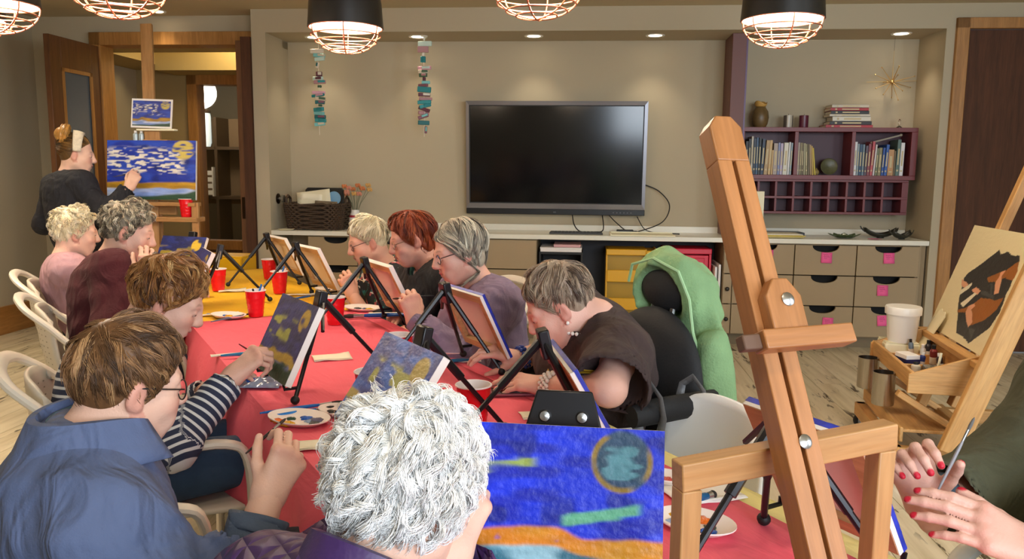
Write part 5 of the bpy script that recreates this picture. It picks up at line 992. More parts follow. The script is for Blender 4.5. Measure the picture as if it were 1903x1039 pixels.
# ------------------------------------------------------------------ implicit surfaces: one smooth skin per body or garment
class Field:
    def __init__(s, lo, hi, h):
        s.h = h; s.lo = np.array(lo, float); s.n = np.maximum(4, np.ceil((np.array(hi, float)-s.lo)/h).astype(int)+1); s.S = np.full(s.n, .25, np.float32)
    def sl(s, a, b):
        i0 = np.clip(np.floor((a-s.lo)/s.h).astype(int), 0, s.n-1); i1 = np.clip(np.ceil((b-s.lo)/s.h).astype(int)+1, 1, s.n)
        if np.any(i1-i0 < 1): return None, None
        X = [(s.lo[k]+s.h*np.arange(i0[k], i1[k])).astype(np.float32).reshape([-1 if q == k else 1 for q in range(3)]) for k in range(3)]
        return tuple(slice(i0[k], i1[k]) for k in range(3)), X
    def put(s, sl, d, k, sub):
        S = s.S[sl]
        if sub:
            d = -d; hh = np.maximum(k-np.abs(S-d), 0)/max(k, 1e-6); s.S[sl] = np.maximum(S, d)+hh*hh*k*.25
        else:
            hh = np.maximum(k-np.abs(S-d), 0)/max(k, 1e-6); s.S[sl] = np.minimum(S, d)-hh*hh*k*.25
    def cone(s, a, b, ra, rb, k=.02, sub=False, flat=None):
        a = np.array(a, float); b = np.array(b, float); m = max(ra, rb)+k+3*s.h; sl, X = s.sl(np.minimum(a, b)-m, np.maximum(a, b)+m)
        if sl is None: return
        ba = b-a; L2 = max(float(ba @ ba), 1e-9); px, py, pz = X[0]-a[0], X[1]-a[1], X[2]-a[2]
        t_ = np.clip((px*ba[0]+py*ba[1]+pz*ba[2])/L2, 0, 1)
        d = np.sqrt((px-t_*ba[0])**2+(py-t_*ba[1])**2+(pz-t_*ba[2])**2)-(ra+(rb-ra)*t_); s.put(sl, d, k, sub)
    def ell(s, c, R, r, k=.02, sub=False):
        c = np.array(c, float); R = np.array(R, float); r = np.array(r, float); e = np.sqrt(((R*r)**2).sum(1))+k+3*s.h; sl, X = s.sl(c-e, c+e)
        if sl is None: return
        p = [X[0]-c[0], X[1]-c[1], X[2]-c[2]]; q = [(p[0]*R[0, i]+p[1]*R[1, i]+p[2]*R[2, i]) for i in range(3)]
        k0 = np.sqrt(sum((q[i]/r[i])**2 for i in range(3))); k1 = np.sqrt(sum((q[i]/r[i]**2)**2 for i in range(3)))+1e-6
        s.put(sl, k0*(k0-1)/k1, k, sub)
    def ripple(s, fn):
        sl, X = s.sl(s.lo, s.lo+s.h*s.n); s.S += fn(X[0], X[1], X[2]).astype(np.float32)*(s.S < .2)
    def nets(s):
        S = s.S; S[0], S[-1], S[:, 0], S[:, -1], S[:, :, 0], S[:, :, -1] = (np.maximum(q, .001) for q in (S[0], S[-1], S[:, 0], S[:, -1], S[:, :, 0], S[:, :, -1]))
        neg = S < 0; n8 = neg.astype(np.uint8); c = n8[:-1]+n8[1:]; c = c[:, :-1]+c[:, 1:]; c = c[:, :, :-1]+c[:, :, 1:]
        act = (c > 0) & (c < 8); idx = np.full(act.shape, -1, np.int32); ii = np.argwhere(act); idx[act] = np.arange(len(ii))
        acc = np.zeros((len(ii), 3)); cnt = np.zeros(len(ii)); cor = [np.array((x, y, z)) for x in (0, 1) for y in (0, 1) for z in (0, 1)]
        val = {tuple(o): S[ii[:, 0]+o[0], ii[:, 1]+o[1], ii[:, 2]+o[2]] for o in cor}
        for a in cor:
            for d in range(3):
                if a[d]: continue
                b = a.copy(); b[d] = 1; sa, sb = val[tuple(a)], val[tuple(b)]; m = (sa < 0) != (sb < 0); t_ = np.where(m, sa/np.where(m, sa-sb, 1), 0); acc += m[:, None]*(a+(b-a)*t_[:, None]); cnt += m
        v = s.lo+s.h*(ii+acc/np.maximum(cnt, 1)[:, None]); F = []
        for d in range(3):
            e, f = [(1, 2), (2, 0), (0, 1)][d]; A = [slice(1, -1)]*3; B = [slice(1, -1)]*3; A[d] = slice(0, -1); B[d] = slice(1, None)
            a_, b_ = neg[tuple(A)], neg[tuple(B)]; q = np.argwhere(a_ != b_); off = np.ones(3, int); off[d] = 0; fl = a_[tuple(q.T)]; q = q+off
            ue = np.zeros(3, int); ue[e] = 1; uf = np.zeros(3, int); uf[f] = 1; g = lambda p: idx[p[:, 0], p[:, 1], p[:, 2]]
            quad = np.stack([g(q-ue-uf), g(q-uf), g(q), g(q-ue)], 1); quad[~fl] = quad[~fl][:, ::-1]; F.append(quad)
        return v, np.concatenate(F)
nz = lambda a: np.array(a, float)/np.linalg.norm(a)
def axes(fwd, up=(0, 0, 1)):
    f = nz(fwd); u = np.array(up, float); r = nz(np.cross(f, u)); return np.stack([r, f, np.cross(r, f)], 1)    # columns: right, forward, up
def skin_mat(name, bump=.12):
    if name in MATS: return MATS[name]
    m = mat(name, rough=.5, attr='Col', bump=bump, bs=220, spec=.35); return m
SKIN = skin_mat('skin')
HEADC = V3(0, -.015, .045); HEADR = V3(.074, .094, .088)
def head_prims(F, o, R, s=1.0, k=1.0, nose=1.0, jaw=1.0):
    W_ = lambda p: o+R @ (np.array(p, float)*s)
    E = lambda c, r, kk, sub=False: F.ell(W_(c), R, np.array(r)*s, kk*s, sub)
    K = lambda a, b, ra, rb, kk, sub=False: F.cone(W_(a), W_(b), ra*s, rb*s, kk*s, sub)
    E(HEADC, HEADR, .01); E((0, .012, -.02), (.064*jaw, .078, .085), .03); K((0, .042, -.082), (0, .056, -.086), .026, .022, .03)
    for x in (-1, 1):
        K((x*.050*jaw, .0, -.052), (x*.022, .046, -.088), .022, .020, .03); E((x*.037, .056, -.026), (.027, .026, .027), .025); K((x*.012, .079, .020), (x*.043, .066, .024), .012, .010, .018)
        E((x*.031, .096, .003), (.018, .017, .012), .014, True); E((x*.031, .0735, .006), (.0155, .0135, .0105), .005)
        E((x*.0105, .092, -.029), (.0085, .010, .0075), .006); E((x*.030, .070, -.058), (.016, .014, .020), .02)
        Re = R @ np.array(Matrix.Rotation(-.22, 3, 'X')) @ np.array(Matrix.Rotation(x*.32, 3, 'Z')); F.ell(W_((x*.075, -.010, -.004)), Re, np.array((.009, .018, .029))*s, .008*s); F.ell(W_((x*.087, -.004, -.002)), Re, np.array((.007, .010, .017))*s, .005*s, True); F.ell(W_((x*.074, -.004, -.024)), Re, np.array((.008, .009, .011))*s, .006*s)
    K((0, .086, .014), (0, .104*nose, -.024), .0085, .0125, .014); E((0, .096*nose, -.029), (.011, .012, .008), .006)
    K((-.019, .079, -.056), (0, .088, -.054), .0058, .0068, .006); K((.019, .079, -.056), (0, .088, -.054), .0058, .0068, .006); K((-.016, .078, -.066), (.016, .078, -.066), .0072, .0072, .007); K((-.008, .083, -.066), (.008, .083, -.066), .007, .007, .007)
    K((-.025, .088, -.0608), (.025, .088, -.0608), .0022, .0022, .004, True)
def head_color(v, o, R, s, base, rg):
    q = (v-o) @ R/s; c = np.tile(np.array(lin(base)), (len(v), 1)); x, y, z = q.T; red = np.array(lin('c07060')); lip = np.array(lin('a85c58'))
    def bl(col, m, a): nonlocal c; m = np.clip(m, 0, 1)[:, None]*a; c = c*(1-m)+col*m
    for sx in (-1, 1):
        bl(red, 1.3-(((x-sx*.042)/.026)**2+((y-.062)/.04)**2+((z+.026)/.024)**2), .45); bl(red, (np.abs(x) > .072)*(z > -.045)*(y < .015)*(y > -.045)*1., .3)
        bl(np.array(lin('7a5648')), 1.2-(((x-sx*.031)/.019)**2+((z-.0275-.004*(1-((x-sx*.031)/.019)**2))/.0038)**2)-(y < .05)*9, .55)
        bl(np.array(lin('8a5a50')), 1.2-(((x-sx*.031)/.017)**2+((z+.0035)/.0028)**2)-(y < .06)*9, .75); bl(np.array(lin('b07c70')), 1.2-(((x-sx*.031)/.018)**2+((z+.012)/.006)**2)-(y < .05)*9, .35)
    bl(red, 1.2-((x/.016)**2+((y-.104)/.02)**2+((z+.026)/.016)**2), .45); bl(lip, 1.25-((x/.023)**2+((z+.0605)/.0115)**2)-(y < .06)*9, .8)
    n = rg.normal(0, 1, len(v))
    return c
# ------------------------------------------------------------------ hands
def hand_prims(F, wr, d, back, thumb, curls, s=1.0, spread=.12, thumbp=(.75, .66, -.35, .45), tips=None):
    """wr wrist, d finger direction, back = out of the back of the hand, thumb=+1/-1: thumb lies towards +x (= d x back)"""
    y = nz(d); z = nz(np.array(back)-y*np.dot(back, y)); x = np.cross(y, z)*thumb; P = lambda a: wr+(x*a[0]+y*a[1]+z*a[2])*s
    kn = [(.029, .088), (.010, .092), (-.010, .088), (-.027, .078)]; ln = [(.043, .026, .021), (.047, .029, .022), (.043, .027, .021), (.034, .020, .019)]; rad = [.0092, .0094, .0088, .0078]
    F.cone(P((0, -.03, 0)), P((0, .012, 0)), .025*s, .024*s, .015*s); F.cone(P((.014, .0, 0)), P((-.014, .0, 0)), .018*s, .018*s, .012*s)
    for i, (kx, ky) in enumerate(kn): F.cone(P((kx*.55, .012, 0)), P((kx, ky, .001)), .0150*s, .0118*s, .016*s)
    F.cone(P((.012, .030, -.009)), P((-.012, .035, -.009)), .014*s, .014*s, .014*s); F.cone(P((.010, .06, -.004)), P((-.010, .06, -.004)), .013*s, .013*s, .014*s)
    out = []
    for i, (kx, ky) in enumerate(kn):
        p = np.array((kx, ky, .001)); a = 0; sp = kx*spread/.03; cu = curls[i]
        for j in range(3):
            a += math.radians(cu[j]); dr = np.array((math.sin(sp)*math.cos(a), math.cos(sp)*math.cos(a), -math.sin(a))); q = p+dr*ln[i][j]; r0 = rad[i]*(1-.09*j); F.cone(P(p), P(q), r0*s, r0*(.93 if j < 2 else .80)*s, .0035*s)
            if j == 0: F.ell(P(p+np.array((0, 0, .001))), np.eye(3), np.array((.0112,)*3)*s*(1 if i < 3 else .88), .006*s)
            p, dl = q, dr
        out.append((P(p), x*dl[0]+y*dl[1]+z*dl[2], x*0+y*math.sin(a)+z*math.cos(a)))
    tx, ty, tzz, bend = thumbp; dr = nz((tx, ty, tzz)); p = np.array((.020, .018, -.006)); q = p+dr*.042; F.cone(P(p), P(q), .0150*s, .0118*s, .014*s)
    d2 = nz((tx*(1-bend), ty+bend*.3, tzz-bend*.35)); q2 = q+d2*.032; F.cone(P(q), P(q2), .0108*s, .0096*s, .004*s); d3 = nz((tx*(1-1.6*bend), ty+bend*.35, tzz-bend*.5)); q3 = q2+d3*.026; F.cone(P(q2), P(q3), .0098*s, .0076*s, .003*s)
    out.append((P(q3), x*d3[0]+y*d3[1]+z*d3[2], x*.6+z*.7)); return out
PINCH = [(52, 52, 25), (58, 58, 30), (66, 66, 38), (70, 66, 40)]; FLAT = [(8, 14, 8), (6, 12, 8), (8, 14, 8), (12, 16, 10)]; RELAX = [(25, 32, 18), (30, 36, 20), (34, 40, 22), (38, 42, 24)]
# ------------------------------------------------------------------ hair
def hair_mat(name, cols, rough=.42):
    if name in MATS: return MATS[name]
    m = bpy.data.materials.new(name); m.use_nodes = True; MATS[name] = m; t = NT(m); a = t.new('ShaderNodeAttribute', attribute_name='tone')
    t.link(t.ramp(a.outputs['Fac'], [(i/(len(cols)-1), lin(c)) for i, c in enumerate(cols)]), t.b.inputs['Base Color']); t.b.inputs['Roughness'].default_value = rough; t.b.inputs['Specular IOR Level'].default_value = .35; return m
def in_hair(q, fr=.082, nape=-.075, side=.0, temple=.045):
    x, y, z = q.T; lim = np.interp(z, [-.10, nape, -.03, .0, .03, .06, fr, fr+.02], [-.09, -.062, -.020, -.004+side, .018+side, temple, .075, .2]); return y-lim      # <0 is hair
def make_hair(name, o, R, s, m, rg, n=1500, T=.02, length=.10, grav=.5, curl=0., cf=3, conv=.6, lift=.3, whorl=(0, -.06, .125), part=None, r=.0009, seg=8, tone=(.3, .25), nape=-.075, fr=.082, side=0., shell=.001, flow=1.0, clumps=220, noise=.25, fall=False, parent=None, loc=None, temple=.045, thin=0, roottone=0, extra=None, hug=.9, sweep=(.6, -.5, .2), allow=.012, swy=.01):
    C0, Rr = HEADC, HEADR
    if extra is not None: Rr = Rr*np.array(extra)
    # guide paths in head space
    def sample(k):
        out = []
        while sum(len(a) for a in out) < k:
            d = rg.normal(size=(k*3, 3)); d /= np.linalg.norm(d, axis=1)[:, None]; q = C0+d*Rr; keep = in_hair(q, fr, nape, side, temple) < -.002
            if thin: keep &= rg.random(len(q)) > thin*np.exp(-((q-np.array(whorl))**2).sum(1)/.0018)
            out.append(q[keep])
        return np.concatenate(out)[:k]
    G = sample(clumps); roots = sample(n); cid = np.argmin(((roots[:, None, :]-G[None])**2).sum(2), 1)
    L = length*(.75+.5*rg.random(len(G))); lay = T*(.35+.65*rg.random(len(G))); nv = rg.normal(size=(len(G), 3))*noise; gw = R.T @ np.array((0, 0, -1.)); ph = rg.random(len(G))*6.28
    wh = np.array(whorl); paths = [G.copy()]; p = G.copy(); nrm = (G-C0)/Rr**2; nrm /= np.linalg.norm(nrm, axis=1)[:, None]
    fl = p-wh
    if part is not None: fl = fl*np.array([1.6, .5, 1]); fl[:, 0] += np.sign(p[:, 0]-part)*.03
    d = None
    for i in range(seg):
        u = i/seg; nrm = (p-C0)/Rr**2; nrm /= np.linalg.norm(nrm, axis=1)[:, None]
        f = fl-nrm*(fl*nrm).sum(1)[:, None]; f /= np.linalg.norm(f, axis=1)[:, None]+1e-6
        if i > 0: fl = p-wh if part is None else d
        sw = (np.clip((p[:, 1]-swy)/.04, 0, 1)*np.clip((p[:, 2]-.03)/.04, 0, 1))[:, None]; f = f+sw*np.array(sweep)*np.stack([np.where(np.abs(p[:, 0]) > .01, np.sign(p[:, 0]), 1)*(1 if part is None else 1), np.ones(len(p)), np.ones(len(p))], 1); f = f-nrm*(f*nrm).sum(1)[:, None]; f /= np.linalg.norm(f, axis=1)[:, None]+1e-6
        dd = flow*f+nrm*lift*(1-u)**1.5+gw*grav*(.35+u)+nv+.15*rg.normal(size=p.shape)*noise
        d = dd if d is None else .45*d+.55*dd; d /= np.linalg.norm(d, axis=1)[:, None]; p = p+d*(L/seg)[:, None]
        q = p-C0; fR = Rr+(lay*min(1, .35+1.6*u))[:, None]; k = np.sqrt(((q/fR)**2).sum(1)); lowz = p[:, 2] < -.03 if fall else np.zeros(len(p), bool); k2 = np.where(lowz, np.maximum(k, np.sqrt((q[:, 0]/fR[:, 0])**2+(q[:, 1]/fR[:, 1])**2)), k); p = np.where((k2 < 1)[:, None], C0+q/np.maximum(k2, .3)[:, None], p); big = (k > 1) & ~lowz; p = np.where(big[:, None], C0+q*((1+(k-1)*(1-hug))/np.maximum(k, 1e-3))[:, None], p)
        if fall:
            kh = np.sqrt((q[:, 0]/fR[:, 0])**2+(q[:, 1]/fR[:, 1])**2); bl = (kh > 1) & lowz; sc2 = (1+(kh-1)*(1-hug*.8))/np.maximum(kh, 1e-3); p[:, 0] = np.where(bl, C0[0]+q[:, 0]*sc2, p[:, 0]); p[:, 1] = np.where(bl, C0[1]+q[:, 1]*sc2, p[:, 1])
        ov = in_hair(p, fr, nape, side, temple)-allow; p[:, 1] -= np.where((p[:, 2] < fr+.015) & (p[:, 2] > nape), np.maximum(ov, 0), 0)*.9; paths.append(p.copy())
    Pth = np.stack(paths, 1)                               # clumps, seg+1, 3
    u = np.linspace(0, 1, seg+1); S = Pth[cid]; off = roots-G[cid]; S = S+off[:, None, :]*(1-conv*u[None, :, None]**.8)+rg.normal(size=(n, 1, 3))*.0022*u[None, :, None]+rg.normal(size=(n, 1, 3))*.004*(u[None, :, None]**2)*(1-conv)
    if curl:
        tgt = np.gradient(S, axis=1); tgt /= np.linalg.norm(tgt, axis=2)[..., None]+1e-9; e1 = np.cross(tgt, np.array((.3, .5, .8))); e1 /= np.linalg.norm(e1, axis=2)[..., None]+1e-9; e2 = np.cross(tgt, e1); a = ph[cid][:, None]+cf*6.28*u[None]+rg.normal(size=(n, 1))*.35; am = (curl*np.minimum(1, u*2.2))[None, :, None]; S = S+am*(np.cos(a)[..., None]*e1+np.sin(a)[..., None]*e2)
    k = .25+.75*rg.random(n)*1.0; tn = np.clip(tone[0]+tone[1]*rg.normal(size=len(G))[cid]*.8+tone[1]*.5*rg.normal(size=n), 0, 1)
    V_ = o+(S.reshape(-1, 3)*s) @ R.T; V_ = V_.reshape(n, seg+1, 3); tg = np.gradient(V_, axis=1); tg /= np.linalg.norm(tg, axis=2)[..., None]+1e-9; a1 = np.cross(tg, np.array((.37, .21, .9))); a1 /= np.linalg.norm(a1, axis=2)[..., None]+1e-9; a2 = np.cross(tg, a1); wd = r*s*(1-.75*u**3)[None, :, None]*(.7+.6*rg.random((n, 1, 1)))
    rings = np.stack([V_+wd*(math.cos(b)*a1+math.sin(b)*a2) for b in (0, 2.094, 4.189)], 2)      # n, seg+1, 3, 3
    ver = rings.reshape(-1, 3); base = (np.arange(n)*(seg+1)*3)[:, None, None]+(np.arange(seg)*3)[None, :, None]; kk = np.arange(3)[None, None]; l = (kk+1) % 3
    fa = np.stack(np.broadcast_arrays(base+kk, base+l, base+l+3, base+kk+3), -1).reshape(-1, 4); tv = np.repeat(tn, (seg+1)*3)
    if roottone: tv = np.clip(tv+roottone*np.tile(np.repeat(1-u, 3), n)**2, 0, 1)
    # scalp shell under the strands
    F = Field(o-.16*s, o+.16*s, .0065*s); F.ell(o+R @ (C0*s), R, (Rr+shell)*s, .01)
    if fall: F.ell(o+R @ (V3(0, -.035, -.02)*s), R, (V3(.072, .062, .075)+shell*.7)*s, .02)
    else: F.ell(o+R @ (V3(0, -.035, .0)*s), R, (V3(.066, .062, .07)+shell*.6)*s, .02)
    sl, X = F.sl(F.lo, F.lo+F.h*F.n); Q = np.stack(np.broadcast_arrays(*X), -1).reshape(-1, 3).astype(float); q = (Q-o) @ R/s; g = in_hair(q, fr+.004, nape, side-.004, temple)*s; F.S = np.maximum(F.S, g.reshape(F.S.shape).astype(np.float32)); 
    sv_, sf = F.nets(); st = np.clip(tone[0]-.05+.1*np.sin(sv_[:, 0]*300)*np.sin(sv_[:, 1]*260+sv_[:, 2]*200), 0, 1)
    allv = np.concatenate([sv_, ver]); allf = np.concatenate([sf, fa+len(sv_)])
    me = np_mesh(name, allv-loc, allf, m, True, {'tone': ('FLOAT', np.concatenate([st, tv]))}); ob = link('hair', me, parent); return ob
# ------------------------------------------------------------------ figures
def ik(a, b, l1, l2, pole):
    a = np.array(a); b = np.array(b); d = b-a; L = np.linalg.norm(d); L = min(L, (l1+l2)*.995); u = nz(d); x = (l1*l1-l2*l2+L*L)/(2*L); h = math.sqrt(max(l1*l1-x*x, 0)); pv = np.array(pole, float); pv = pv-u*(pv @ u); return a+u*x+nz(pv)*h
def wrinkle(A, sc, seed, dirv=(0, 0, 1)):
    rg = np.random.default_rng(seed); ks = [(rg.normal(size=3)*sc+np.array(dirv)*sc*.9, rg.random()*6.28) for _ in range(5)]; k2 = [(rg.normal(size=3)*sc*.5, rg.random()*6.28) for _ in range(3)]
    def f(X, Y, Z):
        w = sum(np.sin(k[0]*X+k[1]*Y+k[2]*Z+p) for k, p in k2); out = 0
        for k, p in ks: out = out+1-np.abs(np.sin(k[0]*X+k[1]*Y+k[2]*Z+p+1.3*w))
        return -A*(out/5-.4)*2
    return f
def torso_prims(F, J, o=0., g=1., bust=1., k=.05):
    R = J['TR']; pel, neck = J['pelvis'], J['neck']; mid = J['mid']; P = lambda t_: (1-t_)**2*pel+2*t_*(1-t_)*mid+t_*t_*neck
    F.ell(P(.03), R, np.array((.165*g, .125*g, .12))+o, k); F.ell(P(.30), R, np.array((.145*g, .12*g, .15))+o, k); F.ell(P(.62), R, np.array((.150*g, .108*g, .15))+o, k); F.ell(P(.80), R, np.array((.135*g, .085*g, .09))+o, k)
    for s in (-1, 1):
        if bust: F.ell(P(.58)+R @ V3(s*.072*g, .085*g, 0), R, np.array((.072, .060, .078))*bust+o, .04)
        sh = J['shL'] if s < 0 else J['shR']; F.cone(neck+R @ V3(s*.035, -.015, -.035), sh, .052+o, .054+o, k); F.cone(P(.85)+R @ V3(s*.05, .02, 0), sh+R @ V3(0, 0, -.02), .06+o, .05+o, k)
def arm_prims(F, J, side, o=0., upto=1.0, a=1.0, k=.03, r=(.050, .044, .042, .033)):
    sh, el, wr = J['sh'+side], J['el'+side], J['wr'+side]; r = [q*a+o for q in r]
    if upto <= .5: F.cone(sh, sh+(el-sh)*upto*2, r[0], r[1]*1.12, k)
    else: F.cone(sh, el, r[0], r[1], k); F.cone(el, el+(wr-el)*(upto-.5)*2, r[2], r[3]+(r[2]-r[3])*(1-(upto-.5)*2), k)
def garment(name, J, parent, loc, m, o=.018, g=1., bust=1., cuff=1.0, h=.010, fold=.006, fs=28, seed=1, neckr=.068, neckdrop=.0, sleeve=1.0, hem=-.10, vneck=0, attrs=False, sides='LR', hollow=.008, ext=None, slr=None):
    pts = np.array([J[q] for q in ('pelvis', 'neck', 'shL', 'shR', 'elL', 'elR', 'wrL', 'wrR')]); F = Field(pts.min(0)-.22, pts.max(0)+.16, h)
    torso_prims(F, J, o, g, bust)
    for s in sides: arm_prims(F, J, s, o*.9, cuff, sleeve, .04, slr or (.050, .044, .042, .033))
    if ext: ext(F)
    if fold: F.ripple(wrinkle(fold, fs, seed))
    R = J['TR']; n0 = J['neck']+R @ V3(0, .012, -.035-neckdrop); F.cone(n0, n0+J['nd']*.30, neckr, neckr*1.1, .012, True)
    if vneck: F.cone(J['neck']+R @ V3(0, .05, -.02), J['neck']+R @ V3(0, .12, -vneck), .045, .02, .012, True)
    for s in sides:
        sh, el, wr = J['sh'+s], J['el'+s], J['wr'+s]
        if cuff <= .5: a = sh+(el-sh)*cuff*2; d = nz(el-sh); rr = .044*sleeve*1.12+o*.9
        else: a = el+(wr-el)*(cuff-.5)*2; d = nz(wr-el); rr = .033*sleeve+(.042-.033)*sleeve*(1-(cuff-.5)*2)+o*.9
        if slr: rr = slr[1]*sleeve*1.12+o*.9 if cuff <= .5 else slr[3]*sleeve+o*.9
        F.cone(a+d*rr*.15, a+d*.14, rr-hollow, rr*1.6, .004, True)
    hp = J['pelvis']+R @ V3(0, 0, hem-.3); F.ell(hp, R, (.45, .45, .3), .004, True)
    v, f = F.nets(); at = {}
    if attrs:      # distance along the nearest limb or the trunk: for stripes and checks
        best = np.full(len(v), 9.); al = np.zeros(len(v)); ar = np.zeros(len(v))
        for a, b, off, rad in ((J['pelvis'], J['neck'], 0, .13), (J['shL'], J['elL'], 2.02, .05), (J['elL'], J['wrL'], 2.02+.28, .045), (J['shR'], J['elR'], 3.02, .05), (J['elR'], J['wrR'], 3.02+.28, .045)):
            ba = b-a; t_ = np.clip(((v-a) @ ba)/(ba @ ba), -.3, 1.2); q = v-a-t_[:, None]*ba; d = np.linalg.norm(q, axis=1)-rad; ax = nz(ba); e1 = nz(np.cross(ax, (0.2, .3, 1.))); e2 = np.cross(ax, e1); m_ = d < best; al[m_] = (off+t_*np.linalg.norm(ba))[m_]; ar[m_] = (np.arctan2(q @ e2, q @ e1)*rad)[m_]; best = np.minimum(best, d)
        at = {'along': ('FLOAT', al), 'around': ('FLOAT', ar)}
    return link(name, np_mesh(name, v-loc, f, m, True, at), parent)
def person(label, head, hf, hup, pelvis, face, wrL, wrR, hands, skin='d8a58e', scale=1., hs=1., girth=1., shw=.165, stand=False, poleL=None, poleR=None, res=.0042, back=.03, legs=True, neckback=.045, neckdown=.145, nails=None, shdrop=.045, reach=(.27, .24), knees=None, trousers='2a3040', ankles=None, hres=.003, only=None, seed=0, armr=1.0, shfwd=0.0, elb={}):
    rg = np.random.default_rng(seed+100); head = np.array(head, float); HR = axes(hf, hup); J = {'HR': HR, 'head': head, 'hs': hs}
    fd = nz(np.array((face[0], face[1], 0.))); rt = np.array((fd[1], -fd[0], 0)); pelvis = np.array(pelvis, float); loc = V3(pelvis[0], pelvis[1], 0)
    neck = head+HR @ (V3(0, -neckback, -neckdown)*hs); neck = neck-fd*.0; up = nz(neck-pelvis); TR = np.stack([rt, nz(np.cross(up, rt)), up], 1); TR[:, 0] = nz(rt-up*(rt @ up)); TR[:, 1] = np.cross(up, TR[:, 0])
    J.update(neck=neck, pelvis=pelvis, TR=TR, mid=(neck+pelvis)/2-fd*back*2, nd=nz(head+HR @ V3(0, -.02, 0)-neck))
    for s, sg, wr, pole in (('L', -1, wrL, poleL), ('R', 1, wrR, poleR)):
        sh = neck+TR @ V3(sg*shw, shfwd, -shdrop); J['sh'+s] = sh; wr = np.array(wr, float); d = wr-sh; mx = sum(reach)*.99
        if np.linalg.norm(d) > mx: wr = sh+nz(d)*mx
        J['wr'+s] = wr; J['el'+s] = np.array(elb[s], float) if s in elb else ik(sh, wr, reach[0], reach[1], pole if pole is not None else (TR @ V3(sg*.6, -.3, -.9)))
    # head and neck
    vs, fs, cs = [], [], []; nv = 0
    F = Field(head-.17*hs, head+.17*hs, res); F.lo[2] -= .08; F = Field(head-np.array((.16, .16, .24))*hs, head+.165*hs, res); head_prims(F, head, HR, hs)
    F.cone(head+HR @ (V3(0, -.028, -.03)*hs), neck+TR @ V3(0, .0, .0), .050*hs, .055, .035); F.cone(neck+TR @ V3(0, .0, .0), neck+TR @ V3(0, .0, -.05), .055, .075, .03)
    v, f = F.nets(); vs.append(v); fs.append(f); cs.append(head_color(v, head, HR, hs, skin, rg)); nv += len(v); base = np.array(lin(skin))
    # trunk under the clothes
    pts = np.array([J[q] for q in ('pelvis', 'neck', 'shL', 'shR', 'elL', 'elR', 'wrL', 'wrR')]); F = Field(pts.min(0)-.2, pts.max(0)+.12, .012); torso_prims(F, J, -.006, girth, .9)
    for s in 'LR': arm_prims(F, J, s, -.003, 1.0, armr)
    v, f = F.nets(); vs.append(v); fs.append(f+nv); cs.append(np.tile(base, (len(v), 1))); nv += len(v); J['tips'] = {}
    for s in 'LR':
        if hands.get(s) is None: continue
        hd = hands[s]; el, wr = J['el'+s], J['wr'+s]; d = np.array(hd.get('dir', nz(wr-el)), float); bk = np.array(hd['back'], float); sc = hd.get('s', 1.)
        F = Field(np.minimum(wr, el)-.02-.12*0, np.maximum(wr, el)+.02, hres); lo = np.minimum(np.minimum(wr, wr+(el-wr)*.55)-.07, wr+nz(d)*.19*sc-.06); hi = np.maximum(np.maximum(wr, wr+(el-wr)*.55)+.07, wr+nz(d)*.19*sc+.06); lo = np.minimum(lo, wr-.12*sc); hi = np.maximum(hi, wr+.12*sc); F = Field(lo, hi, hres)
        F.cone(wr+(el-wr)*.62, wr, .037*armr, .0265*sc, .01); tip = hand_prims(F, wr, d, bk, hd.get('thumb', 1), hd.get('curl', PINCH), sc, hd.get('spread', .12), hd.get('tp', (.55, .72, -.55, .5))); J['tips'][s] = tip
        v, f = F.nets(); c = np.tile(base, (len(v), 1)); yy = nz(d); zz = nz(bk-yy*(bk @ yy)); q = v-wr
        kn = np.clip(1-np.abs((q @ yy)-.09*sc)/.02, 0, 1)*np.clip((q @ zz)/.008, 0, 1); c = c*(1-.35*kn[:, None])+np.array(lin('b86a58'))*.35*kn[:, None]
        for tp, td, tu in tip:
            dd = np.linalg.norm(v-(tp+td*.002+tu*.0065*sc), axis=1); m_ = (np.clip((.0085*sc-dd)/.0015, 0, 1))[:, None]; c = c*(1-m_)+np.array(lin(nails or 'e0b4a4'))*m_
        vs.append(v); fs.append(f+nv); cs.append(c); nv += len(v)
    me = np_mesh('person', np.concatenate(vs)-loc, np.concatenate(fs), SKIN, True, {'Col': ('FLOAT_COLOR', np.concatenate(cs))}); ob = link('person', me); ob.location = loc; tag(ob, label, 'person'); J['ob'] = ob; J['loc'] = loc; J['fd'] = fd; J['rt'] = rt
    # eyes
    for x in (-1, 1):
        e = MB(); c = head+HR @ (V3(x*.031, .0745, .0035)*hs)-loc; e.ball(c, .0112*hs, 12, 8); e.cur = 1; e.ball(c+HR @ (V3(0, .0072, -.002)*hs), .0055*hs, 10, 6); part('eye', e, [mat('eye_white', 'e0d8d0', .25), mat('eye_iris', '3a3428', .15)], ob)
    # legs
    if legs:
        hp = [pelvis+rt*s*.09 for s in (-1, 1)]; kn = knees or [h_+fd*.40+V3(0, 0, .0 if not stand else 0) for h_ in hp]; an = ankles or [V3(k_[0], k_[1], .09)-fd*.03 for k_ in kn]
        P = np.array(hp+list(kn)+list(an)); F = Field(P.min(0)-.16, P.max(0)+.16, .013); F.ell(pelvis+V3(0, 0, .0), np.stack([rt, fd, V3(0, 0, 1)], 1), (.185*girth, .14*girth, .12), .04)
        for h_, k_, a_ in zip(hp, kn, an): F.cone(h_, k_, .092*girth, .066, .03); F.cone(k_, a_, .066, .05, .03)
        F.ripple(wrinkle(.004, 34, seed+5)); v, f = F.nets(); link('trousers', np_mesh('trousers', v-loc, f, mat('trousers_'+trousers, trousers, .85, var=.25, vs=14, bump=.2, bs=60), True), ob); J['knees'] = kn
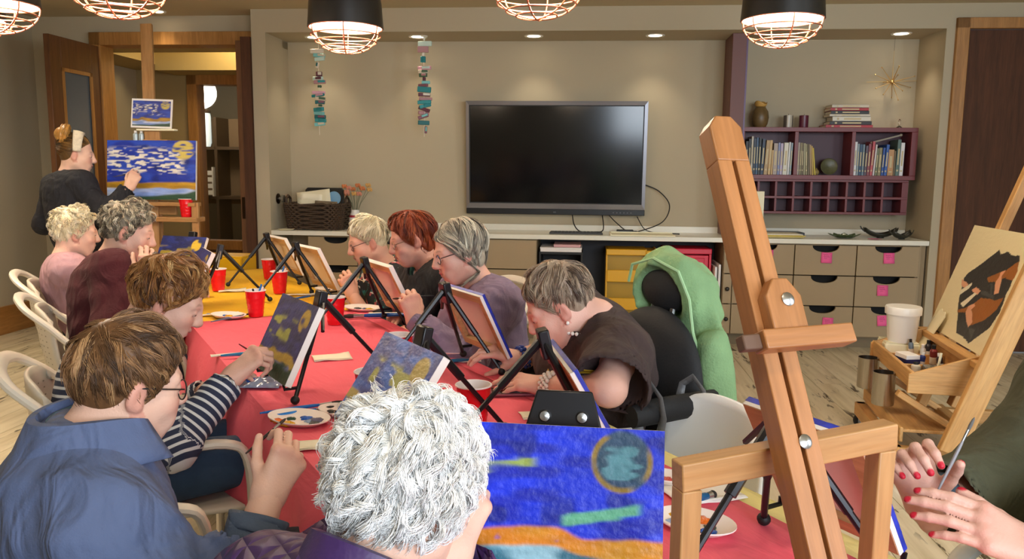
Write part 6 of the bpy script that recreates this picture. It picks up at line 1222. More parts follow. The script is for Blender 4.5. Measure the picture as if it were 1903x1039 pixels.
        for a_ in an:
            sm_ = MB().ball(V3(a_[0], a_[1], .045)+fd*.06-loc, (.045, .12, .043), 14, 9, Matrix(np.stack([rt, fd, V3(0, 0, 1)], 1).tolist())); part('shoe', sm_, mat('shoe_dark', '1c1a1a', .5), ob)
    return J
def glasses(J, frame_m, r=.021, y=.093, z=.001, wire=.0016, sq=.8):
    o, R, s, loc = J['head'], J['HR'], J['hs'], J['loc']; W_ = lambda p: o+R @ (V3(*p)*s)-loc; mb = MB(); lens = MB()
    for x in (-1, 1):
        pts = [W_((x*.032+r*math.cos(a)*1.08, y-.25*abs(x*.032+r*math.cos(a))*.35, z+r*sq*math.sin(a))) for a in np.linspace(0, 6.283, 20, endpoint=False)]; mb.tube(pts, wire*s, 6, closed=True); lens.add(pts, [tuple(range(20))]); mb.tube([W_((x*.054, y-.008, z+.006)), W_((x*.073, .05, z+.010)), W_((x*.080, -.005, z+.012)), W_((x*.080, -.022, z-.004))], wire*s, 6)
    mb.tube([W_((-.0105, y-.002, z+.004)), W_((0, y+.004, z+.008)), W_((.0105, y-.002, z+.004))], wire*s, 6); g_ = part('glasses', mb, frame_m, J['ob']); part('lens', lens, mat('spectacle_lens', 'ffffff', .02, trans=1, alpha=.2), g_); return g_
# ------------------------------------------------------------------ cloth materials for people
def fabric(name, col, rough=.85, bump=.25, bs=300, var=.15, fold=.55):
    if name in MATS: return MATS[name]
    m = mat(name, col, rough, var=var, vs=9); t = NT(m); big = t.noise(t.coord('Object', (1, 1, .55), (.4, .2, .3)), 11, 2, .45, 1.6); fine = t.noise(t.coord('Object'), bs, 2)
    b1 = t.new('ShaderNodeBump'); b1.inputs['Strength'].default_value = fold; b1.inputs['Distance'].default_value = .035; t.link(big, b1.inputs['Height']); b2 = t.new('ShaderNodeBump'); b2.inputs['Strength'].default_value = bump; b2.inputs['Distance'].default_value = .004; t.link(fine, b2.inputs['Height']); t.link(b1.outputs[0], b2.inputs['Normal']); t.link(b2.outputs[0], t.b.inputs['Normal']); return m
def attr_mat(name, build, rough=.85):
    m = bpy.data.materials.new(name); m.use_nodes = True; MATS[name] = m; t = NT(m); t.b.inputs['Roughness'].default_value = rough; build(t); return m
def at_(t, n): return t.new('ShaderNodeAttribute', attribute_name=n).outputs['Fac']
def math_(t, op, a, b=None):
    x = t.new('ShaderNodeMath', operation=op)
    for i, q in enumerate((a, b)):
        if q is None: continue
        if hasattr(q, 'is_linked'): t.link(q, x.inputs[i])
        else: x.inputs[i].default_value = q
    return x.outputs[0]
def stripes(t):
    f = math_(t, 'FRACT', math_(t, 'MULTIPLY', at_(t, 'along'), 46.0)); t.link(t.ramp(f, [(0, lin('28304a')), (.60, lin('28304a')), (.66, lin('d4d6d8')), (.95, lin('d4d6d8')), (1, lin('28304a'))]), t.b.inputs['Base Color'])
def plaid(t):
    f = math_(t, 'FRACT', math_(t, 'MULTIPLY', at_(t, 'along'), 9.0)); g_ = math_(t, 'FRACT', math_(t, 'MULTIPLY', at_(t, 'around'), 11.0)); a = t.ramp(f, [(0, lin('2a3434')), (.40, lin('2a3434')), (.44, lin('1e5a50')), (.70, lin('1e5a50')), (.74, lin('6a5a50')), (.8, lin('2a3434'))], 'CONSTANT'); b = t.ramp(g_, [(0, (.6,)*3), (.5, (1,)*3), (.62, (1.5,)*3), (.68, (.8,)*3)], 'CONSTANT'); t.link(t.mix(1, a, b, 'MULTIPLY'), t.b.inputs['Base Color'])
def floral(t):
    c = t.coord('Object'); v = t.new('ShaderNodeTexVoronoi'); v.inputs['Scale'].default_value = 42; t.link(c, v.inputs['Vector']); n = t.noise(c, 30, 3); s = t.new('ShaderNodeSeparateColor'); t.link(v.outputs['Color'], s.inputs[0])
    col = t.ramp(s.outputs[0], [(0, lin('1a2026')), (.48, lin('1e7070')), (.60, lin('d8d4c8')), (.66, lin('1a2026')), (.78, lin('b85a60')), (.86, lin('1e5a44')), (.95, lin('c8b8a8'))], 'CONSTANT'); m = t.ramp(n, [(.46, (0, 0, 0)), (.5, (1, 1, 1))]); t.link(t.mix(m, lin('1c2026'), col), t.b.inputs['Base Color'])
def quilt(t):
    c = t.coord('Object', (1, 1, 1), (.3, .6, .78)); w = t.new('ShaderNodeTexWave', wave_type='BANDS'); w.inputs['Scale'].default_value = 9; w.inputs['Distortion'].default_value = .6; t.link(c, w.inputs['Vector']); c2 = t.coord('Object', (1, 1, 1), (-.5, .3, -.7)); w2 = t.new('ShaderNodeTexWave', wave_type='BANDS'); w2.inputs['Scale'].default_value = 9; t.link(c2, w2.inputs['Vector'])
    t.b.inputs['Base Color'].default_value = (*lin('3c2458'), 1); t.b.inputs['Roughness'].default_value = .45; mn = math_(t, 'MINIMUM', w.outputs['Fac'], w2.outputs['Fac']); t.bump(math_(t, 'POWER', mn, .4), .6, .012)
M_STR = attr_mat('striped_knit', stripes); M_PLD = attr_mat('plaid_flannel', plaid); M_FLO = attr_mat('floral_print', floral); M_QLT = attr_mat('quilted_nylon', quilt, .45)
def collar(J, prof, m, name='collar', a0=-2.5, a1=2.5, n=28, sx=1.0, sy=1.1, parent=None, th=.003, dz=0):
    R, o, loc = J['TR'], J['neck'], J['loc']; up = R[:, 2]*.75+J['nd']*.25
    def fn(u, v):
        a = a0+(a1-a0)*u; k = v*(len(prof)-1); i = min(int(k), len(prof)-2); f = k-i; r = prof[i][0]*(1-f)+prof[i+1][0]*f; z = prof[i][1]*(1-f)+prof[i+1][1]*f; fr = abs(a)/max(abs(a0), abs(a1)); z -= .045*fr**3
        return o+R[:, 0]*(r*sx*math.sin(a))-R[:, 1]*(r*sy*math.cos(a)-.012)+up*(z+dz)-loc
    return part(name, MB().sheet(fn, n, (len(prof)-1)*2), m, parent or J['ob'], solid=th)
def cuffring(J, s, frac, r0, r1, L, m, parent, name='cuff'):
    el, wr = J['el'+s], J['wr'+s]; d = nz(wr-el); p = el+(wr-el)*frac-J['loc']; e1 = nz(np.cross(d, (.2, .3, 1))); e2 = np.cross(d, e1)
    def fn(u, v): a = 6.2832*u; r = r0+(r1-r0)*v+.003*math.sin(3*a+v*4); return p+d*(L*v)+(e1*math.cos(a)+e2*math.sin(a))*r
    return part(name, MB().sheet(fn, 22, 4), m, parent, solid=.004)
def hold(J, s, tipv, label, handle='1a6ab8', L=.19, pos=.45, r=.0035, bristle='3a2a20'):
    t_ = J['tips'][s]; p = (t_[0][0]+t_[4][0])/2; d = nz(tipv); return brush(p-d*L*(1-pos), p+d*L*pos, label, handle, r, bristle)
# ---- the instructor
J = person('woman with blonde bun and white headband in black blazer, painting at the tall easel', atY(143, 289, 5.15), (.90, .40, -.12), (0, 0, 1), (-2.80, 5.14, .93), (.50, .86), (-2.88, 5.36, 1.06), atY(241, 347, 5.10), {'R': dict(back=(.35, -.85, .2), thumb=-1, dir=(.30, .35, .85)), 'L': dict(back=(-.3, .3, .6), thumb=1, curl=RELAX)}, skin='deb49e', stand=True,
           poleL=(-.6, -.2, -.8), poleR=(.2, -.4, -1), knees=[(-2.93, 5.2, .5), (-2.76, 5.28, .5)], ankles=[(-2.96, 5.15, .09), (-2.80, 5.22, .09)], trousers='15151a', res=.005, hres=.0035, shw=.150, seed=1, reach=(.27, .24))
g_ = garment('blazer', J, J['ob'], J['loc'], fabric('black_wool', '1a1a22'), .020, 1.0, .8, cuff=.93, seed=3, neckr=.062, fold=.006, fs=22, hem=-.30, sleeve=1.08)
collar(J, [(.066, -.03), (.064, .02), (.072, .025), (.098, -.03)], MATS['black_wool'], 'lapel_collar', -2.2, 2.2, parent=g_)
hb = hair_mat('hair_blonde', ['3a2814', '5c4222', '8a6434', 'b88a4c']); o_, R_, s_ = J['head'], J['HR'], 1.0; rg = np.random.default_rng(11)
h_ = make_hair('hair', o_, R_, 1, hb, rg, 1500, .010, .10, .0, 0, 3, .8, .02, whorl=(0, .16, .03), r=.0011, tone=(.34, .2), fr=.085, noise=.05, clumps=160, hug=.97, sweep=(0, -1, .1), parent=J['ob'], loc=J['loc'])
bm_ = MB(); bc = V3(0, -.068, .120)
for k in range(46):
    a = k*.41; pts = []
    for i in range(9): b = a+i*.32; rr = .050+.018*math.sin(k*1.7+i*.5); zz = .030*math.sin(k*2.1+i*.35); pts.append(o_+R_ @ (bc+V3(rr*math.cos(b), -.02+zz*.6+rr*.2, rr*math.sin(b)*.95)) - J['loc'])
    bm_.tube(pts, [.005+.006*math.sin(math.pi*i/8) for i in range(9)], 5)
bm_.ball(o_+R_ @ (bc+V3(0, -.02, 0))-J['loc'], (.052, .042, .050), 14, 10); part('hair_bun', bm_, mat('bun_blonde', 'c08c44', .4, var=.5, vs=60), h_)
def band(u, v):
    a = -1.75+3.5*u; b = .02+.24*(v-.5)*(1-.35*abs(2*u-1)); d = V3(math.sin(a), b*2.6+.22*math.cos(a)*0+.12, math.cos(a)); d = d/np.linalg.norm(d); return o_+R_ @ (HEADC+d*(HEADR+.024))-J['loc']
part('headband', MB().sheet(band, 26, 4), mat('headband_white', 'e4d8c0', .8, var=.2, vs=50, bump=.4, bs=120), J['ob'], solid=.004)
hold(J, 'R', (.75, .6, .2), 'brush in the instructor\'s hand at the lesson painting', '2a2020', .16, .35, .003)
# ---- pink sweater
def curls(name, cols, J, seed, s=1.0, **kw): return make_hair('hair', J['head'], J['HR'], s, hair_mat(name, cols), np.random.default_rng(seed), parent=J['ob'], loc=J['loc'], **kw)
def seat(t, n, z=.55): return T(t, n, z)
J = person('woman with short white curls in a dusty pink sweater', atY(141, 434, 4.02), (.80, .58, -.12), (.05, 0, 1), seat(-1.0, -.28), TN, T(-.95, .10, .80), T(-.75, .12, .80), {'L': dict(back=(0, 0, 1), thumb=1, curl=RELAX), 'R': dict(back=(0, 0, 1), thumb=-1, curl=RELAX)}, res=.005, hres=.004, girth=1.05, seed=2, skin='e2baa6')
g_ = garment('sweater', J, J['ob'], J['loc'], fabric('pink_knit', 'ae8892'), .020, 1.05, 1, cuff=.95, seed=4, neckr=.06, fs=24); collar(J, [(.062, -.035), (.06, .012), (.068, .014), (.078, -.01)], fabric('black_wool', '1a1a22'), 'inner_collar', -3, 3, parent=g_)
curls('hair_white_cream', ['a89878', 'd8c8a0', 'efe4c8', 'fff8e8'], J, 21, n=1700, T=.024, length=.06, grav=.1, curl=.007, cf=1.1, lift=.6, hug=.75, r=.0012, conv=.75, clumps=230, tone=(.55, .25), nape=-.07, noise=.5)
# ---- maroon cardigan
J = person('grey-haired woman in a maroon knit cardigan, hand near her mouth', atY(240, 432, 3.40), (.92, .28, -.28), (.12, .02, 1), seat(-.16, -.26), TN, T(-.25, -.12, .68), atY(266, 520, 3.22), {'L': dict(back=(0, 0, 1), thumb=1, curl=RELAX), 'R': dict(back=(.5, -.8, -.1), thumb=-1, dir=(.25, .1, .95), curl=[(40, 50, 30)]*4)}, res=.005, hres=.0035, girth=1.0, back=.05, seed=3, skin='dab09a', poleR=(.3, -.6, -1))
g_ = garment('cardigan', J, J['ob'], J['loc'], fabric('maroon_knit', '440e18', .95, .3, 160), .024, 1.0, 1, cuff=.95, seed=6, neckr=.066, fold=.007, fs=18, sleeve=1.15); collar(J, [(.070, -.05), (.064, .01), (.074, .014), (.092, -.03)], MATS['maroon_knit'], 'collar', -2.6, 2.6, parent=g_)
curls('hair_grey_brown', ['4a4034', '7a6e5c', 'b0a48c', 'dcd2bc'], J, 22, n=1900, T=.026, length=.07, grav=.15, curl=.007, cf=1.1, lift=.6, hug=.75, r=.0012, conv=.75, clumps=220, tone=(.48, .3), nape=-.085, noise=.5)
# ---- striped top
J = person('woman with short auburn hair in a navy and white striped top, holding a brush', atY(311, 560, 2.26), (.84, .30, -.46), (.40, .1, .9), seat(1.12, -.34), TN, T(1.0, -.08, .72), atY(432, 700, 2.16), {'R': dict(back=(-.25, -.62, .72), thumb=-1, dir=(.68, .30, .62), curl=[(58, 55, 25), (62, 58, 30), (68, 62, 34), (72, 62, 36)]), 'L': dict(back=(0, 0, 1), thumb=1, curl=RELAX)}, res=.0036, girth=1.05, back=.06, seed=4, skin='d8aa96', poleR=(-.25, -.9, -1), reach=(.27, .245), trousers='2c4662')
g_ = garment('striped_top', J, J['ob'], J['loc'], M_STR, .012, 1.05, 1, cuff=.93, seed=8, neckr=.062, attrs=True, h=.008, fold=.004, fs=30, sleeve=1.05)
curls('hair_auburn', ['4a2c18', '80502a', 'b07a44', 'd8b078'], J, 23, n=4200, T=.022, length=.08, grav=.15, lift=.4, hug=.8, curl=.004, cf=.8, sweep=(1.0, -.3, .2), whorl=(0, -.075, .11), r=.0009, conv=.7, clumps=240, tone=(.50, .28), nape=-.075, noise=.38, fr=.075)
part('earring', MB().ball(J['head']+J['HR'] @ V3(.080, -.002, -.037)-J['loc'], .004), mat('gold_wire'), J['ob'])
hold(J, 'R', (.72, .35, -.62), 'dark red paintbrush in the striped-top woman\'s hand', '5a1420', .15, .42, .003)
# ---- blue shirt
J = person('woman with short brown hair and glasses in a blue shirt, seen from behind', atY(241, 715, 1.40), (.72, .66, -.20), (.10, .02, 1), seat(1.98, -.37), TN, T(2.02, -.28, .60), atY(497, 925, 1.36), {'R': dict(s=.94, back=(.50, -.85, .08), thumb=-1, dir=(.42, .34, .82), curl=[(52, 52, 24), (57, 55, 28), (62, 58, 32), (67, 60, 34)]), 'L': dict(back=(0, 0, 1), thumb=1, curl=RELAX)}, res=.0036, girth=1.02, shw=.158, back=.05, seed=5, shdrop=.080, skin='daae98', poleR=(-.3, -.7, -1), trousers='1c2230', neckdown=.120, neckback=.055, hs=.93, reach=(.28, .25))
blue = fabric('blue_chambray', '566488', .8, .2, 260); blue_d = fabric('blue_denim', '4e5c72', .8, .3, 220, .3)
def shoulder_seam(J, m, parent):
    mb = MB()
    for s, sg in (('R', 1), ('L', -1)):
        sh, el = J['sh'+s], J['el'+s]; d = nz(el-sh); c = sh+d*.02-J['loc']; e1 = nz(np.cross(d, J['TR'][:, 1])); e2 = np.cross(d, e1); mb.tube([c+(e1*math.cos(a)+e2*math.sin(a))*.071 for a in np.linspace(0, 6.283, 26, endpoint=False)], .0022, 5, closed=True)
    part('armhole_seam', mb, m, parent)
g_ = garment('shirt', J, J['ob'], J['loc'], blue, .020, 1.02, .9, cuff=.80, seed=9, neckr=.076, h=.0085, fold=.012, fs=14, sleeve=1.25)
shoulder_seam(J, fabric('blue_seam', '3f5180', .8), g_)
collar(J, [(.082, -.045), (.078, .018), (.080, .028), (.090, .028), (.112, -.018), (.128, -.05)], blue, 'shirt_collar', -2.55, 2.55, 40, parent=g_, th=.003, sy=1.12, dz=.050); collar(J, [(.070, -.05), (.066, .012)], fabric('teal_tee', '4a6470'), 'inner_tee_neck', -3.1, 3.1, parent=g_, dz=.055)
cuffring(J, 'R', .60, .052, .050, .055, blue_d, g_, 'rolled_cuff'); cuffring(J, 'R', .74, .050, .052, .030, blue_d, g_, 'rolled_cuff')
curls('hair_brown', ['46301e', '6c4a2e', '9a7048', 'c49a6c'], J, 24, s=.93, n=7500, T=.017, length=.085, grav=.25, lift=.3, hug=.80, curl=.003, cf=.8, sweep=(.5, -.3, .3), side=.01, whorl=(.012, -.075, .112), r=.0007, conv=.55, clumps=420, tone=(.36, .26), nape=-.088, noise=.34, fr=.08, thin=.8, seg=9, roottone=.25)
glasses(J, mat('frame_black', '141414', .3), .024)
hold(J, 'R', (.55, .7, .45), 'slim dark brush end between the fingers of the woman in blue', '241c1c', .10, .55, .0028)
# ---- white curly hair, purple jacket
J = person('woman with fluffy white curly hair in a purple quilted jacket, seen from behind', atY(757, 926, 1.06), (.52, .80, -.30), (.05, .12, 1), seat(2.68, -.34, .50), (.62, .78), T(2.30, .02, .80), atY(835, 1022, 1.06), {'R': dict(back=(.5, -.6, .6), thumb=-1, dir=(.25, .55, .55), curl=RELAX), 'L': dict(back=(0, 0, 1), thumb=1, curl=RELAX)}, res=.0036, girth=1.05, shw=.16, seed=6, shdrop=.06, skin='dfb49e', back=.05, trousers='20242c', neckback=.06, neckdown=.115)
g_ = garment('jacket', J, J['ob'], J['loc'], M_QLT, .026, 1.05, .9, cuff=.93, seed=12, neckr=.074, h=.009, fold=.007, fs=20, sleeve=1.2)
collar(J, [(.085, -.07), (.080, .018), (.084, .030), (.094, .028), (.100, -.05)], mat('purple_nylon', '3a2458', .4, bump=.3, bs=30), 'stand_collar', -2.7, 2.7, 40, parent=g_, th=.004, sy=1.15, dz=.02)
curls('hair_white', ['d8d0bc', 'eeeae0', 'fafaf8', 'ffffff'], J, 25, n=13500, T=.030, length=.072, grav=.12, curl=.0095, cf=1.2, lift=.7, hug=.55, sweep=(.1, .1, .4), allow=.03, whorl=(0, -.05, .12), r=.00058, conv=.50, clumps=800, tone=(.74, .2), nape=-.088, noise=.45, seg=11, shell=.002, extra=(1.02, 1.0, 1.0))
# ---- floral top
J = person('woman with short white-blonde hair and dark glasses in a floral top', atY(684, 450, 4.02), (-.90, -.32, -.30), (-.10, -.02, 1), seat(-.40, 1.02), -TN, atY(655, 548, 3.86), T(-.55, .88, .69), {'L': dict(back=(.15, -.7, .6), thumb=1, dir=(-.35, .0, .92)), 'R': dict(back=(0, 0, 1), thumb=-1, curl=RELAX)}, res=.0045, hres=.0035, girth=1.1, seed=7, skin='d6a48e', poleL=(.6, -.5, -1))
g_ = garment('floral_top', J, J['ob'], J['loc'], M_FLO, .014, 1.1, 1, cuff=.62, seed=14, neckr=.085, neckdrop=.01, fold=.005, sleeve=1.15, vneck=.05)
curls('hair_white_blonde', ['8a7c64', 'c4b490', 'e4d8b8', 'f8f0dc'], J, 26, n=1900, T=.018, length=.065, grav=.1, lift=.3, whorl=(0, -.075, .11), r=.0011, conv=.7, clumps=200, tone=(.52, .25), nape=-.075, noise=.25, fr=.075)
glasses(J, mat('frame_plum', '3a1c24', .3)); hold(J, 'L', (-.8, .1, .35), 'brush in the floral-top woman\'s hand', 'c8b89a', .14, .4, .003)
# ---- black vest
J = person('red-haired woman with thin glasses in a black vest over a plaid shirt', atY(765, 446, 3.62), (-.93, -.28, -.28), (-.05, 0, 1), seat(.20, 1.06), -TN, T(.36, .90, .70), T(.06, .92, .70), {'L': dict(back=(0, 0, 1), thumb=1, curl=RELAX), 'R': dict(back=(0, 0, 1), thumb=-1, curl=RELAX)}, res=.0045, hres=.004, girth=1.15, seed=8, skin='d49c88')
g_ = garment('plaid_shirt', J, J['ob'], J['loc'], M_PLD, .016, 1.12, 1, cuff=.93, seed=15, neckr=.064, attrs=True, sleeve=1.2); collar(J, [(.068, -.03), (.064, .015), (.072, .02), (.092, -.03)], mat('collar_white', 'd8d4cc', .8), 'collar', -2.5, 2.5, parent=g_)
v_ = garment('vest', J, J['ob'], J['loc'], fabric('black_fleece', '15151a'), .028, 1.15, 1, cuff=.12, seed=16, neckr=.075, sleeve=1.15)
from mathutils.bvhtree import BVHTree
def decal(gob, J, polys, up, right, cpt, m, name, off=.0015, parent=None):
    """flat shapes given in (right, up) metres about cpt, laid on the garment's surface from its front"""
    me = gob.data; bv = BVHTree.FromPolygons([v.co for v in me.vertices], [p.vertices for p in me.polygons]); f = nz(np.cross(up, right)); mb = MB()
    for pts in polys:
        out = []
        for x, y in pts:
            o = Vector(cpt+right*x+up*y-f*.3); hit = bv.ray_cast(o, Vector(f), .8); out.append((hit[0]-Vector(f)*off) if hit[0] is not None else o+Vector(f)*.3)
        mb.add(out, [tuple(range(len(out)))])
    return part(name, mb, m, parent or gob, solid=.0008)
def chest(J, dz, dx=0): return J['neck']*.62+J['pelvis']*.38+J['TR'] @ V3(dx, .1, dz)-J['loc']
fr_ = J['TR']; rt_ = fr_[:, 0]; upv_ = fr_[:, 2]
bar_ = [(-.026, -.015), (.026, -.015), (.026, .015), (-.026, .015)]
decal(v_, J, [bar_], upv_, -rt_, chest(J, .05, -.09), mat('paper_white'), 'name_tag')
curls('hair_red', ['4a1a0e', '7a3018', '9c4a28', 'b86a40'], J, 27, n=2300, T=.024, length=.13, grav=.35, lift=.3, hug=.92, whorl=(0, -.03, .12), r=.0011, conv=.75, clumps=220, tone=(.42, .25), nape=-.085, noise=.2, fr=.08, fall=True, side=.014)
glasses(J, mat('frame_gold', '8a6a4a', .3, .7), .020, wire=.0013)
# ---- lavender sweatshirt
J = person('woman with a grey bob and dark glasses in a lavender sweatshirt', atY(853, 470, 3.05), (-.93, -.30, -.26), (-.06, 0, 1), seat(.80, .97), -TN, atY(772, 598, 2.88), T(.62, .86, .70), {'L': dict(back=(.2, -.75, .55), thumb=1, dir=(-.25, .1, .9), curl=[(58, 55, 28), (62, 58, 30), (66, 62, 34), (70, 62, 36)]), 'R': dict(back=(0, 0, 1), thumb=-1, curl=RELAX)}, res=.0042, girth=1.12, shw=.165, seed=9, skin='d6a592', poleL=(.65, -.5, -1))
g_ = garment('sweatshirt', J, J['ob'], J['loc'], fabric('lavender_fleece', '80708a', .9, .25, 200), .022, 1.12, 1, cuff=.93, seed=17, neckr=.068, fold=.007, fs=18, sleeve=1.25, h=.009); collar(J, [(.080, -.05), (.068, -.012), (.066, .0)], MATS['lavender_fleece'], 'neckband', -3.14, 3.14, parent=g_, th=.005); shoulder_seam(J, fabric('lavender_seam', '6c5e78', .9), g_)
cuffring(J, 'L', .86, .040, .034, .045, MATS['lavender_fleece'], g_)
curls('hair_grey_bob', ['5c544a', '94897a', 'c4b8a2', 'e8dfc8'], J, 28, n=3600, T=.026, length=.185, grav=.5, lift=.25, whorl=(0, .0, .13), part=.012, r=.0011, conv=.75, clumps=240, tone=(.50, .27), nape=-.085, noise=.10, fr=.08, fall=True, side=.012, seg=10)
glasses(J, mat('frame_black'), .022); hold(J, 'L', (-.95, .1, -.1), 'dark teal brush held by the lavender sweatshirt woman', '1c2c34', .16, .55, .0035)
# ---- brown t-shirt
J = person('woman with thinning sandy hair in a dark brown t-shirt, bent over the table', atY(1040, 570, 2.30), (-.86, .06, -.50), (-.42, .02, .9), seat(1.56, .88), nz(V3(-.92, -.38, 0)), atZ(1018, 716, .775), atY(962, 668, 2.56), {'L': dict(back=(.05, -.35, .95), thumb=1, dir=(-.95, .22, .03), curl=[(12, 22, 12), (10, 20, 12), (12, 22, 14), (16, 26, 14)], spread=.2, tp=(.6, .8, -.25, .2)), 'R': dict(back=(0, -.3, .9), thumb=-1, dir=(-.7, -.2, .3), curl=RELAX)}, res=.0036, girth=1.14, shw=.165, back=.06, seed=10, skin='d9a896', elb={'L': atY(1132, 724, 2.02)}, armr=1.05, shdrop=.025, neckback=.075, neckdown=.085, trousers='1c1c22', reach=(.27, .25))
brn = fabric('brown_cotton', '3c2c2a', .9, .2, 240)
g_ = garment('tee_shirt', J, J['ob'], J['loc'], brn, .022, 1.14, 1.1, cuff=.40, seed=18, neckr=.070, fold=.011, fs=14, sleeve=1.0, h=.0085, slr=(.062, .075, .04, .03)); collar(J, [(.088, -.05), (.080, -.008), (.078, .004)], brn, 'neckband', -3.14, 3.14, parent=g_, th=.004)
gm = mat('gold_print', 'b8901c', .6); R_ = J['TR']
lf = lambda cx, cy, s, k, sd: [(cx+s*(1 if i % 2 == 0 else .52+.2*((i*7+sd) % 5)/5)*math.cos(i*math.pi/k+sd), cy+s*(1 if i % 2 == 0 else .52+.2*((i*7+sd) % 5)/5)*math.sin(i*math.pi/k+sd)) for i in range(2*k)]
decal(g_, J, [lf(-.06, -.02, .05, 6, 1), lf(.0, -.035, .055, 7, 2), lf(.06, -.02, .05, 6, 3), lf(-.03, .025, .035, 5, 4), lf(.04, .022, .03, 5, 5)], R_[:, 2], -R_[:, 0], chest(J, -.03, -.06), gm, 'gold_emblem')
fc = bpy.data.curves.new('print_text', 'FONT'); fc.body = 'RT'; fc.size = .045; fo = bpy.data.objects.new('print_text', fc); C.objects.link(fo); dg = bpy.context.evaluated_depsgraph_get(); tm = fo.evaluated_get(dg).to_mesh(); vv = [(v.co.x, v.co.y) for v in tm.vertices]; ff = [[vv[i] for i in p.vertices] for p in tm.polygons]; fo.evaluated_get(dg).to_mesh_clear(); bpy.data.objects.remove(fo)
decal(g_, J, ff, R_[:, 2], -R_[:, 0], chest(J, .065, -.15), gm, 'gold_lettering')
curls('hair_sandy', ['54443a', '8a7462', 'b09a82', 'cfbda4'], J, 29, n=4200, T=.016, length=.06, grav=.15, lift=.15, hug=.95, whorl=(0, -.06, .118), r=.0008, conv=.6, clumps=240, tone=(.45, .24), nape=-.07, noise=.3, fr=.085, thin=.55)
pearl = mat('pearl', 'e8e0d8', .2); part('earring', MB().ball(J['head']+J['HR'] @ V3(-.080, -.004, -.040)-J['loc'], .0055), pearl, J['ob'])
nk = MB()
for i in range(26): a = -2.0+4.0*i/25; nk.ball(J['neck']+J['TR'] @ V3(.078*math.sin(a), .02+.095*math.cos(a)*.9, -.0-.03*math.cos(a)*(1 if math.cos(a) > 0 else 0))-J['loc'], .006, 8, 6)
part('necklace', nk, pearl, J['ob'])
bl_ = MB(); d = nz(J['wrL']-J['elL']); e1 = nz(np.cross(d, (.2, .3, 1))); e2 = np.cross(d, e1)
for k in range(4):
    for i in range(16): a = i*.3927+k*.2; bl_.ball(J['wrL']-d*(.012+.012*k)+(e1*math.cos(a)+e2*math.sin(a))*.037-J['loc'], .0068, 7, 5)
part('bracelet', bl_, pearl, J['ob'], smooth=60)
bl_ = MB(); d = nz(J['wrR']-J['elR']); e1 = nz(np.cross(d, (.2, .3, 1))); e2 = np.cross(d, e1)
for k in range(2):
    for i in range(14): a = i*.4488; bl_.ball(J['wrR']-d*(.012+.012*k)+(e1*math.cos(a)+e2*math.sin(a))*.036-J['loc'], .0072, 7, 5)
part('bead_bracelet', bl_, mat('bead_blue', '2a48a0', .2), J['ob'], smooth=60)
# ---- olive sleeve at the right edge
J = person('woman in an olive top at the right edge holding a thin brush, red nails', (1.10, 1.34, 1.16), (-.86, -.20, -.45), (-.2, 0, 1), (1.10, 1.30, .55), (-.90, -.42), atY(1848, 1068, 1.14), atY(1722, 938, 1.32), {'R': dict(back=(.10, .95, .05), thumb=-1, dir=(-.42, .02, .90), curl=[(48, 58, 30), (52, 60, 34), (50, 56, 34), (42, 50, 30)], tp=(.62, .70, -.62, .40), s=1.02), 'L': dict(back=(.05, -.68, .72), thumb=1, dir=(-.88, .16, .40), curl=[(10, 16, 10), (11, 17, 10), (13, 18, 11), (16, 22, 12)], spread=.0, tp=(.5, .85, -.2, .15), s=1.05)}, res=.005, hres=.0026, girth=1.3, shw=.18, seed=11, skin='cfa292', nails='b81830', poleL=(.5, -.3, -1), poleR=(.6, .5, -1), trousers='4a4a34', armr=1.1, knees=[(.72, 1.18, .60), (.66, .98, .60)], ankles=[(.74, 1.2, .09), (.68, 1.0, .09)])
olv = fabric('olive_jersey', '4e4e3a', .9, .2, 220); g_ = garment('olive_top', J, J['ob'], J['loc'], olv, .030, 1.3, 1, cuff=.88, seed=20, neckr=.07, fold=.010, fs=13, sleeve=1.25, h=.009); cuffring(J, 'R', .80, .044, .036, .045, mat('slate_cuff', '3c4a58', .85), g_); cuffring(J, 'L', .82, .046, .038, .045, olv, g_)
curls('hair_grey_brown', [], J, 30, n=900, T=.02, length=.1, r=.0012, tone=(.5, .25))
bnd = MB(); d = nz(J['wrL']-J['elL']); e1 = nz(np.cross(d, (.2, .3, 1))); e2 = np.cross(d, e1); bnd.tube([J['wrL']-d*.02+(e1*math.cos(a)+e2*math.sin(a))*.032-J['loc'] for a in np.linspace(0, 6.283, 24, endpoint=False)], .0018, 5, closed=True); part('bracelet', bnd, mat('gold_wire'), J['ob'])
p_ = J['tips']['L'][2]; rp = J['wrL']+(p_[0]-J['wrL'])*.60; part('ring', MB().ball(rp-J['loc']+V3(0, -.012, .006), (.007, .007, .005), 10, 7), mat('silver_ring', 'c8c8c8', .2, 1), J['ob'])
hold(J, 'R', (.42, .1, .88), 'thin silver brush held upright by the woman in olive', '8a8a90', .14, .62, .0026, '5a5a58')
# ------------------------------------------------------------------ black powered wheelchair with the green jacket
blk = mat('vinyl_black', '1b1b1e', .75, bump=.1, bs=120); wc = thing('wheelchair', 'black high-backed wheelchair under the brown t-shirt woman', 'wheelchair', TM(1.62, .82, 0, PI))
part('seat_cushion', MB().b2((-.24, -.22, .42), (.24, .24, .475)), blk, wc, bevel=.02)
bkF = Field((-.32, -.52, .40), (.32, -.10, 1.02), .012); bkF.ell((0, -.30, .72), np.array(Matrix.Rotation(.16, 3, 'X')), (.245, .062, .26), .03); bkF.ell((0, -.29, .60), np.array(Matrix.Rotation(.16, 3, 'X')), (.235, .06, .2), .03); v, f = bkF.nets(); link('backrest', np_mesh('backrest', v, f, blk), wc)
hrF = Field((-.2, -.55, .96), (.2, -.22, 1.22), .010); hrF.ell((0, -.375, 1.035), np.eye(3), (.120, .045, .075), .02); v, f = hrF.nets(); link('headrest', np_mesh('headrest', v, f, blk), wc)
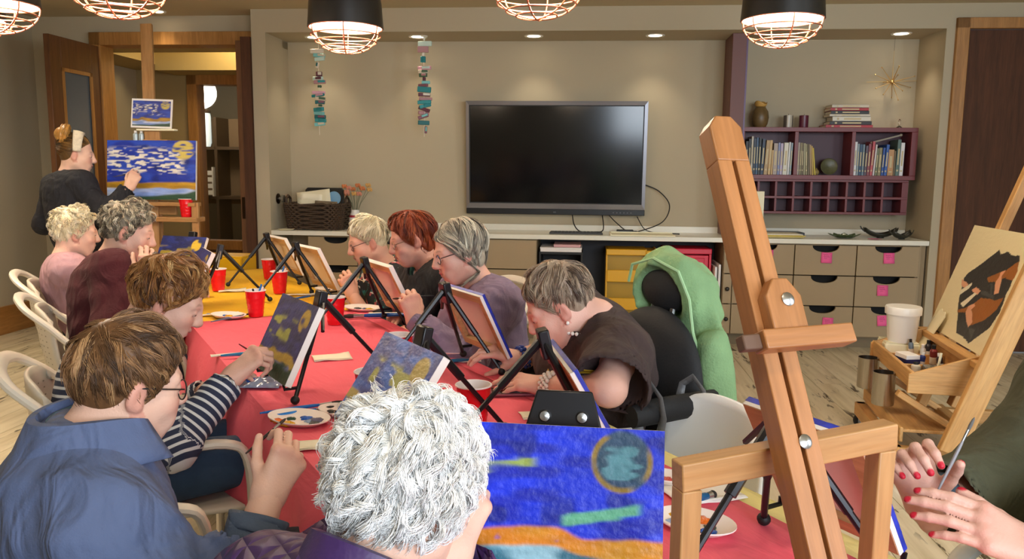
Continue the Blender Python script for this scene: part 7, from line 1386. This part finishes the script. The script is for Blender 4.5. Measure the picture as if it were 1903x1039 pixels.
for s in (-.045, .045): part('headrest_post', MB().tube([(s, -.345, .88), (s, -.375, 1.05)], .010, 8), steel, wc)
for s in (-1, 1):
    a = part('armrest', MB().tube([(s*.30, -.30, .755), (s*.30, -.10, .755), (s*.30, -.01, .75)], [.034, .036, .030], 12, flat=.9), blk, wc); part('arm_post', MB().tube([(s*.30, -.24, .74), (s*.30, -.24, .34)], .014, 8), blk, wc)
    w = part('drive_wheel', MB().lathe([(.10, -.03), (.155, -.035), (.172, -.02), (.172, .02), (.155, .035), (.10, .03)], 28, c=(s*.27, -.02, .172), R=Matrix.Rotation(PI/2, 3, 'Y')), rub, wc); part('wheel_hub', MB().lathe([(.0, -.02), (.10, -.025), (.10, .025), (0, .02)], 20, caps=False, c=(s*.27, -.02, .172), R=Matrix.Rotation(PI/2, 3, 'Y')), steel, w)
    for y in (-.36, .34): part('caster_wheel', MB().lathe([(.02, -.016), (.06, -.018), (.065, 0), (.06, .018), (.02, .016)], 18, c=(s*.2, y, .065), R=Matrix.Rotation(PI/2, 3, 'Y')), rub, wc)
part('power_base', MB().b2((-.22, -.34, .12), (.22, .28, .36)), blk, wc, bevel=.03); part('footplate', MB().b2((-.18, .38, .09), (.18, .55, .105)), blk, wc, bevel=.004); part('foot_hanger', MB().tube([(-.12, .2, .3), (-.12, .40, .1)], .014, 8).tube([(.12, .2, .3), (.12, .40, .1)], .014, 8), blk, wc)
# green hooded jacket hanging over the headrest
wm = np.array(wc.matrix_world); wl = lambda p: wm[:3, :3] @ V3(*p)+wm[:3, 3]; WR = wm[:3, :3]
jk = Field(wl((0, -.38, .75))-.60, wl((0, -.38, .75))+.60, .010)
jk.ell(wl((0, -.385, 1.03)), WR, (.150, .09, .125), .02); jk.cone(wl((-.02, -.46, 1.02)), wl((-.03, -.46, .74)), .085, .09, .06); jk.ell(wl((-.04, -.43, .82)), WR, (.17, .05, .26), .05); jk.ell(wl((-.14, -.42, .72)), WR, (.08, .055, .14), .05); jk.cone(wl((-.18, -.40, .88)), wl((-.21, -.43, .64)), .045, .05, .03); jk.cone(wl((.13, -.41, .90)), wl((.15, -.43, .66)), .045, .045, .03)
jk.ripple(wrinkle(.020, 16, 5, (.3, .2, .1)))
jk.ell(wl((0, -.24, .995)), WR, (.130, .17, .125), .01, True); jk.ell(wl((0, -.27, .78)), WR, (.25, .085, .25), .02, True)
v, f = jk.nets(); grn = mat('green_fleece', '8aae7c', .9, var=.18, vs=10, bump=.3, bs=140)
jo = tag(link('hooded_jacket', np_mesh('hooded_jacket', v-wl((0, -.4, 0)), f, grn)), 'pale green hooded jacket draped over the black headrest', 'jacket'); jo.location = wl((0, -.4, 0)); bpy.context.view_layer.update()
zp = MB(); zp.tube([Vector(wl(p))-jo.location for p in ((.145, -.335, 1.04), (.11, -.32, 1.10), (0, -.315, 1.13), (-.11, -.32, 1.10), (-.145, -.335, 1.02), (-.15, -.35, .92), (-.17, -.38, .80), (-.15, -.40, .70))], .005, 6); part('hood_hem', zp, mat('green_hem', 'a4c898', .85), jo)
# grey carrier bags on the armrest
bagm = mat('bag_grey', '77777a', .5, var=.25, vs=18, bump=.3, bs=40)
for i, (y, lb) in enumerate(((-.07, 'grey plastic bag hanging from the front of the wheelchair armrest'), (-.22, 'grey plastic bag hanging from the rear of the wheelchair armrest'))):
    b = thing('carrier_bag', lb, 'bag', Matrix(wc.matrix_world) @ Matrix.Translation((.30 if (wl((.3, 0, 0))[1] < wl((-.3, 0, 0))[1]) else -.30, y, 0)))
    def bag(u, q): a = 6.2832*u; w = .022+.075*min(1, q*1.6)**1.2; fo = 1+.16*math.sin(7*a+q*5)*min(1, q*2); return (w*.55*fo*math.cos(a), w*1.1*fo*math.sin(a), .66-.36*q)
    part('bag_body', MB().sheet(bag, 30, 12), bagm, b, solid=.0015)
    part('handle', MB().tube([(-.012, -.018, .65), (-.043, -.012, .75), (-.042, 0, .805), (0, 0, .835), (.042, 0, .805), (.043, .012, .75), (.012, .018, .65)], [.018, .013, .010, .009, .010, .013, .018], 8, flat=.35), bagm, b)
# yellow step crate beyond the far table
st = thing('yellow_crate', 'small yellow plastic crate standing beyond the yellow table', 'crate', Matrix.Translation((-2.02, 5.62, 0)) @ Matrix.Rotation(-WA, 4, 'Z')); ym = mat('bin_yellow')
for lo, hi, nm in (((-.16, -.12, .0), (-.145, .12, .78), 'side'), ((.145, -.12, .0), (.16, .12, .78), 'side'), ((-.16, -.12, .66), (.16, -.105, .78), 'front_board'), ((-.16, .105, 0), (.16, .12, .78), 'back_board'), ((-.145, -.105, .40), (.145, .105, .415), 'inner_shelf'), ((-.16, -.12, .78), (.16, .12, .792), 'top_board')): part(nm, MB().b2(lo, hi), ym, st, bevel=.004)
